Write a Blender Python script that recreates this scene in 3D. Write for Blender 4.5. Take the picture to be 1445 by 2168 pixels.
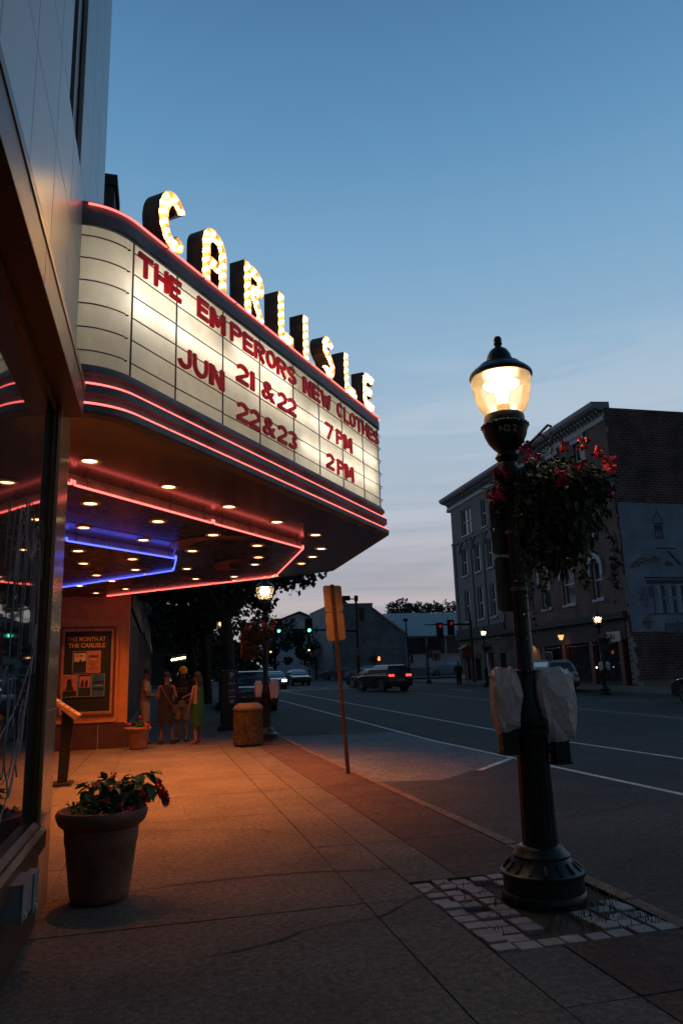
import bpy, bmesh, math, random
from math import sin, cos, pi, radians, atan2, sqrt, hypot
from mathutils import Vector, Matrix
random.seed(7)
for o in list(bpy.data.objects):
    bpy.data.objects.remove(o)
scene = bpy.context.scene
col = scene.collection

# ------------------------------------------------------------------ camera
cam_data = bpy.data.cameras.new('camera')
cam = bpy.data.objects.new('camera', cam_data)
col.objects.link(cam)
scene.camera = cam
cam_data.sensor_fit = 'HORIZONTAL'
cam_data.sensor_width = 24.0
cam_data.lens = 24.0 * 1560 / 1445
cam_data.clip_start = 0.05
cam_data.clip_end = 3000
_y, _p, _r = radians(13.9), radians(12.55), radians(1.9)
fwd = Vector((sin(_y) * cos(_p), cos(_y) * cos(_p), sin(_p)))
rt = Vector((cos(_y), -sin(_y), 0))
up = rt.cross(fwd)
R_ = rt * cos(_r) - up * sin(_r)
U_ = up * cos(_r) + rt * sin(_r)
cam.matrix_world = Matrix(((R_.x, U_.x, -fwd.x, 0), (R_.y, U_.y, -fwd.y, 0), (R_.z, U_.z, -fwd.z, 1.5), (0, 0, 0, 1)))

# ------------------------------------------------------------------ world: dusk sky
world = bpy.data.worlds.new('World')
scene.world = world
world.use_nodes = True
nt = world.node_tree
nt.nodes.clear()
N = nt.nodes.new
LK = nt.links.new
SUN_EL, SUN_AZ = radians(1.5), radians(20)          # azimuth from +Y towards +X
tc = N('ShaderNodeTexCoord')
sep = N('ShaderNodeSeparateXYZ'); LK(tc.outputs['Generated'], sep.inputs[0])
ramp = N('ShaderNodeValToRGB'); LK(sep.outputs['Z'], ramp.inputs[0])
cr = ramp.color_ramp
stops = [(0.0, (0.29, 0.315, 0.345)), (0.06, (0.335, 0.355, 0.395)), (0.13, (0.3711, 0.3933, 0.4665)), (0.2, (0.401, 0.4674, 0.5619)), (0.29, (0.413, 0.5301, 0.6467)), (0.4, (0.3112, 0.4845, 0.6573)), (0.52, (0.2059, 0.399, 0.6096)), (0.63, (0.1257, 0.3021, 0.5195)), (0.74, (0.0766, 0.2052, 0.387)), (1.0, (0.02, 0.07, 0.15))]
cr.elements[0].position, cr.elements[0].color = stops[0][0], (*stops[0][1], 1)
cr.elements[1].position, cr.elements[1].color = stops[-1][0], (*stops[-1][1], 1)
for p_, c_ in stops[1:-1]:
    e_ = cr.elements.new(p_); e_.color = (*c_, 1)
nish = N('ShaderNodeTexSky'); nish.sky_type = 'NISHITA'; nish.sun_disc = False
nish.sun_elevation = SUN_EL; nish.sun_rotation = SUN_AZ
nis = N('ShaderNodeMix'); nis.data_type = 'RGBA'; nis.blend_type = 'MULTIPLY'; nis.inputs['Factor'].default_value = 1
LK(nish.outputs[0], nis.inputs['A']); nis.inputs['B'].default_value = (.05, .06, .075, 1)
mixn = N('ShaderNodeMix'); mixn.data_type = 'RGBA'; mixn.inputs['Factor'].default_value = .06
LK(ramp.outputs[0], mixn.inputs['A']); LK(nis.outputs['Result'], mixn.inputs['B'])
# thin cloud streaks low over the street
mapc = N('ShaderNodeMapping'); mapc.inputs['Scale'].default_value = (1.6, 1.6, 14.0); mapc.inputs['Rotation'].default_value = (0, .10, .3)
LK(tc.outputs['Generated'], mapc.inputs[0])
noi = N('ShaderNodeTexNoise'); noi.inputs['Scale'].default_value = 1.35; noi.inputs['Detail'].default_value = 8; noi.inputs['Roughness'].default_value = .58
noi.inputs['Distortion'].default_value = .7
LK(mapc.outputs[0], noi.inputs['Vector'])
cl = N('ShaderNodeMapRange'); cl.inputs['From Min'].default_value = .45; cl.inputs['From Max'].default_value = .60
LK(noi.outputs['Fac'], cl.inputs['Value'])
cm = N('ShaderNodeMapRange'); cm.inputs['From Min'].default_value = .45; cm.inputs['From Max'].default_value = .14
LK(sep.outputs['Z'], cm.inputs['Value'])
cmul = N('ShaderNodeMath'); cmul.operation = 'MULTIPLY'; LK(cl.outputs[0], cmul.inputs[0]); LK(cm.outputs[0], cmul.inputs[1])
cm2 = N('ShaderNodeMath'); cm2.operation = 'MULTIPLY'; LK(cmul.outputs[0], cm2.inputs[0]); cm2.inputs[1].default_value = .8
crmp = N('ShaderNodeValToRGB'); LK(sep.outputs['Z'], crmp.inputs[0])
crmp.color_ramp.elements[0].position = .05; crmp.color_ramp.elements[0].color = (.54, .45, .44, 1)
_e = crmp.color_ramp.elements.new(.13); _e.color = (.56, .52, .56, 1)
crmp.color_ramp.elements[1].position = .27; crmp.color_ramp.elements[1].color = (.54, .61, .70, 1)
mixc = N('ShaderNodeMix'); mixc.data_type = 'RGBA'
LK(cm2.outputs[0], mixc.inputs['Factor']); LK(mixn.outputs['Result'], mixc.inputs['A']); LK(crmp.outputs[0], mixc.inputs['B'])
# darker eastern sky behind the photographer
dirr = N('ShaderNodeMapRange'); dirr.inputs['From Min'].default_value = -.7; dirr.inputs['From Max'].default_value = .55
dirr.inputs['To Min'].default_value = .19; dirr.inputs['To Max'].default_value = 1.0
LK(sep.outputs['Y'], dirr.inputs['Value'])
bg = N('ShaderNodeBackground'); LK(mixc.outputs['Result'], bg.inputs['Color']); LK(dirr.outputs[0], bg.inputs['Strength'])
wo = N('ShaderNodeOutputWorld'); LK(bg.outputs[0], wo.inputs['Surface'])

sun_d = bpy.data.lights.new('sun', 'SUN'); sun_d.energy = .02; sun_d.angle = radians(20); sun_d.color = (1, .7, .55)
sun_o = bpy.data.objects.new('sun', sun_d); col.objects.link(sun_o)
sdir = Vector((sin(SUN_AZ) * cos(SUN_EL), cos(SUN_AZ) * cos(SUN_EL), sin(SUN_EL)))
sun_o.rotation_euler = sdir.to_track_quat('Z', 'Y').to_euler()
sun_o.location = (0, 0, 40)

vs = scene.view_settings
vs.view_transform = 'Standard'; vs.look = 'None'; vs.exposure = 0.0; vs.gamma = 1.0; vs.use_curve_mapping = False
cy = scene.cycles
cy.use_denoising = True
cy.max_bounces = 7; cy.diffuse_bounces = 4; cy.glossy_bounces = 4; cy.transmission_bounces = 6; cy.transparent_max_bounces = 12
cy.sample_clamp_indirect = 4.0; cy.sample_clamp_direct = 0
cy.caustics_reflective = False; cy.caustics_refractive = False
cy.use_adaptive_sampling = True; cy.adaptive_threshold = .012

# ------------------------------------------------------------------ helpers
def g(Y):
    return 0.0 if Y < 18 else 0.017 * (min(Y, 90.0) - 18)


class MB:
    """collects faces; build() links them as ONE mesh object"""
    def __init__(s):
        s.v, s.f, s.m, s.cur = [], [], [], 0

    def add(s, vs_, fs_):
        b = len(s.v)
        s.v += [Vector(p) for p in vs_]
        for f_ in fs_:
            s.f.append([b + i for i in f_]); s.m.append(s.cur)
        return s

    def quad(s, a, b, c, d):
        return s.add([a, b, c, d], [(0, 1, 2, 3)])

    def box(s, x0, x1, y0, y1, z0, z1):
        x0, x1 = min(x0, x1), max(x0, x1); y0, y1 = min(y0, y1), max(y0, y1)
        return s.add([(x0, y0, z0), (x1, y0, z0), (x1, y1, z0), (x0, y1, z0), (x0, y0, z1), (x1, y0, z1), (x1, y1, z1), (x0, y1, z1)],
                     [(0, 3, 2, 1), (4, 5, 6, 7), (0, 1, 5, 4), (1, 2, 6, 5), (2, 3, 7, 6), (3, 0, 4, 7)])

    def bbox(s, x0, x1, y0, y1, z0, z1, b):
        """box with chamfered edges"""
        x0, x1 = min(x0, x1), max(x0, x1); y0, y1 = min(y0, y1), max(y0, y1)
        bm = bmesh.new()
        bmesh.ops.create_cube(bm, size=1)
        for v in bm.verts:
            v.co = Vector(((x0 + x1) / 2 + v.co.x * (x1 - x0), (y0 + y1) / 2 + v.co.y * (y1 - y0), (z0 + z1) / 2 + v.co.z * (z1 - z0)))
        bmesh.ops.bevel(bm, geom=bm.edges[:], offset=b, segments=2, affect='EDGES', profile=.6)
        return s.bm(bm)

    def bm(s, bm, M=None):
        bm.verts.index_update()
        s.add([(M @ v.co if M else v.co.copy()) for v in bm.verts], [[v.index for v in f_.verts] for f_ in bm.faces])
        bm.free()
        return s

    def prism(s, poly, fn, d0, d1):
        """poly of 2D points mapped by fn(u, v, d) and extruded from d0 to d1"""
        n = len(poly)
        vs_ = [fn(u, v, d0) for u, v in poly] + [fn(u, v, d1) for u, v in poly]
        fs_ = [tuple(range(n - 1, -1, -1)), tuple(range(n, 2 * n))]
        fs_ += [(i, (i + 1) % n, n + (i + 1) % n, n + i) for i in range(n)]
        return s.add(vs_, fs_)

    def lathe(s, prof, cx=0, cy=0, z0=0, n=28, cap=True, sx=1, sy=1):
        vs_, fs_ = [], []
        for r, z in prof:
            for i in range(n):
                a = 2 * pi * i / n
                vs_.append((cx + r * cos(a) * sx, cy + r * sin(a) * sy, z0 + z))
        for k in range(len(prof) - 1):
            for i in range(n):
                j = (i + 1) % n
                fs_.append((k * n + i, k * n + j, (k + 1) * n + j, (k + 1) * n + i))
        if cap:
            if prof[0][0] > 1e-4: fs_.append(tuple(range(n - 1, -1, -1)))
            if prof[-1][0] > 1e-4: fs_.append(tuple(range((len(prof) - 1) * n, len(prof) * n)))
        return s.add(vs_, fs_)

    def tube(s, pts, r, n=8, cap=True):
        pts = [Vector(p) for p in pts]
        rs = r if isinstance(r, (list, tuple)) else [r] * len(pts)
        k = len(pts)
        t0 = (pts[1] - pts[0]).normalized()
        ref = Vector((0, 0, 1)) if abs(t0.z) < .9 else Vector((1, 0, 0))
        nrm = t0.cross(ref).normalized()
        vs_, fs_ = [], []
        for i in range(k):
            t = (pts[min(i + 1, k - 1)] - pts[max(i - 1, 0)])
            if t.length < 1e-9: t = t0.copy()
            t.normalize()
            nrm = (nrm - t * nrm.dot(t))
            if nrm.length < 1e-6: nrm = t.orthogonal()
            nrm.normalize()
            b = t.cross(nrm)
            for j in range(n):
                a = 2 * pi * j / n
                vs_.append(pts[i] + (nrm * cos(a) + b * sin(a)) * rs[i])
        for i in range(k - 1):
            for j in range(n):
                q = (j + 1) % n
                fs_.append((i * n + j, i * n + q, (i + 1) * n + q, (i + 1) * n + j))
        if cap:
            fs_.append(tuple(range(n - 1, -1, -1))); fs_.append(tuple(range((k - 1) * n, k * n)))
        return s.add(vs_, fs_)

    def cyl(s, a, b, r, n=16, r2=None):
        return s.tube([a, b], [r, r if r2 is None else r2], n)

    def ball(s, c, r, n=10, sz=1.0):
        c = Vector(c)
        prof = [(max(r * sin(pi * i / n), 1e-5), -r * cos(pi * i / n) * sz) for i in range(n + 1)]
        return s.lathe(prof, c.x, c.y, c.z, n=max(8, n + 2), cap=False)

    def loft(s, rings, n=16, cap=True):
        """rings: (centre, rx, ry) ellipses in horizontal planes or (centre, rx, ry, axis vector)"""
        vs_, fs_ = [], []
        for rg in rings:
            c = Vector(rg[0])
            rx, ry = rg[1], rg[2]
            ax = Vector(rg[3]).normalized() if len(rg) > 3 else Vector((0, 0, 1))
            xa = rg[4] if len(rg) > 4 else Vector((1, 0, 0))
            xa = Vector(xa); xa = (xa - ax * xa.dot(ax)).normalized()
            ya = ax.cross(xa)
            for i in range(n):
                a = 2 * pi * i / n
                vs_.append(c + xa * (rx * cos(a)) + ya * (ry * sin(a)))
        for k in range(len(rings) - 1):
            for i in range(n):
                j = (i + 1) % n
                fs_.append((k * n + i, k * n + j, (k + 1) * n + j, (k + 1) * n + i))
        if cap:
            fs_.append(tuple(range(n - 1, -1, -1))); fs_.append(tuple(range((len(rings) - 1) * n, len(rings) * n)))
        return s.add(vs_, fs_)

    def xf(s, M):
        s.v = [M @ p for p in s.v]
        return s

    def build(s, name, mat, parent=None, smooth=False, local=False, auto=None):
        me = bpy.data.meshes.new(name)
        off = Vector((0, 0, 0))
        if parent is not None and not local:
            q = parent
            while q is not None:
                off += q.location; q = q.parent
        me.from_pydata([tuple(p - off) for p in s.v], [], s.f)
        mats = mat if isinstance(mat, (list, tuple)) else [mat]
        for m_ in mats: me.materials.append(m_)
        if len(mats) > 1:
            for i, pl in enumerate(me.polygons): pl.material_index = s.m[i]
        bm = bmesh.new(); bm.from_mesh(me)
        bmesh.ops.recalc_face_normals(bm, faces=bm.faces[:]) if smooth != 'leaf' else None
        bm.to_mesh(me); bm.free()
        if smooth and smooth != 'leaf':
            ang = radians(auto or 38)
            for pl in me.polygons: pl.use_smooth = True
            me.set_sharp_from_angle(angle=ang)
        o = bpy.data.objects.new(name, me)
        col.objects.link(o)
        if parent is not None: o.parent = parent
        return o


def tag(o, label=None, cat=None, group=None, kind=None):
    if label: o['label'] = label
    if cat: o['category'] = cat
    if group: o['group'] = group
    if kind: o['kind'] = kind
    return o


def thing(name, label, cat, loc=(0, 0, 0), group=None, rz=0):
    o = bpy.data.objects.new(name, None)
    o.empty_display_size = .2
    col.objects.link(o); o.location = loc; o.rotation_euler = (0, 0, rz)
    return tag(o, label, cat, group)


def copy_tree(o, parent=None):
    c = o.copy(); col.objects.link(c); c.parent = parent
    for ch in list(o.children): copy_tree(ch, c)
    return c


MATS = {}
def mat(name, c, rough=.7, metal=0.0, var=.25, scale=6.0, bump=.0, bscale=40.0, spec=.5, c2=None, coat=0.0, detail=6, stretch=None, emit=None, estr=0.0, island=0.0):
    if name in MATS: return MATS[name]
    m = bpy.data.materials.new(name); m.use_nodes = True
    t = m.node_tree; b = t.nodes['Principled BSDF']
    b.inputs['Roughness'].default_value = rough; b.inputs['Metallic'].default_value = metal
    b.inputs['Specular IOR Level'].default_value = spec
    b.inputs['Coat Weight'].default_value = coat
    tcn = t.nodes.new('ShaderNodeTexCoord')
    mp = t.nodes.new('ShaderNodeMapping'); t.links.new(tcn.outputs['Object'], mp.inputs[0])
    if stretch: mp.inputs['Scale'].default_value = stretch
    n1 = t.nodes.new('ShaderNodeTexNoise'); n1.inputs['Scale'].default_value = scale; n1.inputs['Detail'].default_value = detail; n1.inputs['Roughness'].default_value = .65
    t.links.new(mp.outputs[0], n1.inputs['Vector'])
    rp = t.nodes.new('ShaderNodeValToRGB')
    lo = tuple(max(0, x * (1 - var)) for x in c) if c2 is None else c
    hi = tuple(min(1, x * (1 + var)) for x in c) if c2 is None else c2
    rp.color_ramp.elements[0].position = .32; rp.color_ramp.elements[0].color = (*lo, 1)
    rp.color_ramp.elements[1].position = .68; rp.color_ramp.elements[1].color = (*hi, 1)
    t.links.new(n1.outputs['Fac'], rp.inputs[0])
    out = rp.outputs[0]
    if island:
        ge = t.nodes.new('ShaderNodeNewGeometry')
        mr = t.nodes.new('ShaderNodeMapRange'); mr.inputs['To Min'].default_value = 1 - island; mr.inputs['To Max'].default_value = 1 + island
        t.links.new(ge.outputs['Random Per Island'], mr.inputs['Value'])
        mx = t.nodes.new('ShaderNodeMix'); mx.data_type = 'RGBA'; mx.blend_type = 'MULTIPLY'; mx.inputs['Factor'].default_value = 1
        t.links.new(out, mx.inputs['A']); t.links.new(mr.outputs[0], mx.inputs['B'])
        out = mx.outputs['Result']
    t.links.new(out, b.inputs['Base Color'])
    rr = t.nodes.new('ShaderNodeMapRange'); rr.inputs['To Min'].default_value = max(.02, rough - .12 * min(1, rough * 2)); rr.inputs['To Max'].default_value = min(1, rough + .1 * min(1, rough * 2))
    t.links.new(n1.outputs['Fac'], rr.inputs['Value']); t.links.new(rr.outputs[0], b.inputs['Roughness'])
    if bump:
        n2 = t.nodes.new('ShaderNodeTexNoise'); n2.inputs['Scale'].default_value = bscale; n2.inputs['Detail'].default_value = 5
        t.links.new(mp.outputs[0], n2.inputs['Vector'])
        bu = t.nodes.new('ShaderNodeBump'); bu.inputs['Strength'].default_value = bump; bu.inputs['Distance'].default_value = .02
        t.links.new(n2.outputs['Fac'], bu.inputs['Height']); t.links.new(bu.outputs[0], b.inputs['Normal'])
    if emit:
        b.inputs['Emission Color'].default_value = (*emit, 1); b.inputs['Emission Strength'].default_value = estr
    MATS[name] = m
    return m


def ground_mat(name, lo, hi, rough=.9, fine=120.0, contrast=.45, spots=.5, bump=.5, big=1.1):
    """concrete or asphalt: blotches, aggregate speckle and dark gum spots"""
    m = bpy.data.materials.new(name); m.use_nodes = True
    t = m.node_tree; b = t.nodes['Principled BSDF']; b.inputs['Roughness'].default_value = rough; b.inputs['Specular IOR Level'].default_value = .35
    tcn = t.nodes.new('ShaderNodeTexCoord'); L = t.links.new
    def noise(sc, det, r=.6):
        n = t.nodes.new('ShaderNodeTexNoise'); n.inputs['Scale'].default_value = sc; n.inputs['Detail'].default_value = det; n.inputs['Roughness'].default_value = r; L(tcn.outputs['Object'], n.inputs['Vector']); return n
    def mrange(s, a, b_, c, d):
        q = t.nodes.new('ShaderNodeMapRange'); q.inputs['From Min'].default_value = a; q.inputs['From Max'].default_value = b_; q.inputs['To Min'].default_value = c; q.inputs['To Max'].default_value = d; L(s, q.inputs['Value']); return q.outputs[0]
    def mul(a, f):
        x = t.nodes.new('ShaderNodeMix'); x.data_type = 'RGBA'; x.blend_type = 'MULTIPLY'; x.inputs['Factor'].default_value = 1; L(a, x.inputs['A']); L(f, x.inputs['B']); return x.outputs['Result']
    n1 = noise(big, 10, .68); rp = t.nodes.new('ShaderNodeValToRGB'); rp.color_ramp.elements[0].position = .33; rp.color_ramp.elements[1].position = .67
    rp.color_ramp.elements[0].color = (*lo, 1); rp.color_ramp.elements[1].color = (*hi, 1); L(n1.outputs['Fac'], rp.inputs[0])
    n2 = noise(fine, 3, .7); n3 = noise(fine * .32, 2, .5)
    c = mul(rp.outputs[0], mrange(n2.outputs['Fac'], .3, .7, 1 - contrast, 1 + contrast))
    c = mul(c, mrange(n3.outputs['Fac'], .3, .7, 1 - contrast * .7, 1 + contrast * .7))
    if spots:
        v = t.nodes.new('ShaderNodeTexVoronoi'); v.inputs['Scale'].default_value = 3.4; L(tcn.outputs['Object'], v.inputs['Vector'])
        c = mul(c, mrange(v.outputs['Distance'], .05, .085, spots, 1.0))
        v2 = t.nodes.new('ShaderNodeTexVoronoi'); v2.inputs['Scale'].default_value = 17; L(tcn.outputs['Object'], v2.inputs['Vector'])
        c = mul(c, mrange(v2.outputs['Distance'], .04, .09, 1.7, 1.0))
    L(c, b.inputs['Base Color'])
    bu = t.nodes.new('ShaderNodeBump'); bu.inputs['Strength'].default_value = bump; bu.inputs['Distance'].default_value = .006; L(n2.outputs['Fac'], bu.inputs['Height']); L(bu.outputs[0], b.inputs['Normal'])
    MATS[name] = m
    return m


def emis(name, c, s):
    if name in MATS: return MATS[name]
    m = bpy.data.materials.new(name); m.use_nodes = True
    t = m.node_tree; t.nodes.clear()
    e = t.nodes.new('ShaderNodeEmission'); e.inputs['Color'].default_value = (*c, 1); e.inputs['Strength'].default_value = s
    o = t.nodes.new('ShaderNodeOutputMaterial'); t.links.new(e.outputs[0], o.inputs[0])
    MATS[name] = m
    return m


def brick_mat(name, c1, c2, mortar, scale=1.0, bw=.22, rh=.075, rough=.85, msize=.012, axis='Y', var=.35, bump=.4):
    """brick courses laid in object space: u along `axis`, v along Z"""
    if name in MATS: return MATS[name]
    m = bpy.data.materials.new(name); m.use_nodes = True
    t = m.node_tree; b = t.nodes['Principled BSDF']; b.inputs['Roughness'].default_value = rough
    tcn = t.nodes.new('ShaderNodeTexCoord'); sp = t.nodes.new('ShaderNodeSeparateXYZ'); t.links.new(tcn.outputs['Object'], sp.inputs[0])
    cb = t.nodes.new('ShaderNodeCombineXYZ'); t.links.new(sp.outputs[axis], cb.inputs['X']); t.links.new(sp.outputs['Z'], cb.inputs['Y'])
    br = t.nodes.new('ShaderNodeTexBrick'); t.links.new(cb.outputs[0], br.inputs['Vector'])
    br.inputs['Color1'].default_value = (*c1, 1); br.inputs['Color2'].default_value = (*c2, 1); br.inputs['Mortar'].default_value = (*mortar, 1)
    br.inputs['Scale'].default_value = scale; br.inputs['Brick Width'].default_value = bw; br.inputs['Row Height'].default_value = rh; br.inputs['Mortar Size'].default_value = msize
    no = t.nodes.new('ShaderNodeTexNoise'); no.inputs['Scale'].default_value = .7; no.inputs['Detail'].default_value = 8
    t.links.new(tcn.outputs['Object'], no.inputs['Vector'])
    mr = t.nodes.new('ShaderNodeMapRange'); mr.inputs['From Min'].default_value = .3; mr.inputs['From Max'].default_value = .7
    mr.inputs['To Min'].default_value = 1 - var; mr.inputs['To Max'].default_value = 1 + var
    t.links.new(no.outputs['Fac'], mr.inputs['Value'])
    mx = t.nodes.new('ShaderNodeMix'); mx.data_type = 'RGBA'; mx.blend_type = 'MULTIPLY'; mx.inputs['Factor'].default_value = 1
    t.links.new(br.outputs['Color'], mx.inputs['A']); t.links.new(mr.outputs[0], mx.inputs['B'])
    t.links.new(mx.outputs['Result'], b.inputs['Base Color'])
    bu = t.nodes.new('ShaderNodeBump'); bu.inputs['Strength'].default_value = bump; bu.inputs['Distance'].default_value = .01; bu.invert = True
    t.links.new(br.outputs['Fac'], bu.inputs['Height']); t.links.new(bu.outputs[0], b.inputs['Normal'])
    MATS[name] = m
    return m


def glass_mat(name, tint=(.02, .025, .03), rough=.03, ior=1.5):
    """window pane: mirrors the street by Fresnel, dark room behind"""
    if name in MATS: return MATS[name]
    m = mat(name, tint, rough, 0, .3, 1.5)
    b = m.node_tree.nodes['Principled BSDF']; b.inputs['IOR'].default_value = ior
    for l in list(m.node_tree.links):
        if l.to_socket == b.inputs['Roughness']: m.node_tree.links.remove(l)
    b.inputs['Roughness'].default_value = rough
    return m


def text_mesh(s, size=1.0, extrude=.02, offset=0.0, res=3):
    cu = bpy.data.curves.new('glyph', 'FONT'); cu.body = s; cu.size = size; cu.extrude = extrude; cu.offset = offset; cu.resolution_u = res
    ob = bpy.data.objects.new('glyph', cu); col.objects.link(ob)
    dg = bpy.context.evaluated_depsgraph_get()
    me = bpy.data.meshes.new_from_object(ob.evaluated_get(dg))
    bpy.data.objects.remove(ob); bpy.data.curves.remove(cu)
    vs_ = [v.co.copy() for v in me.vertices]; fs_ = [list(p.vertices) for p in me.polygons]
    bpy.data.meshes.remove(me)
    return vs_, fs_


def put_text(mb, s, origin, xa, ya, width=None, height=None, depth=.01, offset=.0):
    """lays text on a surface: origin lower left, xa and ya unit directions; z of glyph along the normal"""
    vs_, fs_ = text_mesh(s, 1.0, .5, offset)
    if not vs_: return
    x0, x1 = min(v.x for v in vs_), max(v.x for v in vs_); y0, y1 = min(v.y for v in vs_), max(v.y for v in vs_)
    xa, ya = Vector(xa), Vector(ya); na = xa.cross(ya)
    sy_ = (height / (y1 - y0)) if height else width / (x1 - x0)
    sx_ = (width / (x1 - x0)) if width else sy_
    o = Vector(origin)
    mb.add([o + xa * ((v.x - x0) * sx_) + ya * ((v.y - y0) * sy_) + na * (depth * (v.z + .5)) for v in vs_], fs_)


def lamp(name, kind, loc, energy, color, parent, size=.05, spot=None, blend=.5, rot=None):
    d = bpy.data.lights.new(name, kind); d.energy = energy; d.color = color
    d.shadow_soft_size = size
    if spot: d.spot_size = spot; d.spot_blend = blend
    o = bpy.data.objects.new(name, d); col.objects.link(o)
    off = Vector((0, 0, 0)); q = parent
    while q is not None: off += q.location; q = q.parent
    o.location = Vector(loc) - off
    if rot: o.rotation_euler = rot
    o.parent = parent
    return o
# ------------------------------------------------------------------ materials
M_conc = ground_mat('sidewalk_concrete', (.085, .075, .068), (.155, .135, .118), .88, 75, .50, .55, .6, 1.0)
M_conc2 = ground_mat('sidewalk_band', (.075, .068, .064), (.135, .12, .11), .88, 75, .5, .6, .6, 1.4)
M_strip = ground_mat('sidewalk_brick_strip', (.055, .036, .030), (.115, .07, .055), .92, 60, .5, .7, .7, 1.8)
M_gap = mat('joint_dirt', (.03, .028, .025), .95, 0, .4, 8)
M_asph = ground_mat('asphalt', (.036, .037, .040), (.066, .066, .069), .9, 65, .6, .8, .8, .6)
M_asph2 = ground_mat('asphalt_patch', (.10, .118, .14), (.17, .19, .215), .9, 60, .5, .6, .7, 1.2)
M_kerb = ground_mat('kerb_stone', (.12, .085, .07), (.20, .145, .115), .88, 50, .4, .7, .6, 2)
M_white = mat('road_paint_white', (.66, .62, .58), .8, 0, .4, 5)
M_yellow = mat('road_paint_yellow', (.34, .25, .10), .8, 0, .4, 5)
M_earth = mat('earth', (.05, .045, .035), .95, 0, .4, 4, .4, 30)
M_panel = mat('enamel_panel', (.42, .43, .42), .30, 0, .10, 1.6, .02, 6, stretch=(1, 1, .25))
M_seam = mat('panel_joint', (.05, .045, .045), .9)
M_brown = mat('brown_metal', (.085, .05, .032), .42, .35, .3, 7, .05, 60)
M_bronze = mat('bronze_frame', (.10, .06, .03), .35, .6, .3, 9, .06, 90)
M_gran = mat('polished_stone', (.42, .23, .125), .16, 0, .16, 90, .0)
M_orange = mat('entrance_stone', (.58, .25, .085), .45, 0, .14, 5, .04, 50)
M_plum = mat('entrance_base_stone', (.09, .045, .045), .35, 0, .25, 9)
M_joint = mat('stone_joint', (.50, .38, .26), .7)
M_black = mat('black_paint', (.012, .012, .013), .45, 0, .4, 10)
M_dark = mat('dark_interior', (.02, .02, .022), .8)
M_lampgreen = mat('lamp_iron', (.014, .022, .019), .38, .3, .35, 14, .15, 60)
M_steel = mat('galvanised_steel', (.20, .17, .13), .45, .6, .3, 12, .1, 80)
M_terra = mat('terracotta_plastic', (.19, .088, .055), .65, 0, .35, 5, .12, 70)
M_terra2 = mat('terracotta_far', (.36, .16, .085), .6, 0, .2, 6, .08, 70)
M_soil = mat('potting_soil', (.03, .022, .016), .95, 0, .4, 20, .5, 60)
M_leaf = mat('begonia_leaf', (.075, .175, .06), .45, 0, .3, 9, 0, island=.45)
M_leafd = mat('basket_leaf', (.060, .085, .028), .5, 0, .4, 9, 0, island=.5)
M_vine = mat('vine_leaf', (.10, .095, .028), .5, 0, .4, 9, 0, island=.5)
M_flower = mat('red_petal', (.78, .05, .10), .55, 0, .3, 12, 0, island=.35)
M_stem = mat('plant_stem', (.07, .10, .035), .6)
M_tree = mat('tree_leaf', (.022, .034, .018), .6, 0, .45, .6, 0, island=.45)
M_bark = mat('bark', (.045, .036, .028), .95, 0, .4, 6, .6, 20)
M_grass = mat('grass_blade', (.085, .125, .04), .6, 0, .4, 5, 0, island=.4)
M_cobble = mat('paver_stone', (.33, .29, .285), .8, 0, .22, 12, .3, 70, island=.18)
M_agg = ground_mat('exposed_aggregate', (.045, .032, .02), (.085, .06, .038), .9, 45, .6, 0, .9, 3)
M_glass = glass_mat('shop_glass')
M_glassd = glass_mat('window_glass', (.03, .045, .06), .08)
M_chalk = mat('window_chalk', (.30, .27, .28), .9)
M_wframe = mat('white_trim', (.50, .52, .54), .6, 0, .15, 6)
M_grey = mat('grey_metal', (.25, .27, .29), .45, .4, .2, 8)
M_signred = mat('red_letter', (.5, .02, .04), .4)
M_navy = mat('marquee_enamel', (.06, .07, .10), .5, .0, .55, 2.4, .08, 12, c2=(.17, .20, .25), spec=.3)
M_channel = mat('channel_side', (.20, .14, .115), .5, .2, .4, 5, .1, 30)
M_face = mat('channel_face', (.80, .42, .13), .45, 0, .25, 10)
M_tan = mat('soffit_tan', (.068, .05, .03), .18, 0, .25, 1.5, .03, 10)
M_soffb = mat('soffit_black', (.016, .013, .011), .28, 0, .4, 2.5, .03, 10)
M_rust = mat('soffit_brown_scroll', (.14, .065, .025), .4, 0, .3, 4)
M_brass = mat('brass_trim', (.62, .42, .16), .3, .8, .15, 10)
E_tube = emis('fluorescent_tube', (1.0, .93, .80), 17)
E_red = emis('red_neon', (1.0, .12, .10), 3.4)
E_blue = emis('blue_neon', (.07, .10, 1.0), 3.6)
E_bulb = emis('marquee_bulb', (1.0, .55, .18), 36.0)
E_down = emis('downlight_lens', (1.0, .62, .28), 7.0)
E_lamp = emis('street_lamp_bulb', (1.0, .74, .44), 34.0)
E_lampfar = emis('lamp_bulb_far', (1.0, .60, .24), 3.6)
E_green = emis('green_signal', (.15, 1.0, .62), 4.0)
E_redsig = emis('red_signal', (1.0, .04, .06), .22)
E_hand = emis('orange_hand', (1.0, .25, .08), 3.0)
E_tail = emis('tail_light', (1.0, .06, .055), 2.6)
E_head = emis('head_light', (1.0, .86, .78), 14.0)
E_warmwin = emis('lit_window', (1.0, .55, .2), .35)

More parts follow.
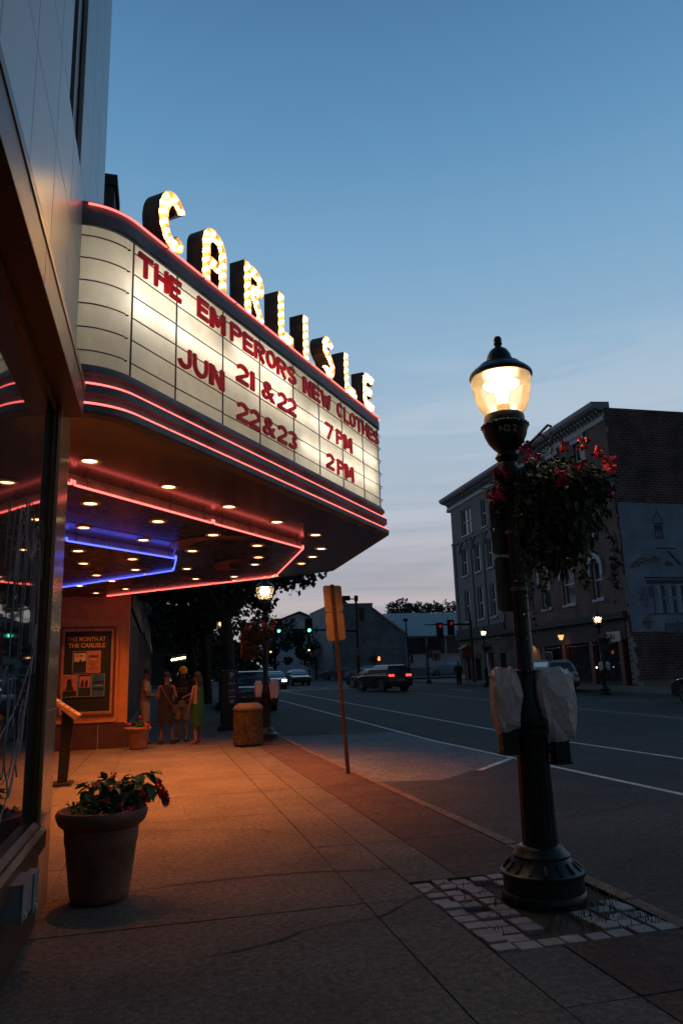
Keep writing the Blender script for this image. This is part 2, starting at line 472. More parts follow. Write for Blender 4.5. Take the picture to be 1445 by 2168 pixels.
# globe of the street lamps: clear acrylic that scatters some of the bulb's light
def globe_mat():
    m = bpy.data.materials.new('acrylic_globe'); m.use_nodes = True
    t = m.node_tree; t.nodes.clear()
    tr = t.nodes.new('ShaderNodeBsdfTransparent'); tr.inputs[0].default_value = (1, .93, .8, 1)
    tl = t.nodes.new('ShaderNodeBsdfTranslucent'); tl.inputs[0].default_value = (1, .86, .66, 1)
    gl = t.nodes.new('ShaderNodeBsdfGlossy'); gl.inputs['Roughness'].default_value = .12
    no = t.nodes.new('ShaderNodeTexNoise'); no.inputs['Scale'].default_value = 9
    mr = t.nodes.new('ShaderNodeMapRange'); mr.inputs['To Min'].default_value = .035; mr.inputs['To Max'].default_value = .09
    t.links.new(no.outputs['Fac'], mr.inputs['Value'])
    mx = t.nodes.new('ShaderNodeMixShader'); t.links.new(mr.outputs[0], mx.inputs[0])
    t.links.new(tr.outputs[0], mx.inputs[1]); t.links.new(tl.outputs[0], mx.inputs[2])
    fr = t.nodes.new('ShaderNodeFresnel'); fr.inputs[0].default_value = 1.3
    m2 = t.nodes.new('ShaderNodeMixShader'); t.links.new(fr.outputs[0], m2.inputs[0])
    t.links.new(mx.outputs[0], m2.inputs[1]); t.links.new(gl.outputs[0], m2.inputs[2])
    o = t.nodes.new('ShaderNodeOutputMaterial'); t.links.new(m2.outputs[0], o.inputs[0])
    return m
M_globe = globe_mat()

def trans_mat(name, c, tl=.6, rough=.4, dirt=None, bump=0):
    """translucent plastic sheet with dirt"""
    m = bpy.data.materials.new(name); m.use_nodes = True
    t = m.node_tree; t.nodes.clear()
    tcn = t.nodes.new('ShaderNodeTexCoord')
    no = t.nodes.new('ShaderNodeTexNoise'); no.inputs['Scale'].default_value = 3.0; no.inputs['Detail'].default_value = 8; no.inputs['Roughness'].default_value = .7
    t.links.new(tcn.outputs['Object'], no.inputs['Vector'])
    rp = t.nodes.new('ShaderNodeValToRGB'); rp.color_ramp.elements[0].position = .25; rp.color_ramp.elements[1].position = .62
    d = dirt or tuple(x * .75 for x in c)
    rp.color_ramp.elements[0].color = (*d, 1); rp.color_ramp.elements[1].color = (*c, 1)
    t.links.new(no.outputs['Fac'], rp.inputs[0])
    a = t.nodes.new('ShaderNodeBsdfTranslucent'); t.links.new(rp.outputs[0], a.inputs[0])
    b = t.nodes.new('ShaderNodeBsdfPrincipled'); b.inputs['Roughness'].default_value = rough; t.links.new(rp.outputs[0], b.inputs['Base Color'])
    if bump:
        n2 = t.nodes.new('ShaderNodeTexNoise'); n2.inputs['Scale'].default_value = 14; n2.inputs['Detail'].default_value = 4
        t.links.new(tcn.outputs['Object'], n2.inputs['Vector'])
        bu = t.nodes.new('ShaderNodeBump'); bu.inputs['Strength'].default_value = bump; bu.inputs['Distance'].default_value = .03
        t.links.new(n2.outputs['Fac'], bu.inputs['Height']); t.links.new(bu.outputs[0], b.inputs['Normal'])
    mx = t.nodes.new('ShaderNodeMixShader'); mx.inputs[0].default_value = tl
    t.links.new(b.outputs[0], mx.inputs[1]); t.links.new(a.outputs[0], mx.inputs[2])
    o = t.nodes.new('ShaderNodeOutputMaterial'); t.links.new(mx.outputs[0], o.inputs[0])
    MATS[name] = m
    return m
M_sheet = trans_mat('letter_board_sheet', (.84, .79, .69), .62, .35, (.66, .58, .46))
M_redlet = trans_mat('red_plastic_letter', (.80, .018, .06), .6, .35)
M_bag = trans_mat('plastic_bag', (.82, .74, .72), .25, .22, (.70, .62, .60), bump=1.0)

# ------------------------------------------------------------------ ground
YS = [-30, -12, 0, 4, 8, 12, 18, 30, 45, 60, 75, 90, 160, 400]
def sheet(x0, x1, y0, y1, dz, name, m, kind='structure', parent=None):
    ys = [y0] + [y for y in YS if y0 < y < y1] + [y1]
    mb = MB()
    for a, b in zip(ys, ys[1:]):
        mb.quad((x0, a, g(a) + dz), (x1, a, g(a) + dz), (x1, b, g(b) + dz), (x0, b, g(b) + dz))
    o = mb.build(name, m)
    if kind: o['kind'] = kind
    return o
mb = MB()
ysg = [-400] + YS + [1500]
for a, b in zip(ysg, ysg[1:]):
    mb.quad((-600, a, g(a) - .16), (900, a, g(a) - .16), (900, b, g(b) - .16), (-600, b, g(b) - .16))
tag(mb.build('ground', M_earth), kind='structure')
sheet(3.13, 22.5, -30, 400, -.13, 'road', M_asph)
sheet(-90, 3.13, 67.0, 78.0, -.13, 'side_street', M_asph)
sheet(22.5, 120, 67.0, 78.0, -.13, 'side_street', M_asph)
# our sidewalk: slabs with open joints over a dark bed
sheet(-5, 3.0, -30, 66, -.035, 'sidewalk_bed', M_gap)
mb = MB()
jy = [-14.0 + 1.78 * i for i in range(46)]
jy = [y - .02 * ((i * 7) % 3) for i, y in enumerate(jy)]
cols_x = [(-5.0, -3.1, 0), (-3.09, -1.45, 0), (-1.44, -.76, 0), (-.755, 1.37, 0), (1.38, 1.80, 0), (1.81, 2.20, 1), (2.21, 2.985, 2)]
gp = .0045
# cross joints measured: 3.4, 5.25, 7.0, 8.9, 10.6, 12.4
ys_ = [-16 + 1.8 * i for i in range(11)] + [3.42, 5.24, 7.0, 8.88, 10.62, 12.4, 14.2, 16.0] + [17.8 + 1.8 * i for i in range(27)]
for k, (a, b) in enumerate(zip(ys_, ys_[1:])):
    for x0, x1, mi in cols_x:
        mb.cur = mi
        dz = random.uniform(-.002, .002)
        if mi == 2:
            if k % 1: continue
        if mi == 2 and b > 4.0 and a < 5.7:       # opening for the pavers
            for (p, q) in ((a, min(b, 4.13)), (max(a, 5.62), b)):
                if q - p > .02:
                    mb.add([(x0, p + gp, g(p) + dz), (x1, p + gp, g(p) + dz), (x1, q - gp, g(q) + dz), (x0, q - gp, g(q) + dz),
                            (x0, p + gp, g(p) - .04), (x1, p + gp, g(p) - .04), (x1, q - gp, g(q) - .04), (x0, q - gp, g(q) - .04)],
                           [(0, 1, 2, 3), (0, 4, 5, 1), (1, 5, 6, 2), (2, 6, 7, 3), (3, 7, 4, 0)])
            continue
        if mi == 1 and b > 4.0 and a < 5.7:
            for (p, q) in ((a, min(b, 4.13)), (max(a, 5.62), b)):
                if q - p > .02:
                    mb.add([(x0, p + gp, g(p) + dz), (x1 + .0, p + gp, g(p) + dz), (x1, q - gp, g(q) + dz), (x0, q - gp, g(q) + dz),
                            (x0, p + gp, g(p) - .04), (x1, p + gp, g(p) - .04), (x1, q - gp, g(q) - .04), (x0, q - gp, g(q) - .04)],
                           [(0, 1, 2, 3), (0, 4, 5, 1), (1, 5, 6, 2), (2, 6, 7, 3), (3, 7, 4, 0)])
            continue
        mb.add([(x0, a + gp, g(a) + dz), (x1, a + gp, g(a) + dz), (x1, b - gp, g(b) + dz), (x0, b - gp, g(b) + dz),
                (x0, a + gp, g(a) - .04), (x1, a + gp, g(a) - .04), (x1, b - gp, g(b) - .04), (x0, b - gp, g(b) - .04)],
               [(0, 1, 2, 3), (0, 4, 5, 1), (1, 5, 6, 2), (2, 6, 7, 3), (3, 7, 4, 0)])
tag(mb.build('sidewalk', [M_conc, M_conc2, M_strip]), kind='structure')
# jagged crack across the slabs
mb = MB(); pts = []
x = -.72
while x < 1.85:
    pts.append((x, 6.13 + .09 * sin(x * 2.1) - .05 * x * .5 + random.uniform(-.022, .022))); x += random.uniform(.03, .08)
for (a, b) in zip(pts, pts[1:]):
    w = random.uniform(.005, .013)
    mb.quad((a[0], a[1] - w, .0045), (b[0], b[1] - w, .0045), (b[0], b[1] + w, .0045), (a[0], a[1] + w, .0045))
tag(mb.build('sidewalk_crack', M_gap), kind='structure')
# kerb stones
mb = MB(); y = -30
while y < 66:
    L_ = random.uniform(1.7, 2.3); q = min(y + L_, 66); j = random.uniform(-.006, .006)
    mb.add([(3.0, y, g(y) + j), (3.115 + j, y, g(y) + j), (3.13, y, g(y) - .02), (3.13, y, g(y) - .2), (3.0, y, g(y) - .2),
            (3.0, q - .012, g(q) + j), (3.115 + j, q - .012, g(q) + j), (3.13, q - .012, g(q) - .02), (3.13, q - .012, g(q) - .2), (3.0, q - .012, g(q) - .2)],
           [(0, 1, 6, 5), (1, 2, 7, 6), (2, 3, 8, 7), (0, 4, 3, 2, 1), (5, 6, 7, 8, 9)])
    y = q
tag(mb.build('kerb', M_kerb), kind='structure')
sheet(22.6, 45, -30, 66, .02, 'far_sidewalk', M_conc2)
mb = MB()
for a, b in zip([-30, 0, 18, 45], [0, 18, 45, 66]):
    mb.add([(22.45, a, g(a) + .024), (22.62, a, g(a) + .024), (22.62, b, g(b) + .024), (22.45, b, g(b) + .024), (22.45, a, g(a) - .2), (22.45, b, g(b) - .2)],
           [(0, 1, 2, 3), (0, 3, 5, 4)])
tag(mb.build('far_kerb', M_kerb), kind='structure')
sheet(21.5, 70, 78, 130, .02, 'lot_pavement', M_conc2)
sheet(-40, 3.0, 78, 200, .0, 'far_sidewalk_left', M_conc2)
# road markings, 4 mm above the asphalt
def line(x0, x1, y0, y1, name='road_marking', m=None, dz=-.126):
    return sheet(x0, x1, y0, y1, dz, name, m or M_white)
line(6.50, 6.61, -20, 58, 'edge_line')
line(8.98, 9.09, -20, 62, 'lane_line')
line(15.20, 15.30, -20, 56, 'centre_line', M_yellow)
line(15.48, 15.58, -20, 56, 'centre_line', M_yellow)
for k in range(3): line(18.9, 19.0, 20 + 12 * k, 24 + 12 * k, 'lane_dash')
line(9.3, 15.1, 57.2, 57.6, 'stop_line')
for k in range(9):
    line(5.0 + 1.5 * k, 5.9 + 1.5 * k, 60.0, 60.3, 'crosswalk_mark'); line(5.0 + 1.5 * k, 5.9 + 1.5 * k, 64.0, 64.3, 'crosswalk_mark')
# pale concrete parking bay with its end line
mb = MB()
mb.add([(3.15, 11.7, -.127), (4.3, 11.4, -.127), (6.48, 13.5, -.127), (6.48, 18, -.127), (6.48, 20.6, g(20.6) - .126), (4.0, 20.8, g(20.8) - .126), (3.15, 21, g(21) - .125), (3.15, 18, -.127)],
       [(0, 1, 2, 3, 7), (7, 3, 4, 5, 6)])
tag(mb.build('bay_pavement', M_asph2), kind='structure')
mb = MB(); mb.quad((5.2, 12.2, -.1225), (5.28, 12.12, -.1225), (6.5, 13.42, -.1225), (6.42, 13.5, -.1225))
tag(mb.build('bay_line', M_white), kind='structure')
rs = random.Random(12)
def crack(x, y, ang, n, z, name):
    mb = MB(); p = Vector((x, y, z))
    for k in range(n):
        ang += rs.uniform(-.45, .45); l = rs.uniform(.05, .22); q = p + Vector((cos(ang) * l, sin(ang) * l, 0)); w = rs.uniform(.003, .009); o = Vector((-sin(ang), cos(ang), 0)) * w
        mb.quad(p - o, q - o, q + o, p + o); p = q
    tag(mb.build(name, M_gap), kind='structure')
for k, (x, y, a, n) in enumerate(((4.2, 13.2, .3, 14), (5.4, 13.8, 1.2, 12), (4.0, 16.5, .1, 18), (5.0, 15.2, -.6, 10))): crack(x, y, a, n, -.1215, 'bay_crack')
for k, (x, y, a, n) in enumerate(((3.6, 7.4, 1.3, 26), (4.6, 5.6, .7, 20), (7.4, 9.5, .2, 26), (8.0, 12.5, 2.2, 22), (10.2, 12.0, 1.4, 30), (5.2, 9.2, -.3, 16))): crack(x, y, a, n, -.1255, 'road_crack')
for k, (x, y, a, n) in enumerate(((.3, 4.6, .4, 16), (-.2, 8.2, 1.0, 12), (2.5, 7.9, .2, 6), (2.45, 9.4, 1.5, 10))): crack(x, y, a, n, .0045, 'sidewalk_crack')
mb = MB(); mb.box(1.80, 3.0, 4.1, 5.65, -.06, -.032)
tag(mb.build('paver_bed', M_earth), kind='structure')
# stone pavers round the lamp
mb = MB()
px_, py_ = .165, .135
for i in range(8):
    for j in range(11):
        x0 = 1.825 + i * .147; y0 = 4.155 + j * .134
        cx_, cy_ = x0 + .06, y0 + .055
        if hypot(cx_ - 2.57, cy_ - 5.0) < .38: continue
        if random.random() < .05: continue
        if i in (3, 4) and 4.3 < cy_ < 4.72: continue
        dz = random.uniform(-.012, .004); jx, jy_ = random.uniform(-.008, .008), random.uniform(-.008, .008)
        w, h = .126 + random.uniform(-.01, .008), .112 + random.uniform(-.01, .006)
        mb.bbox(x0 + jx, min(x0 + jx + w, 2.985), y0 + jy_, y0 + jy_ + h, -.05, dz, .006)
tag(mb.build('stone_pavers', M_cobble), kind='structure')
# grass between the pavers
mb = MB()
tufts = [(2.25, 5.2, 25), (2.15, 4.95, 40), (2.2, 5.32, 25), (2.95, 5.0, 30), (2.9, 4.75, 45), (2.75, 4.55, 70), (2.6, 4.5, 60), (2.85, 4.45, 70), (2.45, 4.48, 40), (2.98, 4.3, 50),
         (2.3, 4.4, 30), (2.05, 5.08, 25), (2.05, 4.7, 20), (2.9, 5.2, 25), (2.5, 4.35, 30), (2.7, 4.3, 30), (1.98, 4.5, 12), (2.7, 4.65, 40)]
for tx, ty, n_ in tufts:
    for _ in range(int(n_ * .6)):
        x, y = random.gauss(tx, .07), random.gauss(ty, .05)
        if not (1.83 < x < 3.0 and 4.12 < y < 5.6): continue
        if hypot(x - 2.57, y - 5.0) < .29: continue
        a = random.uniform(0, 2 * pi); h = random.uniform(.02, .07); w = .003; l = random.uniform(.01, .05)
        d = Vector((cos(a), sin(a), 0)); s_ = Vector((-sin(a), cos(a), 0)) * w
        p0 = Vector((x, y, -.02)); p1 = p0 + d * l * .4 + Vector((0, 0, h * .7)); p2 = p0 + d * l + Vector((0, 0, h))
        mb.add([p0 - s_, p0 + s_, p1 + s_ * .8, p1 - s_ * .8, p2], [(0, 1, 2, 3), (3, 2, 4)])
tag(mb.build('grass', M_grass, smooth='leaf'), 'short grass and weeds growing between the pavers round the lamp post', 'grass', kind='stuff')
# fallen leaves along the kerb and on the road
mb = MB()
for _ in range(150):
    if random.random() < .6: x, y, z = random.gauss(2.95, .04), random.uniform(3.6, 14), .004
    elif random.random() < .6: x, y, z = random.uniform(1.0, 3), random.uniform(3.2, 10), .004
    else: x, y, z = random.uniform(3.2, 8), random.uniform(5, 14), -.124
    if hypot(x - 2.57, y - 5) < .32: continue
    a = random.uniform(0, 6.28); l = random.uniform(.008, .026)
    d = Vector((cos(a), sin(a), 0)) * l; s_ = Vector((-sin(a), cos(a), 0)) * l * .45
    c = Vector((x, y, z)); u = Vector((0, 0, random.uniform(.002, .012)))
    mb.add([c - d, c + s_ + u, c + d, c - s_ + u * .6], [(0, 1, 2, 3)])
tag(mb.build('fallen_leaves', mat('dry_leaf', (.28, .15, .07), .8, 0, .5, 9, island=.5), smooth='leaf'), 'dry fallen leaves scattered along the kerb', 'leaves', kind='stuff')
# ------------------------------------------------------------------ theatre building with shop front
bld = thing('theatre_building', 'pale enamel-panelled theatre building with a dark shop window at street level', 'building', (-.75, 6.0, 0))
mb = MB()
zj = [3.53 + .765 * k for k in range(14)]
yj_low = [-3.4 + .8 * k for k in range(11)] + [5.4, 6.2, 7.0, 8.0]
def pan(mb, y0, y1, z0, z1):
    mb.bbox(-.80, -.75, y0 + .0035, y1 - .0035, z0 + .0035, z1 - .0035, .004)
for k in range(len(zj) - 1):
    z0, z1 = zj[k], zj[k + 1]
    yy = yj_low
    if z0 > 5.8: yy = [-3.4 + .8 * k_ for k_ in range(11)] + [5.06, 5.84, 6.6, 7.3, 8.0]
    for a, b in zip(yy, yy[1:]):
        if z0 < 3.7 and b > 5.5: continue
        if z0 > 5.8 and a > 5.0 and b < 5.9: continue
        pan(mb, a, b, z0, z1)
mb.build('wall_panels', M_panel, bld)
mb = MB()
mb.box(-6, -.785, -3.4, 5.06, 3.5, 13.4); mb.box(-6, -.785, 5.84, 7.99, 3.76, 13.4); mb.box(-6, -.785, 5.06, 5.84, 3.76, 5.82); mb.box(-6, -1.02, 5.06, 5.84, 5.82, 13.4)
mb.box(-6, -.84, -3.4, 5.56, 0, 3.5)
mb.build('wall', M_seam, bld)
mb = MB(); mb.box(-.90, -.88, 5.07, 5.62, 5.84, 13.3)
sl = mb.build('slot_window', M_glassd, bld)
mb = MB()
mb.box(-.93, -.80, 5.62, 5.835, 5.83, 13.3)
for z in (7.35, 8.9, 10.4): mb.box(-.885, -.86, 5.07, 5.62, z, z + .03)
mb.build('frame', M_grey, sl)
# street-level shop front
mb = MB(); mb.bbox(-1.0, -.75, 5.53, 6.05, 0, 3.69, .006)
cl_ = mb.build('column', M_gran, bld)
mb = MB()
for z in (.62, 1.33, 2.06, 2.78):
    mb = MB(); mb.box(-.8, -.7485, 5.535, 6.0515, z, z + .005); mb.build('stone_joint', M_joint, cl_)
mb = MB(); mb.bbox(-.85, -.75, -3.4, 5.53, 0, .47, .006)
mb.build('base_wall', M_brown, bld)
mb = MB()
mb.prism([(-.85, .47), (-.71, .47), (-.71, .575), (-.735, .60), (-.755, .60), (-.78, .635), (-.85, .635)], lambda u, v, d: (u, d, v), -3.4, 5.53)
mb.build('window_sill', M_brown, bld)
mb = MB(); mb.box(-.86, -.81, -3.4, 5.50, .635, 3.51)
win = mb.build('shop_window', M_glass, bld)
mb = MB()
mb.box(-.815, -.765, 5.47, 5.53, .635, 3.51)
mb.box(-.815, -.79, 5.43, 5.475, .635, 3.51)
mb.cyl((-.787, 5.475, .64), (-.787, 5.475, 3.5), .008, 8); mb.cyl((-.768, 5.522, .64), (-.768, 5.522, 3.5), .008, 8)
mb.box(-.815, -.78, -3.4, 5.43, 3.45, 3.51)
mb.build('frame', M_bronze, win)
mb = MB()
mb.bbox(-.86, -.62, -3.4, 5.72, 3.515, 3.77, .006)
led = mb.build('ledge', M_brown, bld)
mb = MB(); mb.bbox(-.64, -.612, -3.4, 5.725, 3.74, 3.80, .004)
for y in (2.2, 3.7, 5.0): mb.box(-.622, -.6185, y, y + .012, 3.53, 3.74)
mb.build('ledge_trim', M_bronze, led)
# chalk drawing on the glass: a firework burst and loops, in (y, z) on the pane
mb = MB()
def chalk(pts, r=.002):
    sm = []
    for i in range(len(pts) - 1):
        p0 = pts[max(i - 1, 0)]; p1 = pts[i]; p2 = pts[i + 1]; p3 = pts[min(i + 2, len(pts) - 1)]
        for k in range(6):
            t = k / 6
            sm.append(tuple(.5 * ((2 * p1[j]) + (-p0[j] + p2[j]) * t + (2 * p0[j] - 5 * p1[j] + 4 * p2[j] - p3[j]) * t * t + (-p0[j] + 3 * p1[j] - 3 * p2[j] + p3[j]) * t ** 3) for j in (0, 1)))
    sm.append(pts[-1])
    mb.tube([(-.8085, a, b) for a, b in sm], r, 4)
rs = random.Random(3)
cy_, cz_ = 4.93, 2.29
for k in range(24):
    sgn = -1 if k % 2 else 1
    rr = rs.uniform(.05, .62) * sgn; h = rs.uniform(-.02, .36) * (1 - abs(rr) * .6); fall = rs.uniform(.15, .75)
    if cy_ + rr > 5.36: rr = rs.uniform(.1, .4)
    chalk([(cy_ + rr * .05, cz_), (cy_ + rr * .5, cz_ + h * .8), (cy_ + rr * .85, cz_ + h), (cy_ + rr * 1.0, cz_ + h * .6 - .05), (cy_ + rr * 1.06, cz_ - fall * .5), (cy_ + rr * 1.08, cz_ - fall)], .0016)
for k in range(9):
    y0 = rs.uniform(4.2, 5.1); z0 = rs.uniform(2.4, 2.72); w = rs.uniform(-.3, .3); 
    chalk([(y0, z0 - .15), (y0 + w * .3, z0), (y0 + w * .8, z0 + .03), (y0 + w, z0 - .12), (y0 + w * 1.05, z0 - .35)], .0016)
loops = [[(4.28, 1.42), (4.35, 1.58), (4.42, 1.6), (4.47, 1.45), (4.5, 1.3)], [(4.5, 1.3), (4.56, 1.5), (4.62, 1.56), (4.68, 1.45), (4.66, 1.28)],
         [(4.2, 1.2), (4.4, 1.27), (4.6, 1.33), (4.85, 1.45), (5.1, 1.62), (5.3, 1.72)], [(4.25, 1.0), (4.5, 1.0), (4.75, 1.1), (5.0, 1.35), (5.2, 1.62), (5.28, 1.78)],
         [(4.2, .74), (4.45, .82), (4.7, .95), (4.95, 1.2), (5.12, 1.48), (5.2, 1.7)], [(4.55, 1.32), (4.47, 1.2), (4.52, 1.06), (4.62, 1.0), (4.72, 1.08), (4.74, 1.25), (4.66, 1.34), (4.55, 1.32)],
         [(4.85, 1.3), (4.95, 1.42), (5.02, 1.34), (4.99, 1.18), (4.9, 1.14), (4.85, 1.3)], [(4.3, 1.3), (4.36, 1.1), (4.45, 1.02), (4.5, 1.15)],
         [(4.6, 1.0), (4.66, .9), (4.75, .95), (4.82, 1.06), (4.9, .98)], [(5.2, 1.74), (5.24, 1.85), (5.3, 1.9), (5.26, 1.78)], [(5.2, 1.74), (5.16, 1.86), (5.14, 2.0)],
         [(4.22, .82), (4.3, .78), (4.36, .84), (4.44, .78), (4.5, .84)]]
for l in loops: chalk(l, .0028)
mb.build('window_drawing', M_chalk, win)
# electrical boxes on the base wall
for i, (y0, y1, z0, z1, x1, lb) in enumerate([(4.76, 4.92, .27, .47, -.66, 'grey steel switch box on the base wall, nearer the stone column'),
                                          (4.30, 4.58, .345, .525, -.645, 'grey steel switch box on the base wall, farther from the stone column')]):
    e = thing('electrical_box', lb, 'box', (-.75, (y0 + y1) / 2, z0), 'electrical boxes under the shop window')
    mb = MB(); mb.bbox(-.75, x1 - .012, y0, y1, z0, z1, .004); mb.build('body', M_grey, e)
    mb = MB(); mb.bbox(x1 - .011, x1, y0 - .004, y1 + .004, z0 - .004, z1 + .004, .003); mb.build('lid', M_grey, e)
    mb = MB(); mb.bbox(x1, x1 + .012, y0 + .04, y0 + .06, z0 + .01, z0 + .035, .002); mb.build('switch', mat('pale_plastic', (.5, .48, .45), .5), e)
# entrance recess walls
mb = MB(); mb.box(-4.7, -4.5, 6.05, 18.85, 0, 3.69); mb.box(-4.5, -1.0, 5.9, 6.05, 0, 3.69)
mb.build('entrance_wall', M_orange, bld)
mb = MB(); mb.box(-4.5, -.75, 18.85, 19.15, .6, 3.9); ew = mb.build('entrance_side_wall', M_orange, bld)
for z in (.62 + .78, .62 + 1.56, .62 + 2.34):
    mb = MB(); mb.box(-1.0, -.752, 18.8485, 18.851, z, z + .008); mb.build('stone_joint', M_joint, ew)
    mb = MB(); mb.box(-4.5, -2.45, 18.8485, 18.851, z, z + .008); mb.build('stone_joint', M_joint, ew)
for x in (-2.2, -1.55):
    mb = MB(); mb.box(x, x + .008, 18.8485, 18.851, 3.2, 3.69); mb.build('stone_joint', M_joint, ew)
mb = MB(); mb.bbox(-4.5, -.74, 18.82, 19.1, 0, .6, .004); pb = mb.build('entrance_base', M_plum, bld)
for x in (-2.72, -2.06, -1.40):
    mb = MB(); mb.box(x, x + .012, 18.8185, 18.821, .005, .598); mb.build('stone_joint', M_joint, pb)
# upper wall over the far half of the marquee, set back
mb = MB(); mb.box(-9, -2.8, 8.0, 19.0, 3.76, 9.0); mb.build('setback_wall', M_seam, bld)

# poster case on the entrance wall
pc = thing('poster_case', 'framed poster case headed THIS MONTH AT THE CARLISLE on the orange wall', 'poster case', (-1.68, 18.85, .6))
def rrect(x0, x1, z0, z1, r, n=5):
    pts = []
    for cx, cz, a0 in ((x1 - r, z0 + r, -90), (x1 - r, z1 - r, 0), (x0 + r, z1 - r, 90), (x0 + r, z0 + r, 180)):
        for k in range(n + 1):
            a = radians(a0 + 90 * k / n); pts.append((cx + r * cos(a), cz + r * sin(a)))
    return pts
def ring(mb, o, i, y0, y1):
    n = len(o)
    vs_ = [(x, y0, z) for x, z in o] + [(x, y0, z) for x, z in i] + [(x, y1, z) for x, z in o] + [(x, y1, z) for x, z in i]
    fs_ = []
    for k in range(n):
        j = (k + 1) % n
        fs_ += [(k, j, n + j, n + k), (2 * n + k, 3 * n + k, 3 * n + j, 2 * n + j), (k, 2 * n + k, 2 * n + j, j), (n + k, n + j, 3 * n + j, 3 * n + k)]
    mb.add(vs_, fs_)
mb = MB()
ring(mb, rrect(-2.42, -.98, .62, 3.10, .10), rrect(-2.36, -1.04, .66, 3.04, .08), 18.80, 18.851)
ring(mb, rrect(-2.36, -1.04, .66, 3.04, .08), rrect(-2.31, -1.09, .78, 2.85, .02), 18.825, 18.851)
mb.build('surround', M_orange, pc)
mb = MB(); ring(mb, rrect(-2.311, -1.055, .775, 2.855, .005, 1), rrect(-2.27, -1.10, .82, 2.81, .004, 1), 18.79, 18.85)
mb.build('frame', mat('plum_moulding', (.16, .05, .035), .4), pc)
mb = MB(); ring(mb, rrect(-2.27, -1.10, .82, 2.81, .005, 1), rrect(-2.22, -1.155, .875, 2.745, .004, 1), 18.80, 18.848)
mb.build('inner_frame', mat('gold_moulding', (.42, .24, .12), .4), pc)
mb = MB(); mb.box(-2.225, -1.15, 18.83, 18.845, .87, 2.75)
mb.build('backboard', mat('black_felt', (.012, .018, .02), .8), pc)
mb = MB()
put_text(mb, 'THIS MONTH AT', (-2.17, 18.829, 2.51), (1, 0, 0), (0, 0, 1), .88, .105, .004, .012)
put_text(mb, 'THE CARLISLE', (-2.14, 18.829, 2.36), (1, 0, 0), (0, 0, 1), .84, .105, .004, .022)
mb.build('lettering', mat('gold_letters', (.55, .32, .10), .5), pc)
M_sl = mat('poster_rim', (.45, .38, .34), .5)
def poster(x0, x1, z0, z1, base, lab, extra):
    mb = MB(); mb.box(x0, x1, 18.815, 18.829, z0, z1); p = mb.build('poster', base, pc); p['label'] = lab
    mb = MB(); ring(mb, rrect(x0 - .008, x1 + .008, z0 - .008, z1 + .008, .004, 1), rrect(x0, x1, z0, z1, .003, 1), 18.811, 18.829); mb.build('rim', M_sl, p)
    for nm, m, fn in extra:
        mb = MB(); fn(mb); mb.build(nm, m, p)
M_pk = mat('poster_pink', (.42, .10, .10), .5, 0, .7, 9, c2=(.60, .28, .20))
M_pd = mat('poster_dark', (.02, .025, .03), .5)
M_pb = mat('poster_blue', (.02, .12, .20), .5, 0, .5, 3)
M_pc = mat('poster_cream', (.55, .45, .36), .5, 0, .2, 5)
M_ps = mat('poster_salmon', (.42, .17, .11), .5, 0, .2, 5)
Yp = 18.8135
def sil(mb):
    mb.prism([(-1.99, 1.93), (-1.99, 2.02), (-1.93, 2.04), (-1.89, 2.02), (-1.87, 2.05), (-1.86, 2.10), (-1.845, 2.10), (-1.835, 2.05), (-1.80, 2.03), (-1.76, 2.05), (-1.73, 2.04), (-1.73, 1.93)], lambda u, v, d: (u, d, v), Yp - .004, Yp - .002)
poster(-2.02, -1.715, 1.77, 2.27, M_pd, 'dark poster with a cream sky and the word SELMA', [
    ('picture', M_pc, lambda m: m.box(-1.99, -1.73, Yp - .001, Yp + .001, 1.96, 2.23)),
    ('silhouette', mat('poster_black', (.012, .014, .014), .5), sil),
    ('lettering', mat('poster_red', (.25, .03, .03), .5), lambda m: put_text(m, 'SELMA', (-1.95, Yp - .001, 2.14), (1, 0, 0), (0, 0, 1), .18, .06, .003, .02)),
    ('spine', M_pb, lambda m: m.box(-2.018, -1.993, Yp - .001, Yp + .001, 1.78, 2.26))])
def bars(mb, x0, x1, z0, z1, n, h):
    for k in range(n):
        z = z1 - (z1 - z0) * k / max(1, n - 1); q = random.Random(k).uniform(.0, .25) * (x1 - x0) * .5
        mb.box(x0 + q, x1 - q, Yp - .002, Yp + .001, z - h / 2, z + h / 2)
poster(-1.695, -1.40, 1.77, 2.27, M_ps, 'salmon poster with rows of dark print and gold dots', [
    ('picture', mat('poster_maroon', (.10, .03, .035), .5), lambda m: (bars(m, -1.67, -1.43, 2.13, 2.17, 3, .018), bars(m, -1.65, -1.45, 1.86, 2.0, 6, .006))),
    ('badge', mat('poster_gold', (.6, .30, .08), .5), lambda m: (m.cyl((-1.64, Yp - .003, 1.92), (-1.64, Yp + .001, 1.92), .03, 12), m.cyl((-1.46, Yp - .003, 1.93), (-1.46, Yp + .001, 1.93), .03, 12), m.box(-1.63, -1.47, Yp - .003, Yp + .001, 2.07, 2.10)))])
poster(-2.24 + .02, -1.905, 1.225, 1.73, M_pk, 'pink and orange film poster with a dark lower band', [
    ('picture', M_pd, lambda m: (m.box(-2.215, -1.91, Yp - .001, Yp + .001, 1.23, 1.36), m.loft([((-2.06, Yp - .001, 1.37), .10, .002), ((-2.07, Yp - .001, 1.5), .05, .002), ((-2.08, Yp - .001, 1.56), .06, .002), ((-2.08, Yp - .001, 1.63), .03, .002)], 10)))])
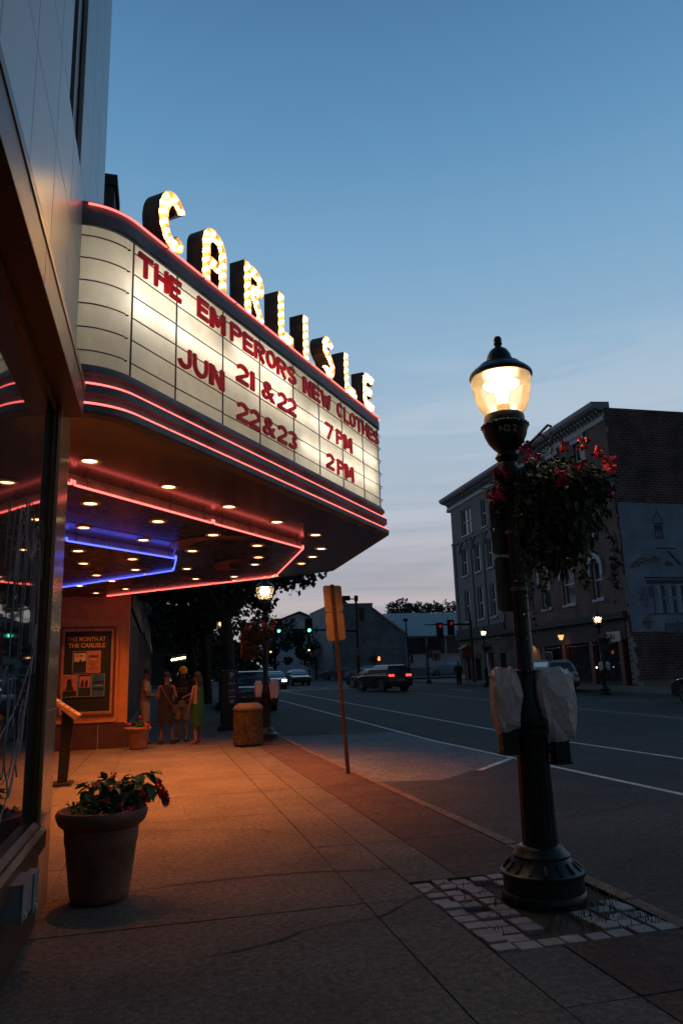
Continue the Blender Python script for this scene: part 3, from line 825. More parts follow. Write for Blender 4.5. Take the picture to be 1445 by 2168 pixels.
poster(-1.88, -1.60, 1.225, 1.73, M_pd, 'black film poster with a red picture of dancers', [
    ('picture', M_pk, lambda m: m.box(-1.85, -1.615, Yp - .001, Yp + .001, 1.43, 1.69)),
    ('silhouette', M_pd, lambda m: [m.loft([((x, Yp - .003, 1.44), .03, .002), ((x + .01, Yp - .003, 1.54), .035, .002), ((x + .01, Yp - .003, 1.60), .018, .002)], 8) for x in (-1.79, -1.70)]),
    ('spine', M_pb, lambda m: m.box(-1.878, -1.855, Yp - .001, Yp + .001, 1.23, 1.72))])
poster(-1.57, -1.29, 1.225, 1.73, M_pb, 'blue poster crossed by dark bands', [
    ('picture', M_pd, lambda m: (m.box(-1.565, -1.295, Yp - .001, Yp + .001, 1.50, 1.58), m.box(-1.565, -1.295, Yp - .001, Yp + .001, 1.36, 1.42))),
    ('print', M_pc, lambda m: bars(m, -1.55, -1.31, 1.46, 1.47, 1, .012))])

# brick stack that shows behind the panelled wall
bt = thing('brick_chimney', 'dark brick chimney stack showing behind the panelled wall', 'chimney', (-2.2, 20.9, 0))
mb = MB(); mb.box(-3.0, -1.62, 20.3, 21.6, 0, 16.0); mb.build('stack', brick_mat('chimney_brick', (.10, .06, .05), (.07, .045, .04), (.12, .11, .10), axis='X'), bt)
mb = MB(); mb.box(-3.06, -1.54, 20.24, 21.66, 16.0, 16.36); mb.build('cap', M_seam, bt)
# ------------------------------------------------------------------ marquee
FA = radians(38)
FD = Vector((sin(FA), cos(FA), 0)); FN = Vector((cos(FA), -sin(FA), 0)); FP = Vector((-.6, 6.0, 0))
def face(s, off=0.0, z=0.0):
    p = FP + FD * s + FN * off; p.z = z
    return p
def arc(c, r, a0, a1, n):
    return [(c[0] + r * cos(radians(a0 + (a1 - a0) * k / n)), c[1] + r * sin(radians(a0 + (a1 - a0) * k / n))) for k in range(n + 1)]
# plan of the letter board, wall to wall
S0, S1 = .455, 6.50
p_in = face(S0); p_out = face(S1)
r0 = .55
c0 = (p_in.x - FN.x * r0, p_in.y - FN.y * r0)
path_near = arc(c0, r0, -90, -38, 10)
r1 = .16
c1 = (p_out.x - FN.x * r1, p_out.y - FN.y * r1)
path_corner = arc(c1, r1, -38, 0, 5)
XF = path_corner[-1][0]
ang2 = degrees_ = math.degrees(atan2(4.45, 4.25))
fn2 = Vector((sin(radians(ang2)), cos(radians(ang2)), 0))    # outward normal of the far leg
c2 = (XF - r1, 15.1)
path_c2 = arc(c2, r1, 0, math.degrees(atan2(fn2.y, fn2.x)), 5)
e2 = path_c2[-1]
dl = Vector((-fn2.y, fn2.x, 0)); tt = (-.75 - e2[0]) / dl.x
end2 = (-.75, e2[1] + dl.y * tt)
plan = path_near + path_corner + path_c2 + [end2]
def offs(pl, d):
    out = []
    for i, p in enumerate(pl):
        a = pl[max(i - 1, 0)]; b = pl[min(i + 1, len(pl) - 1)]
        t1 = Vector((p[0] - a[0], p[1] - a[1])); t2 = Vector((b[0] - p[0], b[1] - p[1]))
        if t1.length < 1e-6: t1 = t2
        if t2.length < 1e-6: t2 = t1
        t1.normalize(); t2.normalize()
        n1 = Vector((t1.y, -t1.x)); n2 = Vector((t2.y, -t2.x)); n = (n1 + n2).normalized()
        k = d / max(.5, n.dot(n1))
        x = p[0] + n.x * k; y = p[1] + n.y * k
        if i in (0, len(pl) - 1): x = -.752
        out.append((x, y))
    return out
def sweep(mb, pl, prof, closed=False):
    lines = [[(x, y, z) for x, y in offs(pl, o)] for o, z in prof]
    n = len(pl); m = len(prof)
    fs_ = []
    for k in range(m if closed else m - 1):
        q = (k + 1) % m
        for i in range(n - 1): fs_.append((k * n + i, k * n + i + 1, q * n + i + 1, q * n + i))
    mb.add([p for l in lines for p in l], fs_)
mq = thing('marquee', 'trapezoid cinema marquee with white letter board and red neon edges', 'marquee', (-.75, 13, 3.69))
mb = MB()
sweep(mb, plan, [(-.30, 4.15), (0.012, 4.15), (.03, 4.12), (.055, 4.085), (.055, 4.06), (.010, 4.05), (.010, 3.955), (.085, 3.945), (.085, 3.875), (.035, 3.865), (.035, 3.770), (.11, 3.76), (.11, 3.70), (.09, 3.686), (-.02, 3.686), (-.02, 3.75)])
mb.build('lower_fascia', M_navy, mq, smooth=True, auto=25)
mb = MB()
sweep(mb, plan, [(-.30, 5.47), (.012, 5.47), (.03, 5.49), (.03, 5.60), (.02, 5.61), (.02, 5.695), (.0, 5.70), (-.1, 5.70)])
mb.build('top_fascia', M_navy, mq, smooth=True, auto=25)
mb = MB()
rp_ = offs(plan, -.03)
mb.add([(x, y, 5.70) for x, y in rp_] + [(-.752, plan[0][1], 5.7)], [tuple(range(len(rp_)))])
mb.build('roof', M_black, mq)
def at_off(pl, o, z): return [(x, y, z) for x, y in offs(pl, o)]
mb = MB(); mb.tube(at_off(plan, .036, 5.665)[1:-1], .0095, 8); mb.build('neon_tube', E_red, mq)
mb = MB(); mb.tube(at_off(plan, .06, 3.963)[0:-1], .0105, 8); mb.build('neon_tube', E_red, mq)
mb = MB(); mb.tube(at_off(plan, .085, 3.778)[0:-1], .0105, 8); mb.build('neon_tube', E_red, mq)
mb = MB()
for s in [.9 + .62 * i for i in range(10)]:
    for o, z, b in ((.045, 5.655, .018), (.06, 3.963, .01), (.085, 3.778, .034)):
        mb.cyl(face(s, b, z), face(s, o + .012, z), .007, 6)
mb.build('tube_support', M_grey, mq)
# letter-board bays
seams = [.46, 1.11, 1.93, 2.71, 3.55, 4.29, 5.06, 5.84, 6.50]
Z0, Z1 = 4.155, 5.466
def strip(pl, z0, z1, d):
    mb = MB(); n = len(pl)
    a = [(x, y, z0) for x, y in pl]; b = [(x, y, z1) for x, y in pl]
    mb.add(a + b, [(i, i + 1, n + i + 1, n + i) for i in range(n - 1)])
    return mb
strip(path_near, Z0, Z1, 0).build('letter_panel', M_sheet, mq, smooth=True)['label'] = 'curved end bay without letters beside the wall'
for a, b in zip(seams, seams[1:]):
    pa, pb_ = face(a), face(b)
    mb = MB(); mb.quad((pa.x, pa.y, Z0), (pb_.x, pb_.y, Z0), (pb_.x, pb_.y, Z1), (pa.x, pa.y, Z1)); mb.build('letter_panel', M_sheet, mq)
strip(path_corner + path_c2[:1], Z0, Z1, 0).build('letter_panel', M_sheet, mq)
strip(path_c2 + [end2], Z0, Z1, 0).build('letter_panel', M_sheet, mq)
for s in seams:
    mb = MB(); mb.box(-.006, .006, -.006, .010, Z0, Z1); mb.v = [face(s + p.x, p.y, p.z) for p in mb.v]; mb.build('seam_strip', M_black, mq)
for z in (5.36, 5.145, 4.93, 4.71, 4.49, 4.275):
    mb = MB(); mb.tube(at_off(path_near[1:] , .018, z), .0065, 5)
    for a, b in zip(seams, seams[1:]): mb.tube([face(a + .004, .018, z + random.uniform(-.006, .006)), face(b - .004, .018, z + random.uniform(-.006, .006))], .0065, 5)
    pc_ = at_off(path_corner + path_c2, .03, z); mb.tube(pc_, .0065, 5)
    mb.build('letter_rail', M_black, mq)
# light box behind the sheets
mb = MB()
M_box = mat('light_box_white', (.75, .73, .68), .6)
inner = offs(plan, -.34)
mb.add([(x, y, 4.152) for x, y in inner] + [(x, y, 5.469) for x, y in inner], [(i, i + 1, len(inner) + i + 1, len(inner) + i) for i in range(len(inner) - 1)])
sweep(mb, plan, [(-.34, 4.153), (-.003, 4.153)]); sweep(mb, plan, [(-.34, 5.468), (-.003, 5.468)])
mb.build('light_box', M_box, mq)
def tl(sa, sb, z, o=-.115):
    mb = MB(); mb.tube([face(sa, o, z), face(sb, o, z)], .015, 8); mb.build('fluorescent_tube', E_tube, mq)
tl(.50, 2.3, 4.88); tl(2.4, 3.9, 4.86); tl(2.15, 3.5, 5.16, -.115)
tl(4.0, 5.4, 4.90); tl(5.45, 6.42, 4.88)
tl(3.75, 5.0, 4.46); tl(5.1, 6.4, 4.50)
tl(.62, 1.7, 5.22, -.15)
mb = MB(); mb.tube([face(.52, -.17, 4.72), face(.52, -.17, 5.2)], .019, 8); mb.build('fluorescent_tube', E_tube, mq)
mb = MB(); mb.tube([(XF - .17, 11.5, 4.85), (XF - .17, 15.0, 4.85)], .019, 8); mb.build('fluorescent_tube', E_tube, mq)
# changeable letters
W_ = {'I': .42, 'M': 1.32, 'W': 1.35, 'N': 1.08, 'L': .88, 'E': .92, 'J': .86, '1': .5, '&': 1.1}
def word(s, a, b, z, h=.225):
    s = s.replace('1', 'I')
    ws = [W_.get(c, 1.0) for c in s]; gap = .16
    unit = (b - a) / (sum(ws) + gap * (len(s) - 1)); x = a
    for c, w in zip(s, ws):
        mb = MB(); jz = random.uniform(-.008, .008); tl_ = random.uniform(-.02, .02)
        wu = w * unit; st_w = .044
        def A_(cx, cy, rx, ry, a0, a1, n=12): return [(cx + rx * cos(radians(a0 + (a1 - a0) * k / n)), cy + ry * sin(radians(a0 + (a1 - a0) * k / n))) for k in range(n + 1)]
        e_ = st_w / 2; W2, H2 = wu, h
        SG = {'T': [[(0, H2 - e_), (W2, H2 - e_)], [(W2 / 2, H2 - st_w), (W2 / 2, 0)]], 'H': [[(e_, 0), (e_, H2)], [(W2 - e_, 0), (W2 - e_, H2)], [(st_w, H2 / 2), (W2 - st_w, H2 / 2)]],
              'E': [[(e_, 0), (e_, H2)], [(st_w, e_), (W2, e_)], [(st_w, H2 / 2), (W2 * .9, H2 / 2)], [(st_w, H2 - e_), (W2, H2 - e_)]],
              'P': [[(e_, 0), (e_, H2)], [(st_w, H2 - e_), (W2 * .5, H2 - e_)] + A_(W2 * .5, H2 * .71, W2 * .5 - e_, H2 * .29 - e_, 90, -90)[1:] + [(st_w, H2 * .42 + e_)]],
              'O': [A_(W2 / 2, H2 / 2, W2 / 2 - e_, H2 / 2 - e_, 90, 450, 20)], 'C': [A_(W2 / 2, H2 / 2, W2 / 2 - e_, H2 / 2 - e_, 45, 315, 16)],
              'L': [[(e_, 0), (e_, H2)], [(st_w, e_), (W2, e_)]], 'U': [[(e_, H2), (e_, W2 / 2)] + A_(W2 / 2, W2 / 2, W2 / 2 - e_, W2 / 2 - e_, 180, 360)[1:-1] + [(W2 - e_, W2 / 2), (W2 - e_, H2)]],
              'J': [[(W2 - e_, H2), (W2 - e_, W2 * .42)] + A_(W2 / 2, W2 * .42, W2 / 2 - e_, W2 * .42 - e_, 0, -170)[1:]],
              'S': [A_(W2 / 2, H2 * .735 - e_ * .2, W2 / 2 - e_, H2 * .265 - e_ * .8, 30, 270) + A_(W2 / 2, H2 * .265 + e_ * .2, W2 / 2 - e_, H2 * .265 - e_ * .8, 90, -150)[1:]],
              '2': [A_(W2 / 2, H2 * .68, W2 / 2 - e_, H2 * .32 - e_, 165, -35) + [(e_ * 1.2, st_w * .9), (e_, e_)], [(0, e_), (W2, e_)]],
              '3': [A_(W2 / 2, H2 * .74, W2 / 2 - e_, H2 * .26 - e_, 150, -80), A_(W2 / 2, H2 * .28, W2 / 2 - e_, H2 * .28 - e_, 80, -150)], '7': [[(0, H2 - e_), (W2, H2 - e_)], [(W2 - e_ * 1.2, H2 - st_w * .8), (W2 * .32, 0)]]}
        SG['R'] = SG['P'] + [[(W2 * .48, H2 * .40), (W2 - e_, 0)]]
        GP = {'M': [(0, 0), (0, 1), (.25, 1), (.5, .50), (.75, 1), (1, 1), (1, 0), (.78, 0), (.78, .60), (.57, .20), (.43, .20), (.22, .60), (.22, 0)],
              'N': [(0, 0), (0, 1), (.27, 1), (.75, .36), (.75, 1), (1, 1), (1, 0), (.73, 0), (.25, .64), (.25, 0)]}
        GP['W'] = [(0, 1), (.21, 1), (.325, .36), (.41, .82), (.59, .82), (.675, .36), (.79, 1), (1, 1), (.80, 0), (.60, 0), (.5, .46), (.40, 0), (.20, 0)]
        if c in GP:
            mb.prism(GP[c], lambda u_, v_, d_: face(x + w * unit * u_, d_, z + jz + h * v_), .026, .052)
        elif c in SG:
            for si, pl in enumerate(SG[c]):
                n = len(pl); L_, Rr = [], []
                for i, p in enumerate(pl):
                    q0 = pl[max(i - 1, 0)]; q1 = pl[min(i + 1, n - 1)]
                    t1 = Vector((p[0] - q0[0], p[1] - q0[1])); t2 = Vector((q1[0] - p[0], q1[1] - p[1]))
                    if t1.length < 1e-6: t1 = t2
                    if t2.length < 1e-6: t2 = t1
                    t1.normalize(); t2.normalize(); n1 = Vector((-t1.y, t1.x)); n2 = Vector((-t2.y, t2.x)); nn = (n1 + n2).normalized(); kk = e_ / max(.55, nn.dot(n1))
                    L_.append((p[0] + nn.x * kk, p[1] + nn.y * kk)); Rr.append((p[0] - nn.x * kk, p[1] - nn.y * kk))
                mp3 = lambda u_, v_, d_: face(x + u_, d_, z + jz + v_ + tl_ * u_ * .4)
                fo = .052 - .0012 * si
                a_ = [mp3(u_, v_, fo) for u_, v_ in L_] + [mp3(u_, v_, fo) for u_, v_ in Rr] + [mp3(u_, v_, .026) for u_, v_ in L_] + [mp3(u_, v_, .026) for u_, v_ in Rr]
                fs_ = []
                for i in range(n - 1): fs_ += [(i, i + 1, n + i + 1, n + i), (2 * n + i, 3 * n + i, 3 * n + i + 1, 2 * n + i + 1), (i, 2 * n + i, 2 * n + i + 1, i + 1), (n + i, n + i + 1, 3 * n + i + 1, 3 * n + i)]
                fs_ += [(0, n, 3 * n, 2 * n), (n - 1, 3 * n - 1, 4 * n - 1, 2 * n - 1)]
                mb.add(a_, fs_)
        elif c == 'I':
            mb.bbox(-.5, .5, 0, .026, 0, h, .004); mb.v = [face(x + w * unit / 2 + p.x * .30 * unit, .026 + p.y, z + jz + p.z) for p in mb.v]
        else: put_text(mb, c, face(x, .026, z + jz), FD + Vector((0, 0, tl_)), (0, 0, 1), w * unit, h, .026, .002 if c in 'MNW' else .014)
        mb.build('letter', M_redlet, mq)['label'] = 'red character ' + ('1' if (c == 'I') else c)
        x += (w + gap) * unit
word('THE', .49, 1.13, 5.165); word('EM', 1.41, 1.92, 5.165); word('PERORS', 2.03, 3.57, 5.165); word('NEW', 3.77, 4.62, 5.165); word('CLOTHES', 4.83, 6.45, 5.165)
word('JUN', 1.10, 1.90, 4.505)
word('21', 2.15, 2.54, 4.725); word('&', 2.70, 3.0, 4.725); word('22', 3.08, 3.55, 4.725); word('7', 4.43, 4.66, 4.725); word('PM', 4.78, 5.33, 4.725)
word('22', 2.16, 2.65, 4.285); word('&', 2.72, 3.01, 4.285); word('23', 3.07, 3.55, 4.285); word('2', 4.43, 4.66, 4.285); word('PM', 4.78, 5.35, 4.285)

# soffit
outer = offs(plan, .0)
sof = [(-4.49, 6.06), (-.76, 6.06)] + outer + [(-.76, 18.84), (-4.49, 18.84)]
mb = MB(); mb.prism(sof, lambda u, v, d: (u, v, d), 3.69, 3.74)
mb.build('soffit', M_tan, mq)
RED = [(-2.55, 6.10), (2.19, 11.72), (2.23, 15.1), (-1.32, 18.55)]
def riser(pl, z0, z1, par):
    op = grow(pl, .003); mb = MB(); n = len(op)
    mb.add([(x, y, z0) for x, y in op] + [(x, y, z1) for x, y in op], [(i, i + 1, n + i + 1, n + i) for i in range(n - 1)])
    mb.build('glow_catch_strip', mat('pale_glow_catch', (.45, .40, .36), .3), par)  # pale strip added over the step face to catch the neon glow
def grow(pl, d):
    out = []
    for i, p in enumerate(pl):
        a = pl[max(i - 1, 0)]; b = pl[min(i + 1, len(pl) - 1)]
        t1 = Vector((p[0] - a[0], p[1] - a[1])); t2 = Vector((b[0] - p[0], b[1] - p[1]))
        if t1.length < 1e-6: t1 = t2
        if t2.length < 1e-6: t2 = t1
        t1.normalize(); t2.normalize(); n1 = Vector((t1.y, -t1.x)); n2 = Vector((t2.y, -t2.x)); n = (n1 + n2).normalized()
        k = d / max(.4, n.dot(n1)); out.append((p[0] + n.x * k, p[1] + n.y * k))
    return out
redp = [(-4.47, 6.10)] + RED + [(-1.46, 18.82), (-4.47, 18.82)]
mb = MB(); mb.prism(redp, lambda u, v, d: (u, v, d), 3.575, 3.688); mb.build('soffit_step', M_soffb, mq)
riser(RED, 3.577, 3.689, mq)
BLU = [(-4.4, 7.6), (.17, 12.2), (.15, 13.5), (-3.9, 18.0)]
def grow(pl, d):
    out = []
    for i, p in enumerate(pl):
        a = pl[max(i - 1, 0)]; b = pl[min(i + 1, len(pl) - 1)]
        t1 = Vector((p[0] - a[0], p[1] - a[1])); t2 = Vector((b[0] - p[0], b[1] - p[1]))
        if t1.length < 1e-6: t1 = t2
        if t2.length < 1e-6: t2 = t1
        t1.normalize(); t2.normalize(); n1 = Vector((t1.y, -t1.x)); n2 = Vector((t2.y, -t2.x)); n = (n1 + n2).normalized()
        k = d / max(.4, n.dot(n1)); out.append((p[0] + n.x * k, p[1] + n.y * k))
    return out
tp = grow(BLU, .62)
mb = MB(); mb.prism([(-4.45, 6.5), (max(tp[0][0], -4.44), max(tp[0][1], 6.5))] + tp[1:3] + [(tp[3][0] + .2, 18.75), (-4.45, 18.75)], lambda u, v, d: (u, v, d), 3.570, 3.574); mb.build('soffit_band', M_tan, mq)
mb = MB(); mb.prism([(-4.46, 7.9)] + BLU + [(-3.8, 18.7), (-4.46, 18.7)], lambda u, v, d: (u, v, d), 3.47, 3.5695); bs = mb.build('soffit_step', M_soffb, mq)
riser(BLU, 3.472, 3.569, mq)
mb = MB()
for (x0, y0, r_, a0, a1) in [(-1.2, 13.3, .75, 20, 160), (-1.9, 14.4, .9, 200, 340), (-.6, 13.6, .45, -60, 80), (-2.6, 12.6, .8, 30, 200)]:
    a = arc((x0, y0), r_, a0, a1, 14); b = arc((x0, y0), r_ - .12, a0, a1, 14)
    mb = MB(); n = len(a); mb.add([(x, y, 3.466) for x, y in a] + [(x, y, 3.466) for x, y in b], [(i, i + 1, n + i + 1, n + i) for i in range(n - 1)])
    mb.build('scroll_pattern', M_rust, bs)
mb = MB()
for (x0, y0, r_, a0, a1) in [(1.9, 13.6, 1.0, 130, 230), (1.1, 15.2, .8, 60, 200), (1.0, 11.6, .9, 150, 290)]:
    a = arc((x0, y0), r_, a0, a1, 14); b = arc((x0, y0), r_ - .3, a0, a1, 14)
    mb = MB(); n = len(a); mb.add([(x, y, 3.567) for x, y in a] + [(x, y, 3.567) for x, y in b], [(i, i + 1, n + i + 1, n + i) for i in range(n - 1)])
    mb.build('scroll_pattern', M_rust, mq)
# neon borders hung under the soffit
def neon_border(pl, z, zc, m, nm, lab, cuts, gl):
    t = thing(nm, lab, 'neon light', (pl[1][0], pl[1][1], zc), 'neon borders under the marquee')
    op = grow(pl, .045)
    for i in range(len(op) - 1):
        a, b = Vector((*op[i], z)), Vector((*op[i + 1], z)); n_ = cuts[i]
        for k in range(n_):
            p, q = a.lerp(b, k / n_), a.lerp(b, (k + 1) / n_); d = (q - p).normalized()
            mb = MB(); u = Vector((0, 0, .05))
            mb.tube([p + d * .02 + u, p + d * .022, p + d * .04, q - d * .04, q - d * .022, q - d * .02 + u], .0125, 8); mb.build('tube', m, t)
            mb = MB()
            for f in (.08, .36, .64, .92):
                c = p.lerp(q, f); mb.cyl((c.x, c.y, z + .01), (c.x, c.y, zc), .009, 6); mb.cyl((c.x, c.y, zc - .012), (c.x, c.y, zc), .02, 8)
            mb.build('support', M_grey, t)
    return t
neon_border(RED, 3.560, 3.69, E_red, 'neon_border', 'red neon outline under the marquee following its outer edge', [3, 1, 3], 1)
neon_border(BLU, 3.455, 3.57, E_blue, 'neon_border', 'blue neon outline under the marquee inside the red one', [3, 1, 3], 1)

# recessed downlights
M_can = mat('lamp_can', (.75, .60, .36), .35, .3, .1, 10)
def downlight(loc, lab):
    t = thing('downlight', lab, 'ceiling light', loc, 'recessed downlights in the marquee soffit')
    mb = MB(); mb.lathe([(.072, -.004), (.085, -.016), (.112, -.014), (.122, -.003), (.122, 0)], loc[0], loc[1], loc[2], 24, cap=False); mb.build('trim_ring', M_can, t, smooth=True)
    mb = MB(); mb.lathe([(.001, -.010), (.055, -.0095), (.074, -.0045)], loc[0], loc[1], loc[2], 20, cap=False); mb.build('lens', E_down, t, smooth=True)
    lamp('downlight_lamp', 'SPOT', (loc[0], loc[1], loc[2] - .03), DL_E, (1.0, .26, .05), t, .06, radians(100), .85)
    return t
DL_E = 145.0
ords = ['first', 'second', 'third', 'fourth', 'fifth', 'sixth', 'seventh']
rows = [
    ('outside the near red neon leg', 3.69, [(-.73, 7.47), (.05, 8.41), (.82, 9.35), (1.58, 10.25), (2.33, 11.17)]),
    ('between the red neon and the street edge', 3.69, [(2.69, 12.42), (2.71, 13.30), (2.65, 14.12)]),
    ('outside the far red neon leg', 3.69, [(.13, 17.72), (.85, 16.98), (1.61, 16.68), (2.39, 15.89)]),
    ('just inside the near red neon leg', 3.63, [(-.86, 9.1), (-.07, 10.08), (.73, 11.0), (1.50, 11.86)]),
    ('just inside the street side of the red neon', 3.63, [(1.67, 13.05), (1.71, 13.9)]),
    ('just inside the far red neon leg', 3.63, [(-1.53, 18.5), (-.82, 17.7), (.69, 15.95), (1.48, 15.6)]),
    ('outside the near blue neon leg', 3.626, [(-1.86, 9.7), (-1.07, 10.55), (-.29, 11.45), (.48, 12.4)]),
    ('outside the far blue neon leg', 3.626, [(-1.76, 17.05), (-1.03, 16.25), (-.29, 15.18), (.46, 14.45)]),
    ('inside the blue neon outline', 3.575, [(-2.1, 11.6), (-1.30, 12.15), (-.50, 12.95), (-.49, 14.2), (-1.34, 13.45), (-1.24, 14.95), (-2.2, 14.4)])]
first = None
for rn, z, pts in rows:
    for k, (x, y) in enumerate(pts):
        if z == 3.63: x, y, z2 = x * .972, y * .972, 3.575
        elif z == 3.626: x, y, z2 = x * .972, y * .972, 3.57
        elif z == 3.575: x, y, z2 = x * .95, y * .95, 3.47
        else: z2 = z
        lab = 'warm downlight %s, %s from the wall' % (rn, ords[k])
        if first is None:
            first = downlight((x, y, z2), lab)
        else:
            c = copy_tree(first); c.location = (x, y, z2); c['label'] = lab

# bulb letters on the roof edge
def channel(ch, s, w, h, which):
    D = .21; zb = 5.705; o = .004; st = .145
    t = thing('channel_letter', 'bulb-lit marquee letter %s, %s' % (ch, which), 'sign letter', face(s, o - D / 2, zb), 'CARLISLE bulb letters on the marquee roof')
    a = st / 2
    def ar(cx, cy, rx, ry, a0, a1, n=14): return [(cx + rx * cos(radians(a0 + (a1 - a0) * k / n)), cy + ry * sin(radians(a0 + (a1 - a0) * k / n))) for k in range(n + 1)]
    P = {
        'C': [ar(w / 2, h / 2, w / 2 - a, h / 2 - a, 38, 322, 26)],
        'A': [[(a, 0), (a, h - w / 2)] + ar(w / 2, h - w / 2, w / 2 - a, w / 2 - a, 180, 0, 12)[1:-1] + [(w - a, h - w / 2), (w - a, 0)], [(st, h * .36), (w - st, h * .36)]],
        'R': [[(a, 0), (a, h)], [(st, h - a), (w * .5, h - a)] + ar(w * .5, h * .73 - a * .2, w * .5 - a, h * .27 - a * .8, 90, -90, 10)[1:] + [(st, h * .46)], [(w * .45, h * .43), (w - a, 0)]],
        'L': [[(a, 0), (a, h)], [(st, a), (w, a)]],
        'I': [[(a, 0), (a, h)]],
        'S': [ar(w / 2, h * .74 - a * .25, w / 2 - a, h * .26 - a * .75, 25, 270, 14) + ar(w / 2, h * .26 + a * .25, w / 2 - a, h * .26 - a * .75, 90, -155, 14)[1:]],
        'E': [[(w, a)] + [(a + .05, a), (a, a + .05), (a, h - w * .42)] + ar(a + w * .36, h - a - w * .36, w * .36, w * .36, 180, 90, 6)[1:] + [(w, h - a)], [(st, h * .5), (w * .85, h * .5)]],
    }[ch]
    if ch == 'I': w = st
    u0 = -w / 2
    side, fc = MB(), MB(); bulbs = []
    for si, pl in enumerate(P):
        n = len(pl); L_, Rr = [], []
        for i, p in enumerate(pl):
            q0 = pl[max(i - 1, 0)]; q1 = pl[min(i + 1, n - 1)]
            t1 = Vector((p[0] - q0[0], p[1] - q0[1])); t2 = Vector((q1[0] - p[0], q1[1] - p[1]))
            if t1.length < 1e-6: t1 = t2
            if t2.length < 1e-6: t2 = t1
            t1.normalize(); t2.normalize(); n1 = Vector((-t1.y, t1.x)); n2 = Vector((-t2.y, t2.x)); nn = (n1 + n2).normalized(); k = a / max(.5, nn.dot(n1))
            L_.append((p[0] + nn.x * k, p[1] + nn.y * k)); Rr.append((p[0] - nn.x * k, p[1] - nn.y * k))
        e = .003 * si
        f3 = lambda u, v, d: face(s + u0 + u, o - d, zb + max(v, 0) + .002)
        fr = [f3(u, v, .028 + e) for u, v in L_] + [f3(u, v, .028 + e) for u, v in Rr]
        fc.add(fr, [(i, i + 1, n + i + 1, n + i) for i in range(n - 1)])
        loop = L_ + Rr[::-1]; m_ = len(loop)
        vs_ = [f3(u, v, 0) for u, v in loop] + [f3(u, v, D - e) for u, v in loop]
        side.add(vs_, [(i, (i + 1) % m_, m_ + (i + 1) % m_, m_ + i) for i in range(m_)])
        side.add([f3(u, v, D - e) for u, v in L_] + [f3(u, v, D - e) for u, v in Rr], [(i, i + 1, n + i + 1, n + i) for i in range(n - 1)])
        # bulbs in two staggered rows
        acc = .03; k = 0
        for i in range(n - 1):
            A_, B_ = Vector(pl[i]), Vector(pl[i + 1]); l = (B_ - A_).length
            if l < 1e-6: continue
            d = (B_ - A_) / l; nn = Vector((-d.y, d.x))
            while acc < l:
                c = A_ + d * acc + nn * (.033 if k % 2 else -.033)
                bulbs.append(f3(c.x, max(c.y, .03), .012)); k += 1; acc += .058
            acc -= l
    side.build('channel_side', M_channel, t)
    fc.build('channel_face', M_face, t)
    for b in bulbs:
        mb = MB(); mb.ball(b, .0245, 6); mb.build('bulb', E_bulb, t, smooth=True)
    return t
channel('C', 1.04, .47, .66, 'first of the row beside the wall')
channel('A', 1.77, .46, .66, 'second of the row with an arched top')
channel('R', 2.61, .45, .65, 'third of the row between A and L')
channel('L', 3.39, .39, .64, 'fourth of the row between R and I')
channel('I', 3.95, .20, .63, 'fifth of the row between L and S')
channel('S', 4.68, .39, .63, 'sixth of the row between I and L')
channel('L', 5.45, .43, .63, 'seventh of the row between S and E')
channel('E', 6.18, .44, .63, 'last of the row at the street corner')
from mathutils import noise as mnoise
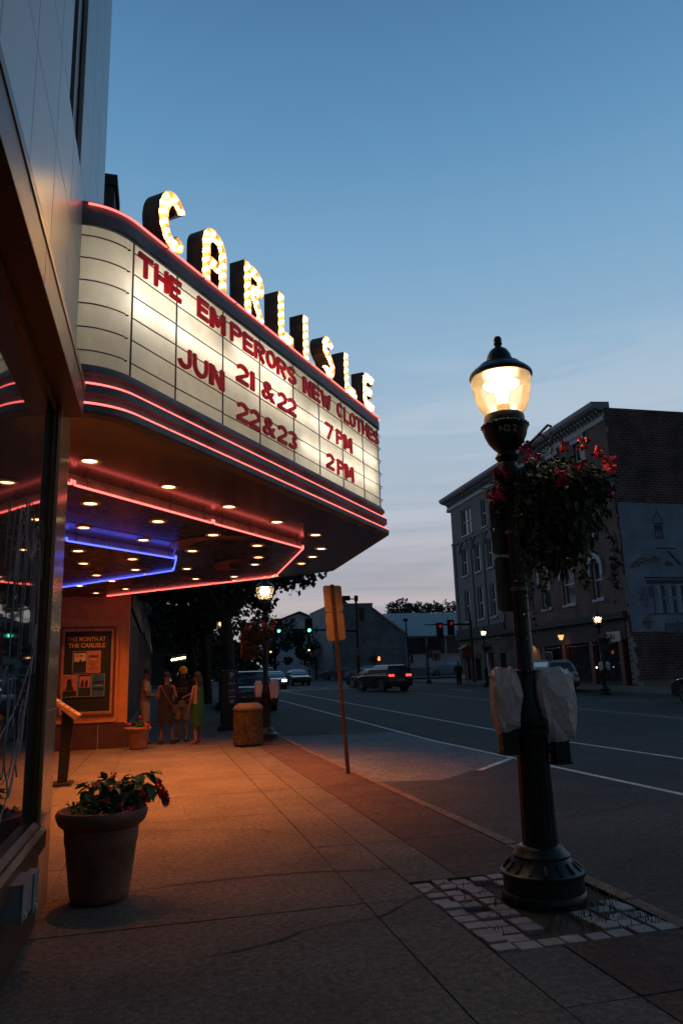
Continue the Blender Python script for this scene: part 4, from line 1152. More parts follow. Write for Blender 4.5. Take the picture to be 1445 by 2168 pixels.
# ------------------------------------------------------------------ street lamps
def street_lamp(loc, lab, energy, bulb, num=None, detail=True):
    x, y, z = loc
    t = thing('street_lamp', lab, 'street lamp', loc, 'ornate black street lamps')
    n = 36 if detail else 16
    mb = MB(); mb.lathe([(.275, -.12), (.285, .0), (.28, .03), (.27, .04), (.27, .135), (.285, .145), (.285, .165), (.255, .18), (.225, .205), (.20, .235), (.19, .25), (.195, .265), (.175, .285), (.160, .30), (.152, .315), (.135, .325)], x, y, z, n)
    if detail:
        for k in range(16):
            a = 2 * pi * k / 16; mb.tube([(x + .262 * cos(a), y + .262 * sin(a), z + .175), (x + .205 * cos(a), y + .205 * sin(a), z + .225)], .012, 5)
    mb.build('base', M_lampgreen, t, smooth=True)
    mb = MB()
    prof = [(.122, .32), (.109, 1.04), (.114, 1.05), (.135, 1.06), (.135, 1.085), (.120, 1.10), (.140, 1.125), (.140, 1.15), (.11, 1.17), (.085, 1.24), (.078, 1.28), (.066, 1.30), (.055, 2.82), (.058, 2.86), (.085, 2.90), (.105, 2.96), (.105, 3.0), (.07, 3.02), (.065, 3.06), (.085, 3.09), (.095, 3.105), (.085, 3.125), (.07, 3.14), (.075, 3.16)]
    vs_n = n
    if detail:      # fluted shaft
        vs_, fs_ = [], []; n_ = 64
        for r, zz in prof:
            for i in range(n_):
                a = 2 * pi * i / n_; fl = (1 - .045 * (0.5 + .5 * cos(16 * a))) if (zz <= 1.04 or 1.3 <= zz <= 2.83) else 1
                vs_.append((x + r * fl * cos(a), y + r * fl * sin(a), z + zz))
        for k in range(len(prof) - 1):
            for i in range(n_): fs_.append((k * n_ + i, k * n_ + (i + 1) % n_, (k + 1) * n_ + (i + 1) % n_, (k + 1) * n_ + i))
        mb.add(vs_, fs_)
    else: mb.lathe(prof, x, y, z, n)
    mb.build('post', M_lampgreen, t, smooth=True)
    mb = MB(); mb.lathe([(.075, 3.155), (.10, 3.18), (.135, 3.225), (.162, 3.285), (.172, 3.335), (.178, 3.345), (.178, 3.365), (.160, 3.375), (.155, 3.435), (.148, 3.445), (.06, 3.44)], x, y, z, n)
    if detail:
        for k in range(40):
            a = 2 * pi * k / 40; mb.ball((x + .178 * cos(a), y + .178 * sin(a), z + 3.355 + .004 * cos(a * 20)), .010, 5)
    ur = mb.build('urn', M_lampgreen, t, smooth=True)
    if num:
        mb = MB(); aa = atan2(-y + .0, -x) + .12
        for i, c in enumerate(num):
            a = aa + (i - (len(num) - 1) / 2) * .30; r = .162
            put_text(mb, c, (x + r * cos(a) - .012 * -sin(a), y + r * sin(a) - .012 * cos(a), z + 3.265), (-sin(a), cos(a), 0), (.25 * cos(a), .25 * sin(a), .97), None, .052, .003, .01)
        mb.build('number', M_joint, ur)
    mb = MB(); mb.lathe([(.142, 3.446), (.165, 3.48), (.195, 3.54), (.216, 3.61), (.228, 3.68), (.232, 3.74), (.232, 3.765)], x, y, z, n, cap=False)
    gb = mb.build('globe', M_globe, t, smooth=True)
    mb = MB(); mb.lathe([(.052, 3.44), (.052, 3.53), (.044, 3.54)], x, y, z, 20); mb.build('socket', mat('brass_socket', (.32, .2, .08), .5), t, smooth=True)
    mb = MB(); mb.lathe([(.001, 3.545), (.032, 3.555), (.045, 3.60), (.052, 3.65), (.085, 3.675), (.13, 3.695), (.14, 3.705), (.09, 3.715), (.02, 3.72)] if detail else [(.001, 3.545), (.09, 3.58), (.13, 3.66), (.10, 3.72), (.001, 3.73)], x, y, z, 20, cap=False)
    mb.build('bulb', bulb, t, smooth=True)
    mb = MB(); mb.lathe([(.236, 3.755), (.246, 3.765), (.246, 3.785), (.225, 3.81), (.195, 3.835), (.170, 3.85), (.160, 3.868), (.125, 3.878), (.108, 3.89), (.092, 3.95), (.070, 3.99), (.052, 4.005), (.030, 4.02), (.024, 4.035), (.034, 4.05), (.03, 4.07), (.033, 4.085), (.024, 4.11), (.001, 4.12)], x, y, z, n)
    mb.build('cap', M_lampgreen, t, smooth=True)
    lamp('street_lamp_light', 'POINT', (x, y, z + 3.60), energy, (1.0, .55, .24), t, .07)
    return t
big = street_lamp((2.57, 5.0, 0), 'tall black street lamp numbered N22 with lit globe standing in the stone pavers', 48, E_lamp, 'N22')
FARL = [(2.55, 18.7, 'lit street lamp beyond the marquee tip, behind the concrete bin', E_lamp, 30),
        (2.58, 33.0, 'lit street lamp half hidden in leaves, second past the bin', E_lampfar, 18),
        (2.60, 46.5, 'distant lit street lamp glowing through leaves above the people', E_lampfar, 12),
        (21.75, 34.0, 'lit street lamp across the road in front of the brick shop', E_lamp, 40),
        (22.4, 49.5, 'lit street lamp across the road in front of the restaurant', E_lamp, 40),
        (18.4, 94, 'small distant street lamp at the far corner under the trees', E_lampfar, 14),
        (12.2, 113, 'tiny distant street lamp above the dark parked car', E_lampfar, 8),
        (13.9, 97, 'tiny distant street lamp above the oncoming car', E_lampfar, 8)]
src = {}
for x, y, lab, bm_, en in FARL:
    z = g(y)
    if bm_ not in src:
        src[bm_] = street_lamp((x, y, z), lab, en, bm_, None, False)
    else:
        c = copy_tree(src[bm_]); c.location = (x, y, z); c['label'] = lab
        for ch in c.children:
            if ch.type == 'LIGHT': ch.data = ch.data.copy(); ch.data.energy = en

# ------------------------------------------------------------------ foliage helper
def leaf(mb, p, d, n, l, w):
    """pointed leaf with a folded midrib"""
    d = d.normalized(); s_ = d.cross(n)
    if s_.length < 1e-4: s_ = d.orthogonal()
    s_.normalize(); n = s_.cross(d)
    a = p; b = p + d * l * .45 - n * l * .06; c = p + d * l - n * l * .22
    q1 = p + d * l * .4 + s_ * w * .5 + n * w * .18; q2 = p + d * l * .4 - s_ * w * .5 + n * w * .18
    q3 = p + d * l * .75 + s_ * w * .34 - n * l * .06; q4 = p + d * l * .75 - s_ * w * .34 - n * l * .06
    mb.add([a, q1, q3, c, q4, q2, b], [(0, 1, 6), (1, 2, 3, 6), (6, 3, 4, 5), (0, 6, 5)])
def rv(r):
    while True:
        v = Vector((r.uniform(-1, 1), r.uniform(-1, 1), r.uniform(-1, 1)))
        if .05 < v.length < 1: return v
def blossom(mb, c, s, r, n=7):
    for k in range(n):
        d = rv(r).normalized(); nn = rv(r).normalized()
        leaf(mb, c + d * s * .15, d, nn, s * r.uniform(.6, 1.1), s * .7)
def basket(loc, lab, seed=1, nl=1500, small=False):
    x, y, z = loc; r = random.Random(seed)
    t = thing('flower_basket', lab, 'hanging basket', loc, 'hanging flower baskets on the street lamps')
    mb = MB(); mb.lathe([(.02, -.62), (.16, -.60), (.27, -.5), (.32, -.36), (.33, -.34), (.30, -.34), (.25, -.47), (.02, -.57)], x, y, z, 16, cap=False); mb.build('basket', M_black, t)
    mb = MB()
    for k in range(nl):
        v = rv(r).normalized() * r.uniform(.55, 1.0) ** .5
        if v.z < 0:
            wdt = 1 - .45 * max(0, -v.z - .25); p = Vector((v.x * .41 * wdt, v.y * .41 * wdt, v.z * .60))
        else: p = Vector((v.x * .43, v.y * .43, v.z * .22))
        p *= r.uniform(.82, 1.12)
        d = Vector((v.x, v.y, -.55 + .6 * v.z)) + rv(r) * .8
        leaf(mb, Vector((x, y, z - .30)) + p, d, Vector((v.x * .3, v.y * .3, 1)) + rv(r) * .7, r.uniform(.028, .088), r.uniform(.018, .05))
    mb.build('foliage', M_leafd, t, smooth='leaf')
    fl = []
    for k in range(13 if not small else 14):
        a = r.uniform(0, 6.28); rr = r.uniform(.18, .48)
        fl.append(Vector((x + rr * cos(a), y + rr * sin(a), z - .16 + r.uniform(-.08, .14) - rr * .25)))
    if not small:
        fl += [Vector((x - .46, y - .05, z - .33)), Vector((x + .50, y, z - .28)), Vector((x + .47, y - .1, z - .12)), Vector((x - .02, y - .25, z - .02)), Vector((x - .1, y - .3, z - .22)), Vector((x - .14, y - .4, z - .3))]
    fl += [] if small else [Vector((x - .30, y - .28, z - .12)), Vector((x + .12, y - .3, z + .0)), Vector((x - .22, y - .1, z + .03)), Vector((x + .3, y - .2, z - .05)), Vector((x + .02, y - .38, z - .18))]
    for c in fl:
        mb = MB()
        for q in range(5): blossom(mb, c + rv(r) * .05, .042, r, 6)
        mb.build('blossom', M_flower, t, smooth='leaf')
    return t, r
bk, r = basket((2.90, 4.98, 3.13), 'large hanging basket of dark leaves and red flowers on the foreground lamp', 5, 3600)
# trailing vines, down beside the post
mb = MB(); st = MB(); st2 = MB()
for k in range(13):
    x0, y0 = 2.93 + r.uniform(-.48, -.22), 4.98 + r.uniform(-.3, .1); L_ = r.uniform(.5, 1.15) if k < 9 else r.uniform(.2, .4); ph = r.uniform(0, 6)
    pts = [Vector((x0 - .03 * q / 10 + .02 * sin(ph + q * .6), y0 + .02 * cos(ph + q * .5), 2.75 - L_ * q / 10)) for q in range(11)]
    sx = MB(); sx.tube(pts, .003, 4); sx.build('vine_stem', M_stem, bk)
    for q in range(int(L_ * 42)):
        f = r.uniform(0, 9.99); i = int(f); p = pts[i].lerp(pts[i + 1], f - i)
        leaf(mb, p, rv(r) + Vector((0, 0, -.5)), rv(r), r.uniform(.025, .05), r.uniform(.016, .028))
for k in range(12):
    a = r.uniform(0, 6.28); x0, y0 = 2.93 + .4 * cos(a), 4.98 + .4 * sin(a); L_ = r.uniform(.15, .55)
    pts = [Vector((x0 + .02 * sin(q), y0, 2.5 - L_ * q / 6)) for q in range(7)]
    sx = MB(); sx.tube(pts, .003, 4); sx.build('vine_stem', M_stem, bk)
    for q in range(int(L_ * 50)):
        f = r.uniform(0, 5.99); i = int(f); leaf(mb, pts[i].lerp(pts[i + 1], f - i), rv(r) + Vector((0, 0, -.5)), rv(r), r.uniform(.03, .055), r.uniform(.018, .03))
mb.build('trailing_vines', M_vine, bk, smooth='leaf'); 
# scroll bracket and chain on the foreground post
br = thing('basket_bracket', 'black scrolled bracket clamped to the foreground lamp post', 'bracket', (2.57, 5.0, 2.9))
mb = MB()
mb.tube([(2.60, 4.99, 3.06), (2.76, 4.985, 3.22), (2.93, 4.98, 3.38), (2.96, 4.98, 3.37)], .011, 8)
mb.tube([(2.62, 4.99, 2.80), (2.68, 4.99, 2.98), (2.74, 4.985, 3.12), (2.77, 4.985, 3.20)], .008, 8)
sc_ = [(2.86 + .055 * cos(a) * (1 - .0 * a), 4.982, 3.22 + .075 * sin(a)) for a in [radians(110 - 15 * k) for k in range(17)]]
mb.tube(sc_, .007, 6)
mb.build('scroll_arm', M_black, br, smooth=True)
mb = MB(); mb.lathe([(.11, 2.93), (.118, 2.935), (.118, 2.985), (.11, 2.99)], 2.57, 5.0, 0, 24); mb.box(2.42, 2.50, 4.94, 4.99, 2.93, 2.99); mb.build('clamp', M_black, br)
mb = MB()
for k in range(6):
    zc = 3.335 - .035 * k
    mb.tube([(2.945 + (.011 * cos(a) if k % 2 else 0), 4.98 + (0 if k % 2 else .011 * cos(a)), zc + .022 * sin(a)) for a in [2 * pi * q / 8 for q in range(9)]], .0035, 5)
for a in (0, 2.1, 4.2): mb.tube([(2.945, 4.98, 3.13), (2.93 + .3 * cos(a), 4.98 + .3 * sin(a), 2.80)], .003, 4)
mb.build('chain', M_black, br)
# two dark sign plates strapped to the post
for k, (z0, z1, lab) in enumerate([(2.36, 2.78, 'upper dark rounded sign plate strapped behind the foreground lamp post'), (1.93, 2.34, 'lower dark rounded sign plate strapped behind the foreground lamp post')]):
    t = thing('sign_plate', lab, 'sign', (2.57, 5.09, z0), 'sign plates strapped to the lamp post')
    mb = MB(); mb.prism(rrect(2.425 + .01 * k, 2.735, z0, z1, .035), lambda u, v, d: (u, d, v), 5.085, 5.09); mb.build('plate', M_steel, t)
    mb = MB(); mb.lathe([(.062, z0 + .14), (.066, z0 + .145), (.066, z0 + .165), (.062, z0 + .17)], 2.57, 5.0, 0, 16); mb.box(2.55, 2.59, 5.04, 5.088, z0 + .13, z0 + .18); mb.build('strap', M_steel, t)

# ------------------------------------------------------------------ parking meters under plastic bags
def meter(cx, cy, z, w, h, seed, lab, tilt=0):
    r = random.Random(seed)
    t = thing('parking_meter', lab, 'parking meter', (cx, cy, z - .16), 'bagged parking meters on the lamp post')
    mb = MB(); mb.bbox(cx - .06, cx + .06, cy - .05, cy + .05, z - .14, z + .10, .015); mb.bbox(cx - .065, cx + .065, cy - .055, cy + .055, z - .155, z - .135, .005)
    mb.build('housing', M_lampgreen, t)
    mb = MB(); s_ = 1 if cx < 2.57 else -1
    mb.cyl((cx + s_ * .05, cy + .01, z - .05), (cx + s_ * .16, cy + .04, z - .05), .03, 10); mb.build('mounting_arm', M_lampgreen, t)
    n = 13; vs_, fs_ = [], []
    lvl = [(0, .66, .80), (.10, .80, .95), (.30, .93, 1.0), (.52, 1.0, 1.05), (.74, 1.0, 1.0), (.90, .98 if w > .25 else .86, .70), (1.0, .86 if w > .25 else .58, .25)]
    lv = len(lvl)
    for k, (f, kx, ky) in enumerate(lvl):
        ph = r.uniform(-.25, .25)
        for i in range(n):
            a = 2 * pi * i / n + ph * .5; c_, s2 = cos(a), sin(a); ex = .55
            ux = abs(c_) ** ex * (1 if c_ > 0 else -1); uy = abs(s2) ** ex * (1 if s2 > 0 else -1)
            vs_.append((cx + ux * w / 2 * kx * (1 + r.uniform(-.09, .06)), cy + uy * .085 * ky * (1 + r.uniform(-.3, .15)), z + h * f + r.uniform(-.022, .022)))
    for k in range(lv - 1):
        for i in range(n):
            j = (i + 1) % n; q = [k * n + i, k * n + j, (k + 1) * n + j, (k + 1) * n + i]
            fs_ += [(q[0], q[1], q[2]), (q[0], q[2], q[3])] if r.random() < .5 else [(q[0], q[1], q[3]), (q[1], q[2], q[3])]
    fs_.append(tuple(range((lv - 1) * n, lv * n)))
    mb = MB(); mb.add(vs_, fs_); o = mb.build('bag', M_bag, t, smooth=True, auto=24)
    return t
meter(2.385, 4.98, 1.08, .22, .43, 2, 'bagged parking meter on the wall side of the lamp post, shorter bag')
meter(2.755, 4.95, 1.00, .285, .50, 8, 'bagged parking meter on the road side of the lamp post, longer bag')
mb = MB(); mb.lathe([(.075, 1.475), (.085, 1.48), (.085, 1.50), (.075, 1.505)], 2.57, 5.0, 0, 20)
for a in (-2.4, -1.9, -1.2): mb.ball((2.57 + .085 * cos(a), 5 + .085 * sin(a), 1.49), .012, 6)
o = mb.build('band', M_bronze, big)

# ------------------------------------------------------------------ leaning sign post seen from behind
sp_ = thing('parking_sign', 'leaning steel post with two tan sign plates seen from behind', 'sign', (2.90, 11.85, 0))
def lean(z): return 2.90 - .058 * z
mb = MB()
prof = [(-.032, 0), (-.018, .012), (-.018, .028), (.018, .028), (.018, .012), (.032, 0), (.032, -.004), (.014, -.004), (.014, .02), (-.014, .02), (-.014, -.004), (-.032, -.004)]
mb.add([(lean(z) + u, 11.84 - v, z) for z in (-.13, 2.98) for u, v in prof], [tuple(range(12)), tuple(range(12, 24))] + [(i, (i + 1) % 12, 12 + (i + 1) % 12, 12 + i) for i in range(12)])
mb.build('post', mat('rusty_post', (.085, .05, .03), .6, .3, .5, 14, .1, 60), sp_)
for k, (z0, z1) in enumerate(((2.53, 2.965), (2.07, 2.515))):
    mb = MB(); xm = lean((z0 + z1) / 2); mb.prism([(u - .058 * (v - (z0 + z1) / 2), v) for u, v in rrect(xm - .155, xm + .155, z0, z1, .04)], lambda u, v, d: (u, d, v), 11.845, 11.85)
    pl_ = mb.build('plate', mat('sign_back', (.36, .25, .12), .5, .3, .2, 9), sp_)
    mb = MB()
    for z in (z0 + .08, z1 - .08): mb.cyl((lean(z), 11.845, z), (lean(z), 11.80, z), .010, 8)
    mb.build('bolt', M_steel, pl_)

# ------------------------------------------------------------------ concrete bin
bn = thing('litter_bin', 'round exposed-aggregate concrete litter bin with a dark rim', 'litter bin', (2.0, 17.75, 0))
mb = MB(); mb.lathe([(.30, 0), (.31, .02), (.345, .05), (.335, .80), (.32, .81)], 2.0, 17.75, 0, 40); mb.build('body', M_agg, bn, smooth=True)
mb = MB(); mb.lathe([(.345, .805), (.345, .86), (.335, .875), (.25, .955), (.14, .96), (.13, .93), (.001, .93)], 2.0, 17.75, 0, 40); mb.build('lid', mat('bin_lid', (.11, .085, .07), .7, 0, .3, 9), bn, smooth=True)

# ------------------------------------------------------------------ flower pots
def pot(loc, rad, h, lab, m, seed, nleaf, stems, flowers, ls):
    x, y, z = loc; r = random.Random(seed); k = rad / .31
    t = thing('flower_pot', lab, 'flower pot', loc, 'terracotta flower pots by the wall')
    mb = MB(); mb.lathe([(.165 * k, 0), (.185 * k, .012), (.195 * k, .02), (.205 * k, .06), (.245 * k, h * .62), (.252 * k, h * .64), (.256 * k, h * .80), (.275 * k, h * .82), (.30 * k, h * .86), (.315 * k, h * .92), (.318 * k, h * .96), (.305 * k, h), (.285 * k, h), (.27 * k, h * .96), (.25 * k, h * .90)], x, y, z, 48, cap=False); mb.lathe([(.001, .001), (.166 * k, .0)], x, y, z, 32, cap=False)
    mb.build('pot', m, t, smooth=True, auto=50)
    mb = MB(); mb.lathe([(.001, h * .93), (.15 * k, h * .925), (.262 * k, h * .91)], x, y, z, 24, cap=False); mb.build('soil', M_soil, t)
    lf, sm = MB(), MB()
    tops = []
    for k2 in range(stems):
        a = r.uniform(0, 6.28); rr = r.uniform(0, .17) * k
        p = Vector((x + rr * cos(a) * .8 + .03 * k, y + rr * sin(a), z + h * .92)); hh = r.uniform(.06, .26) * ls
        q = p + Vector((cos(a) * .10 * k + .05 * k, sin(a) * .08 * k, hh))
        sm.tube([p, p.lerp(q, .5) + Vector((0, 0, .02)), q], .005 * ls, 5); tops.append(q)
        for m_ in range(nleaf):
            f = r.uniform(.3, 1.05); c = p.lerp(q, f)
            d = Vector((r.uniform(-1, 1), r.uniform(-1, 1), r.uniform(-.5, .7)))
            leaf(lf, c, d, Vector((0, 0, 1)) + rv(r) * .6, r.uniform(.05, .125) * ls, r.uniform(.038, .085) * ls)
    lf.build('foliage', M_leaf, t, smooth='leaf'); sm.build('stems', M_stem, t)
    for c, s_ in flowers:
        mb = MB()
        for q in range(4): blossom(mb, Vector(c) + rv(r) * .022 * ls, s_, r, 6)
        mb.build('blossom', M_flower, t, smooth='leaf')
    return t
P1 = (-.39, 5.98, 0)
p1 = pot(P1, .315, .615, 'large terracotta flower pot with big green leaves beside the stone column', M_terra, 4, 11, 26,
    [((-.0, 5.88, .78), .034), ((-.12, 5.84, .72), .03), ((.03, 5.84, .72), .036), ((-.36, 5.82, .68), .026), ((-.02, 5.9, .74), .035), ((.045, 5.86, .685), .038), ((.06, 5.88, .65), .03), ((-.05, 5.85, .69), .03), ((-.10, 5.83, .655), .028), ((-.26, 5.80, .635), .03), ((-.19, 5.78, .615), .03), ((-.32, 5.95, .83), .022), ((-.44, 5.95, .79), .022), ((-.22, 5.74, .60), .022)], 1.0)
r = random.Random(9)
lf, sm = MB(), MB()          # the arching shoot towards the street and the small trailing plant
for (a, b, c) in (((-.30, 5.95, .58), (-.18, 5.9, .84), (.02, 5.86, .73)), ((-.28, 6.0, .58), (-.22, 6.0, .86), (-.06, 5.96, .84)), ((-.40, 5.95, .58), (-.38, 5.95, .72), (-.40, 5.93, .80))):
    a, b, c = Vector(a), Vector(b), Vector(c); pts = [a * (1 - t_) ** 2 + b * 2 * t_ * (1 - t_) + c * t_ ** 2 for t_ in [k / 8 for k in range(9)]]
    sm.tube(pts, .006, 5)
    for k in range(11):
        p = pts[r.randint(3, 8)]; leaf(lf, p, Vector((r.uniform(-.6, 1), r.uniform(-1, .6), r.uniform(-.8, .4))), Vector((0, 0, 1)) + rv(r) * .5, r.uniform(.10, .16), r.uniform(.06, .10))
for k in range(60):
    a = r.uniform(2.2, 4.6); rr = r.uniform(.1, .25); leaf(lf, Vector((-.39 + rr * cos(a), 5.98 + rr * sin(a), .575 + r.uniform(0, .07))), rv(r) + Vector((0, 0, .6)), rv(r), .035, .025)
lf.build('foliage', M_leaf, p1, smooth='leaf'); sm.build('stems', M_stem, p1)
P2 = (-.47, 18.35, 0)
pot(P2, .30, .50, 'smaller terracotta flower pot at the corner of the orange wall', M_terra2, 12, 10, 12,
    [((-.72, 18.2, .62), .04), ((-.66, 18.2, .58), .035), ((-.45, 18.2, .74), .035), ((-.3, 18.1, .58), .035), ((-.24, 18.15, .54), .04), ((-.33, 18.1, .51), .03)], .85)

# ------------------------------------------------------------------ slanted reading stand
ms = thing('reading_stand', 'dark reading stand with a slanted plaque under the marquee', 'stand', (-1.42, 12.65, 0))
mb = MB(); mb.prism([(-1.50, .03), (-1.36, .03), (-1.30, 1.00), (-1.48, 1.10)], lambda u, v, d: (u, d, v), 12.60, 12.70); mb.build('post', M_black, ms)
mb = MB(); mb.bbox(-1.62, -1.28, 12.45, 12.85, 0, .045, .01); mb.build('foot', M_black, ms)
mb = MB(); mb.prism([(-1.62, 1.27), (-1.60, 1.30), (-1.21, 1.03), (-1.24, .985), (-1.27, .97)], lambda u, v, d: (u, d, v), 12.40, 12.90); mb.build('plaque', mat('stand_wood', (.36, .23, .12), .5, 0, .3, 12, stretch=(1, .2, 1)), ms)
mb = MB()
for k in range(4):
    f = .2 + .18 * k; a = Vector((-1.60, 0, 1.3001)).lerp(Vector((-1.21, 0, 1.0301)), f); b = Vector((-1.60, 0, 1.3001)).lerp(Vector((-1.21, 0, 1.0301)), f + .05)
    mb.add([(a.x, 12.46, a.z + .003), (b.x, 12.46, b.z + .003), (b.x, 12.84 - .05 * (k % 2), b.z + .003), (a.x, 12.84 - .05 * (k % 2), a.z + .003)], [(0, 1, 2, 3)])
mb.build('print', M_black, ms)

# ------------------------------------------------------------------ pay station with a P panel
ks = thing('pay_station', 'dark parking pay station with a blue and white P panel', 'pay station', (1.98, 22.3, g(22.3)))
zk = g(22.3)
mb = MB(); mb.bbox(1.74, 2.24, 22.32, 22.7, zk, zk + 1.72, .03); mb.bbox(1.66, 2.32, 22.28, 22.75, zk, zk + .12, .02); mb.build('cabinet', M_black, ks)
mb = MB(); mb.box(1.94, 2.17, 22.305, 22.325, zk + .72, zk + 1.70); pn = mb.build('panel', mat('panel_navy', (.035, .06, .13), .5), ks)
mb = MB(); put_text(mb, 'P', (2.0, 22.303, zk + 1.48), (1, 0, 0), (0, 0, 1), None, .15, .004, .02); mb.build('lettering', M_wframe, pn)
mb = MB()
for z in (1.30, 1.10, .92): mb.box(1.955, 2.155, 22.300, 22.306, zk + z, zk + z + .035); 
mb.box(2.0, 2.10, 22.300, 22.306, zk + .76, zk + .85)
mb.build('white_band', mat('dim_white', (.42, .36, .36), .6), pn)
# banner and basket on the second lamp
bn2 = thing('street_banner', 'dark banner with orange stripes hanging from the lamp past the bin', 'banner', (2.3, 18.7, 2.0))
mb = MB()
nn = 9
mb.add([(1.92 + .44 * i / nn, 18.66 + .012 * sin(i * 1.4), z) for z in (2.02, 2.86) for i in range(nn + 1)] + [(1.92 + .44 * i / nn, 18.664 + .012 * sin(i * 1.4), z) for z in (2.02, 2.86) for i in range(nn + 1)],
       [(i, i + 1, nn + 2 + i, nn + 1 + i) for i in range(nn)] + [(2 * nn + 2 + i, 3 * nn + 3 + i, 3 * nn + 4 + i, 2 * nn + 3 + i) for i in range(nn)])
mb.build('cloth', mat('banner_black', (.03, .025, .025), .8), bn2)
mb = MB()
mb.box(1.925, 1.985, 18.635, 18.64, 2.50, 2.62)
mb.add([(1.925, 18.636, 2.02), (1.935, 18.636, 2.02), (1.98, 18.636, 2.36), (1.925, 18.636, 2.36)], [(0, 1, 2, 3)])
for z in (2.38, 2.44, 2.47): mb.box(1.925, 1.98, 18.635, 18.64, z, z + .018)
mb.add([(2.0, 18.636, 2.62), (2.14, 18.636, 2.62), (2.12, 18.636, 2.58), (2.02, 18.636, 2.60)], [(0, 1, 2, 3)])
for (x, z, s_) in ((2.09, 2.52, .02), (2.16, 2.54, .03), (2.14, 2.46, .025), (2.2, 2.04, .03), (2.29, 2.05, .03)): mb.add([(x - s_, 18.636, z), (x, 18.636, z - s_), (x + s_, 18.636, z + s_ * .3), (x, 18.636, z + s_)], [(0, 1, 2, 3)])
mb.build('stripe', mat('banner_orange', (.40, .12, .03), .7), bn2)
rs = random.Random(2)
for (z, n, h, x0) in ((2.68, 7, .05, 1.95), (2.37, 5, .06, 2.01), (2.24, 6, .06, 2.03)):
    mb = MB()
    for k in range(n):
        x = x0 + .045 * k; mb.tube([(x, 18.637, z), (x + .008, 18.637, z + h * rs.uniform(.7, 1.4)), (x + .028, 18.637, z + h * rs.uniform(.2, .9)), (x + .034, 18.637, z)], .005, 4)
    mb.build('lettering', mat('banner_script', (.32, .24, .22), .7), bn2)
mb = MB(); mb.cyl((1.90, 18.67, 2.87), (2.55, 18.69, 2.87), .012, 8); mb.cyl((1.90, 18.67, 2.01), (2.55, 18.69, 2.01), .012, 8); mb.build('rod', M_black, bn2)
b2, _ = basket((2.40, 18.40, 2.98), 'hanging basket with red flowers on the lamp past the bin', 21, 520, True)
for (x, y, lab) in ((2.5, 32.7, 'dim hanging basket on the second lamp past the bin'), (21.75, 33.6, 'dark hanging basket on the lamp before the brick shop'), (22.4, 49.1, 'dark hanging basket on the lamp before the restaurant')):
    c = copy_tree(b2); c.location = (x, y, g(y) + 3.0); c['label'] = lab
# second pair of meters
for (x, y, z, w, h, s_, lab) in ((2.36, 18.66, 1.04, .2, .42, 5, 'bagged parking meter on the lamp past the bin, wall side'), (2.74, 18.62, 1.02, .24, .46, 6, 'bagged parking meter on the lamp past the bin, road side'),
                             (21.6, 33.9, 1.35, .2, .42, 7, 'pale bagged meter across the road on the wall side of its lamp'), (22.0, 33.9, 1.35, .2, .42, 9, 'pale bagged meter across the road on the far side of its lamp')):
    meter(x, y, z, w, h, s_, lab)
# ------------------------------------------------------------------ trees
def tree(loc, h0, crown, nclump, nleaf, lab, seed, lsz=.28, group='street trees along the sidewalk', name='street_tree', gap=.55):
    """crown = (rx, ry, rz, centre height above ground, dx, dy)"""
    x, y, z = loc; r = random.Random(seed)
    rx, ry, rz, ch, dx, dy = crown
    t = thing(name, lab, 'tree', loc, group)
    C_ = Vector((x + dx, y + dy, z + ch))
    mb = MB()
    top = Vector((x + dx * .4, y + dy * .4, z + h0))
    tr = .022 * (ch + rz) + .05
    mb.tube([(x, y, z - .1), (x + .02, y, z + h0 * .3), (x - .03 + dx * .1, y, z + h0 * .7), tuple(top)], [tr * 1.35, tr, tr * .9, tr * .8], 10)
    cl = []
    for k in range(nclump):
        v = rv(r).normalized() * (r.uniform(.25, 1) ** .5)
        p = C_ + Vector((v.x * rx, v.y * ry, v.z * rz)); cl.append((p, r.uniform(.5, 1.15) * min(rx, rz) * .36))
    for p, s_ in cl[:14]:
        m_ = top.lerp(p, .5) + Vector((0, 0, .12 * rz)); mb.tube([tuple(top - Vector((0, 0, .2))), tuple(m_), tuple(p)], [tr * .5, tr * .28, tr * .08], 6)
    mb.build('trunk', M_bark, t, smooth=True)
    mb = MB(); per = nleaf // nclump
    for p, s_ in cl:
        for k in range(per):
            v = rv(r); v = v.normalized() * (r.uniform(.0, 1) ** .45)
            q = p + Vector((v.x * s_, v.y * s_, v.z * s_ * .75)); l = lsz * r.uniform(.6, 1.3)
            d = rv(r).normalized(); n_ = rv(r); s2 = d.cross(n_)
            if s2.length < 1e-3: continue
            s2 = s2.normalized() * l * .38
            mb.add([q - d * l * .5, q + s2, q + d * l * .5, q - s2], [(0, 1, 2, 3)])
    mb.build('crown', M_tree, t, smooth='leaf')
    return t
tree((2.35, 26.6, g(26.6)), 3.6, (4.0, 4.0, 2.4, 6.4, -.2, 1.6), 60, 9000, 'dark street tree nearest the marquee tip, trunk behind the pay station', 31)
tree((2.3, 39, g(39)), 3.4, (3.3, 4.2, 2.6, 6.3, -.4, 0), 50, 6000, 'dark street tree behind the nearest one on the same sidewalk', 32)
tree((2.2, 52, g(52)), 3.2, (3.6, 4.5, 3.0, 6.3, -.5, 0), 45, 5000, 'dark street tree third along the sidewalk before the crossing', 33)
tree((1.5, 84, g(84)), 3.0, (7, 6, 4.2, 7.2, 2, 0), 60, 5000, 'broad dark tree beyond the crossing at the end of our sidewalk', 34, .45)
tree((15.5, 104, g(104)), 3.2, (5.0, 5, 3.6, 5.6, 0, 0), 45, 4000, 'low dark tree in front of the pale far house', 35, .42, 'trees at the far end of the street')
tree((20.6, 100, g(100)), 2.6, (3.0, 4, 2.6, 4.2, 0, 0), 35, 2600, 'low dark tree beside the grey gable wall', 36, .4, 'trees at the far end of the street')
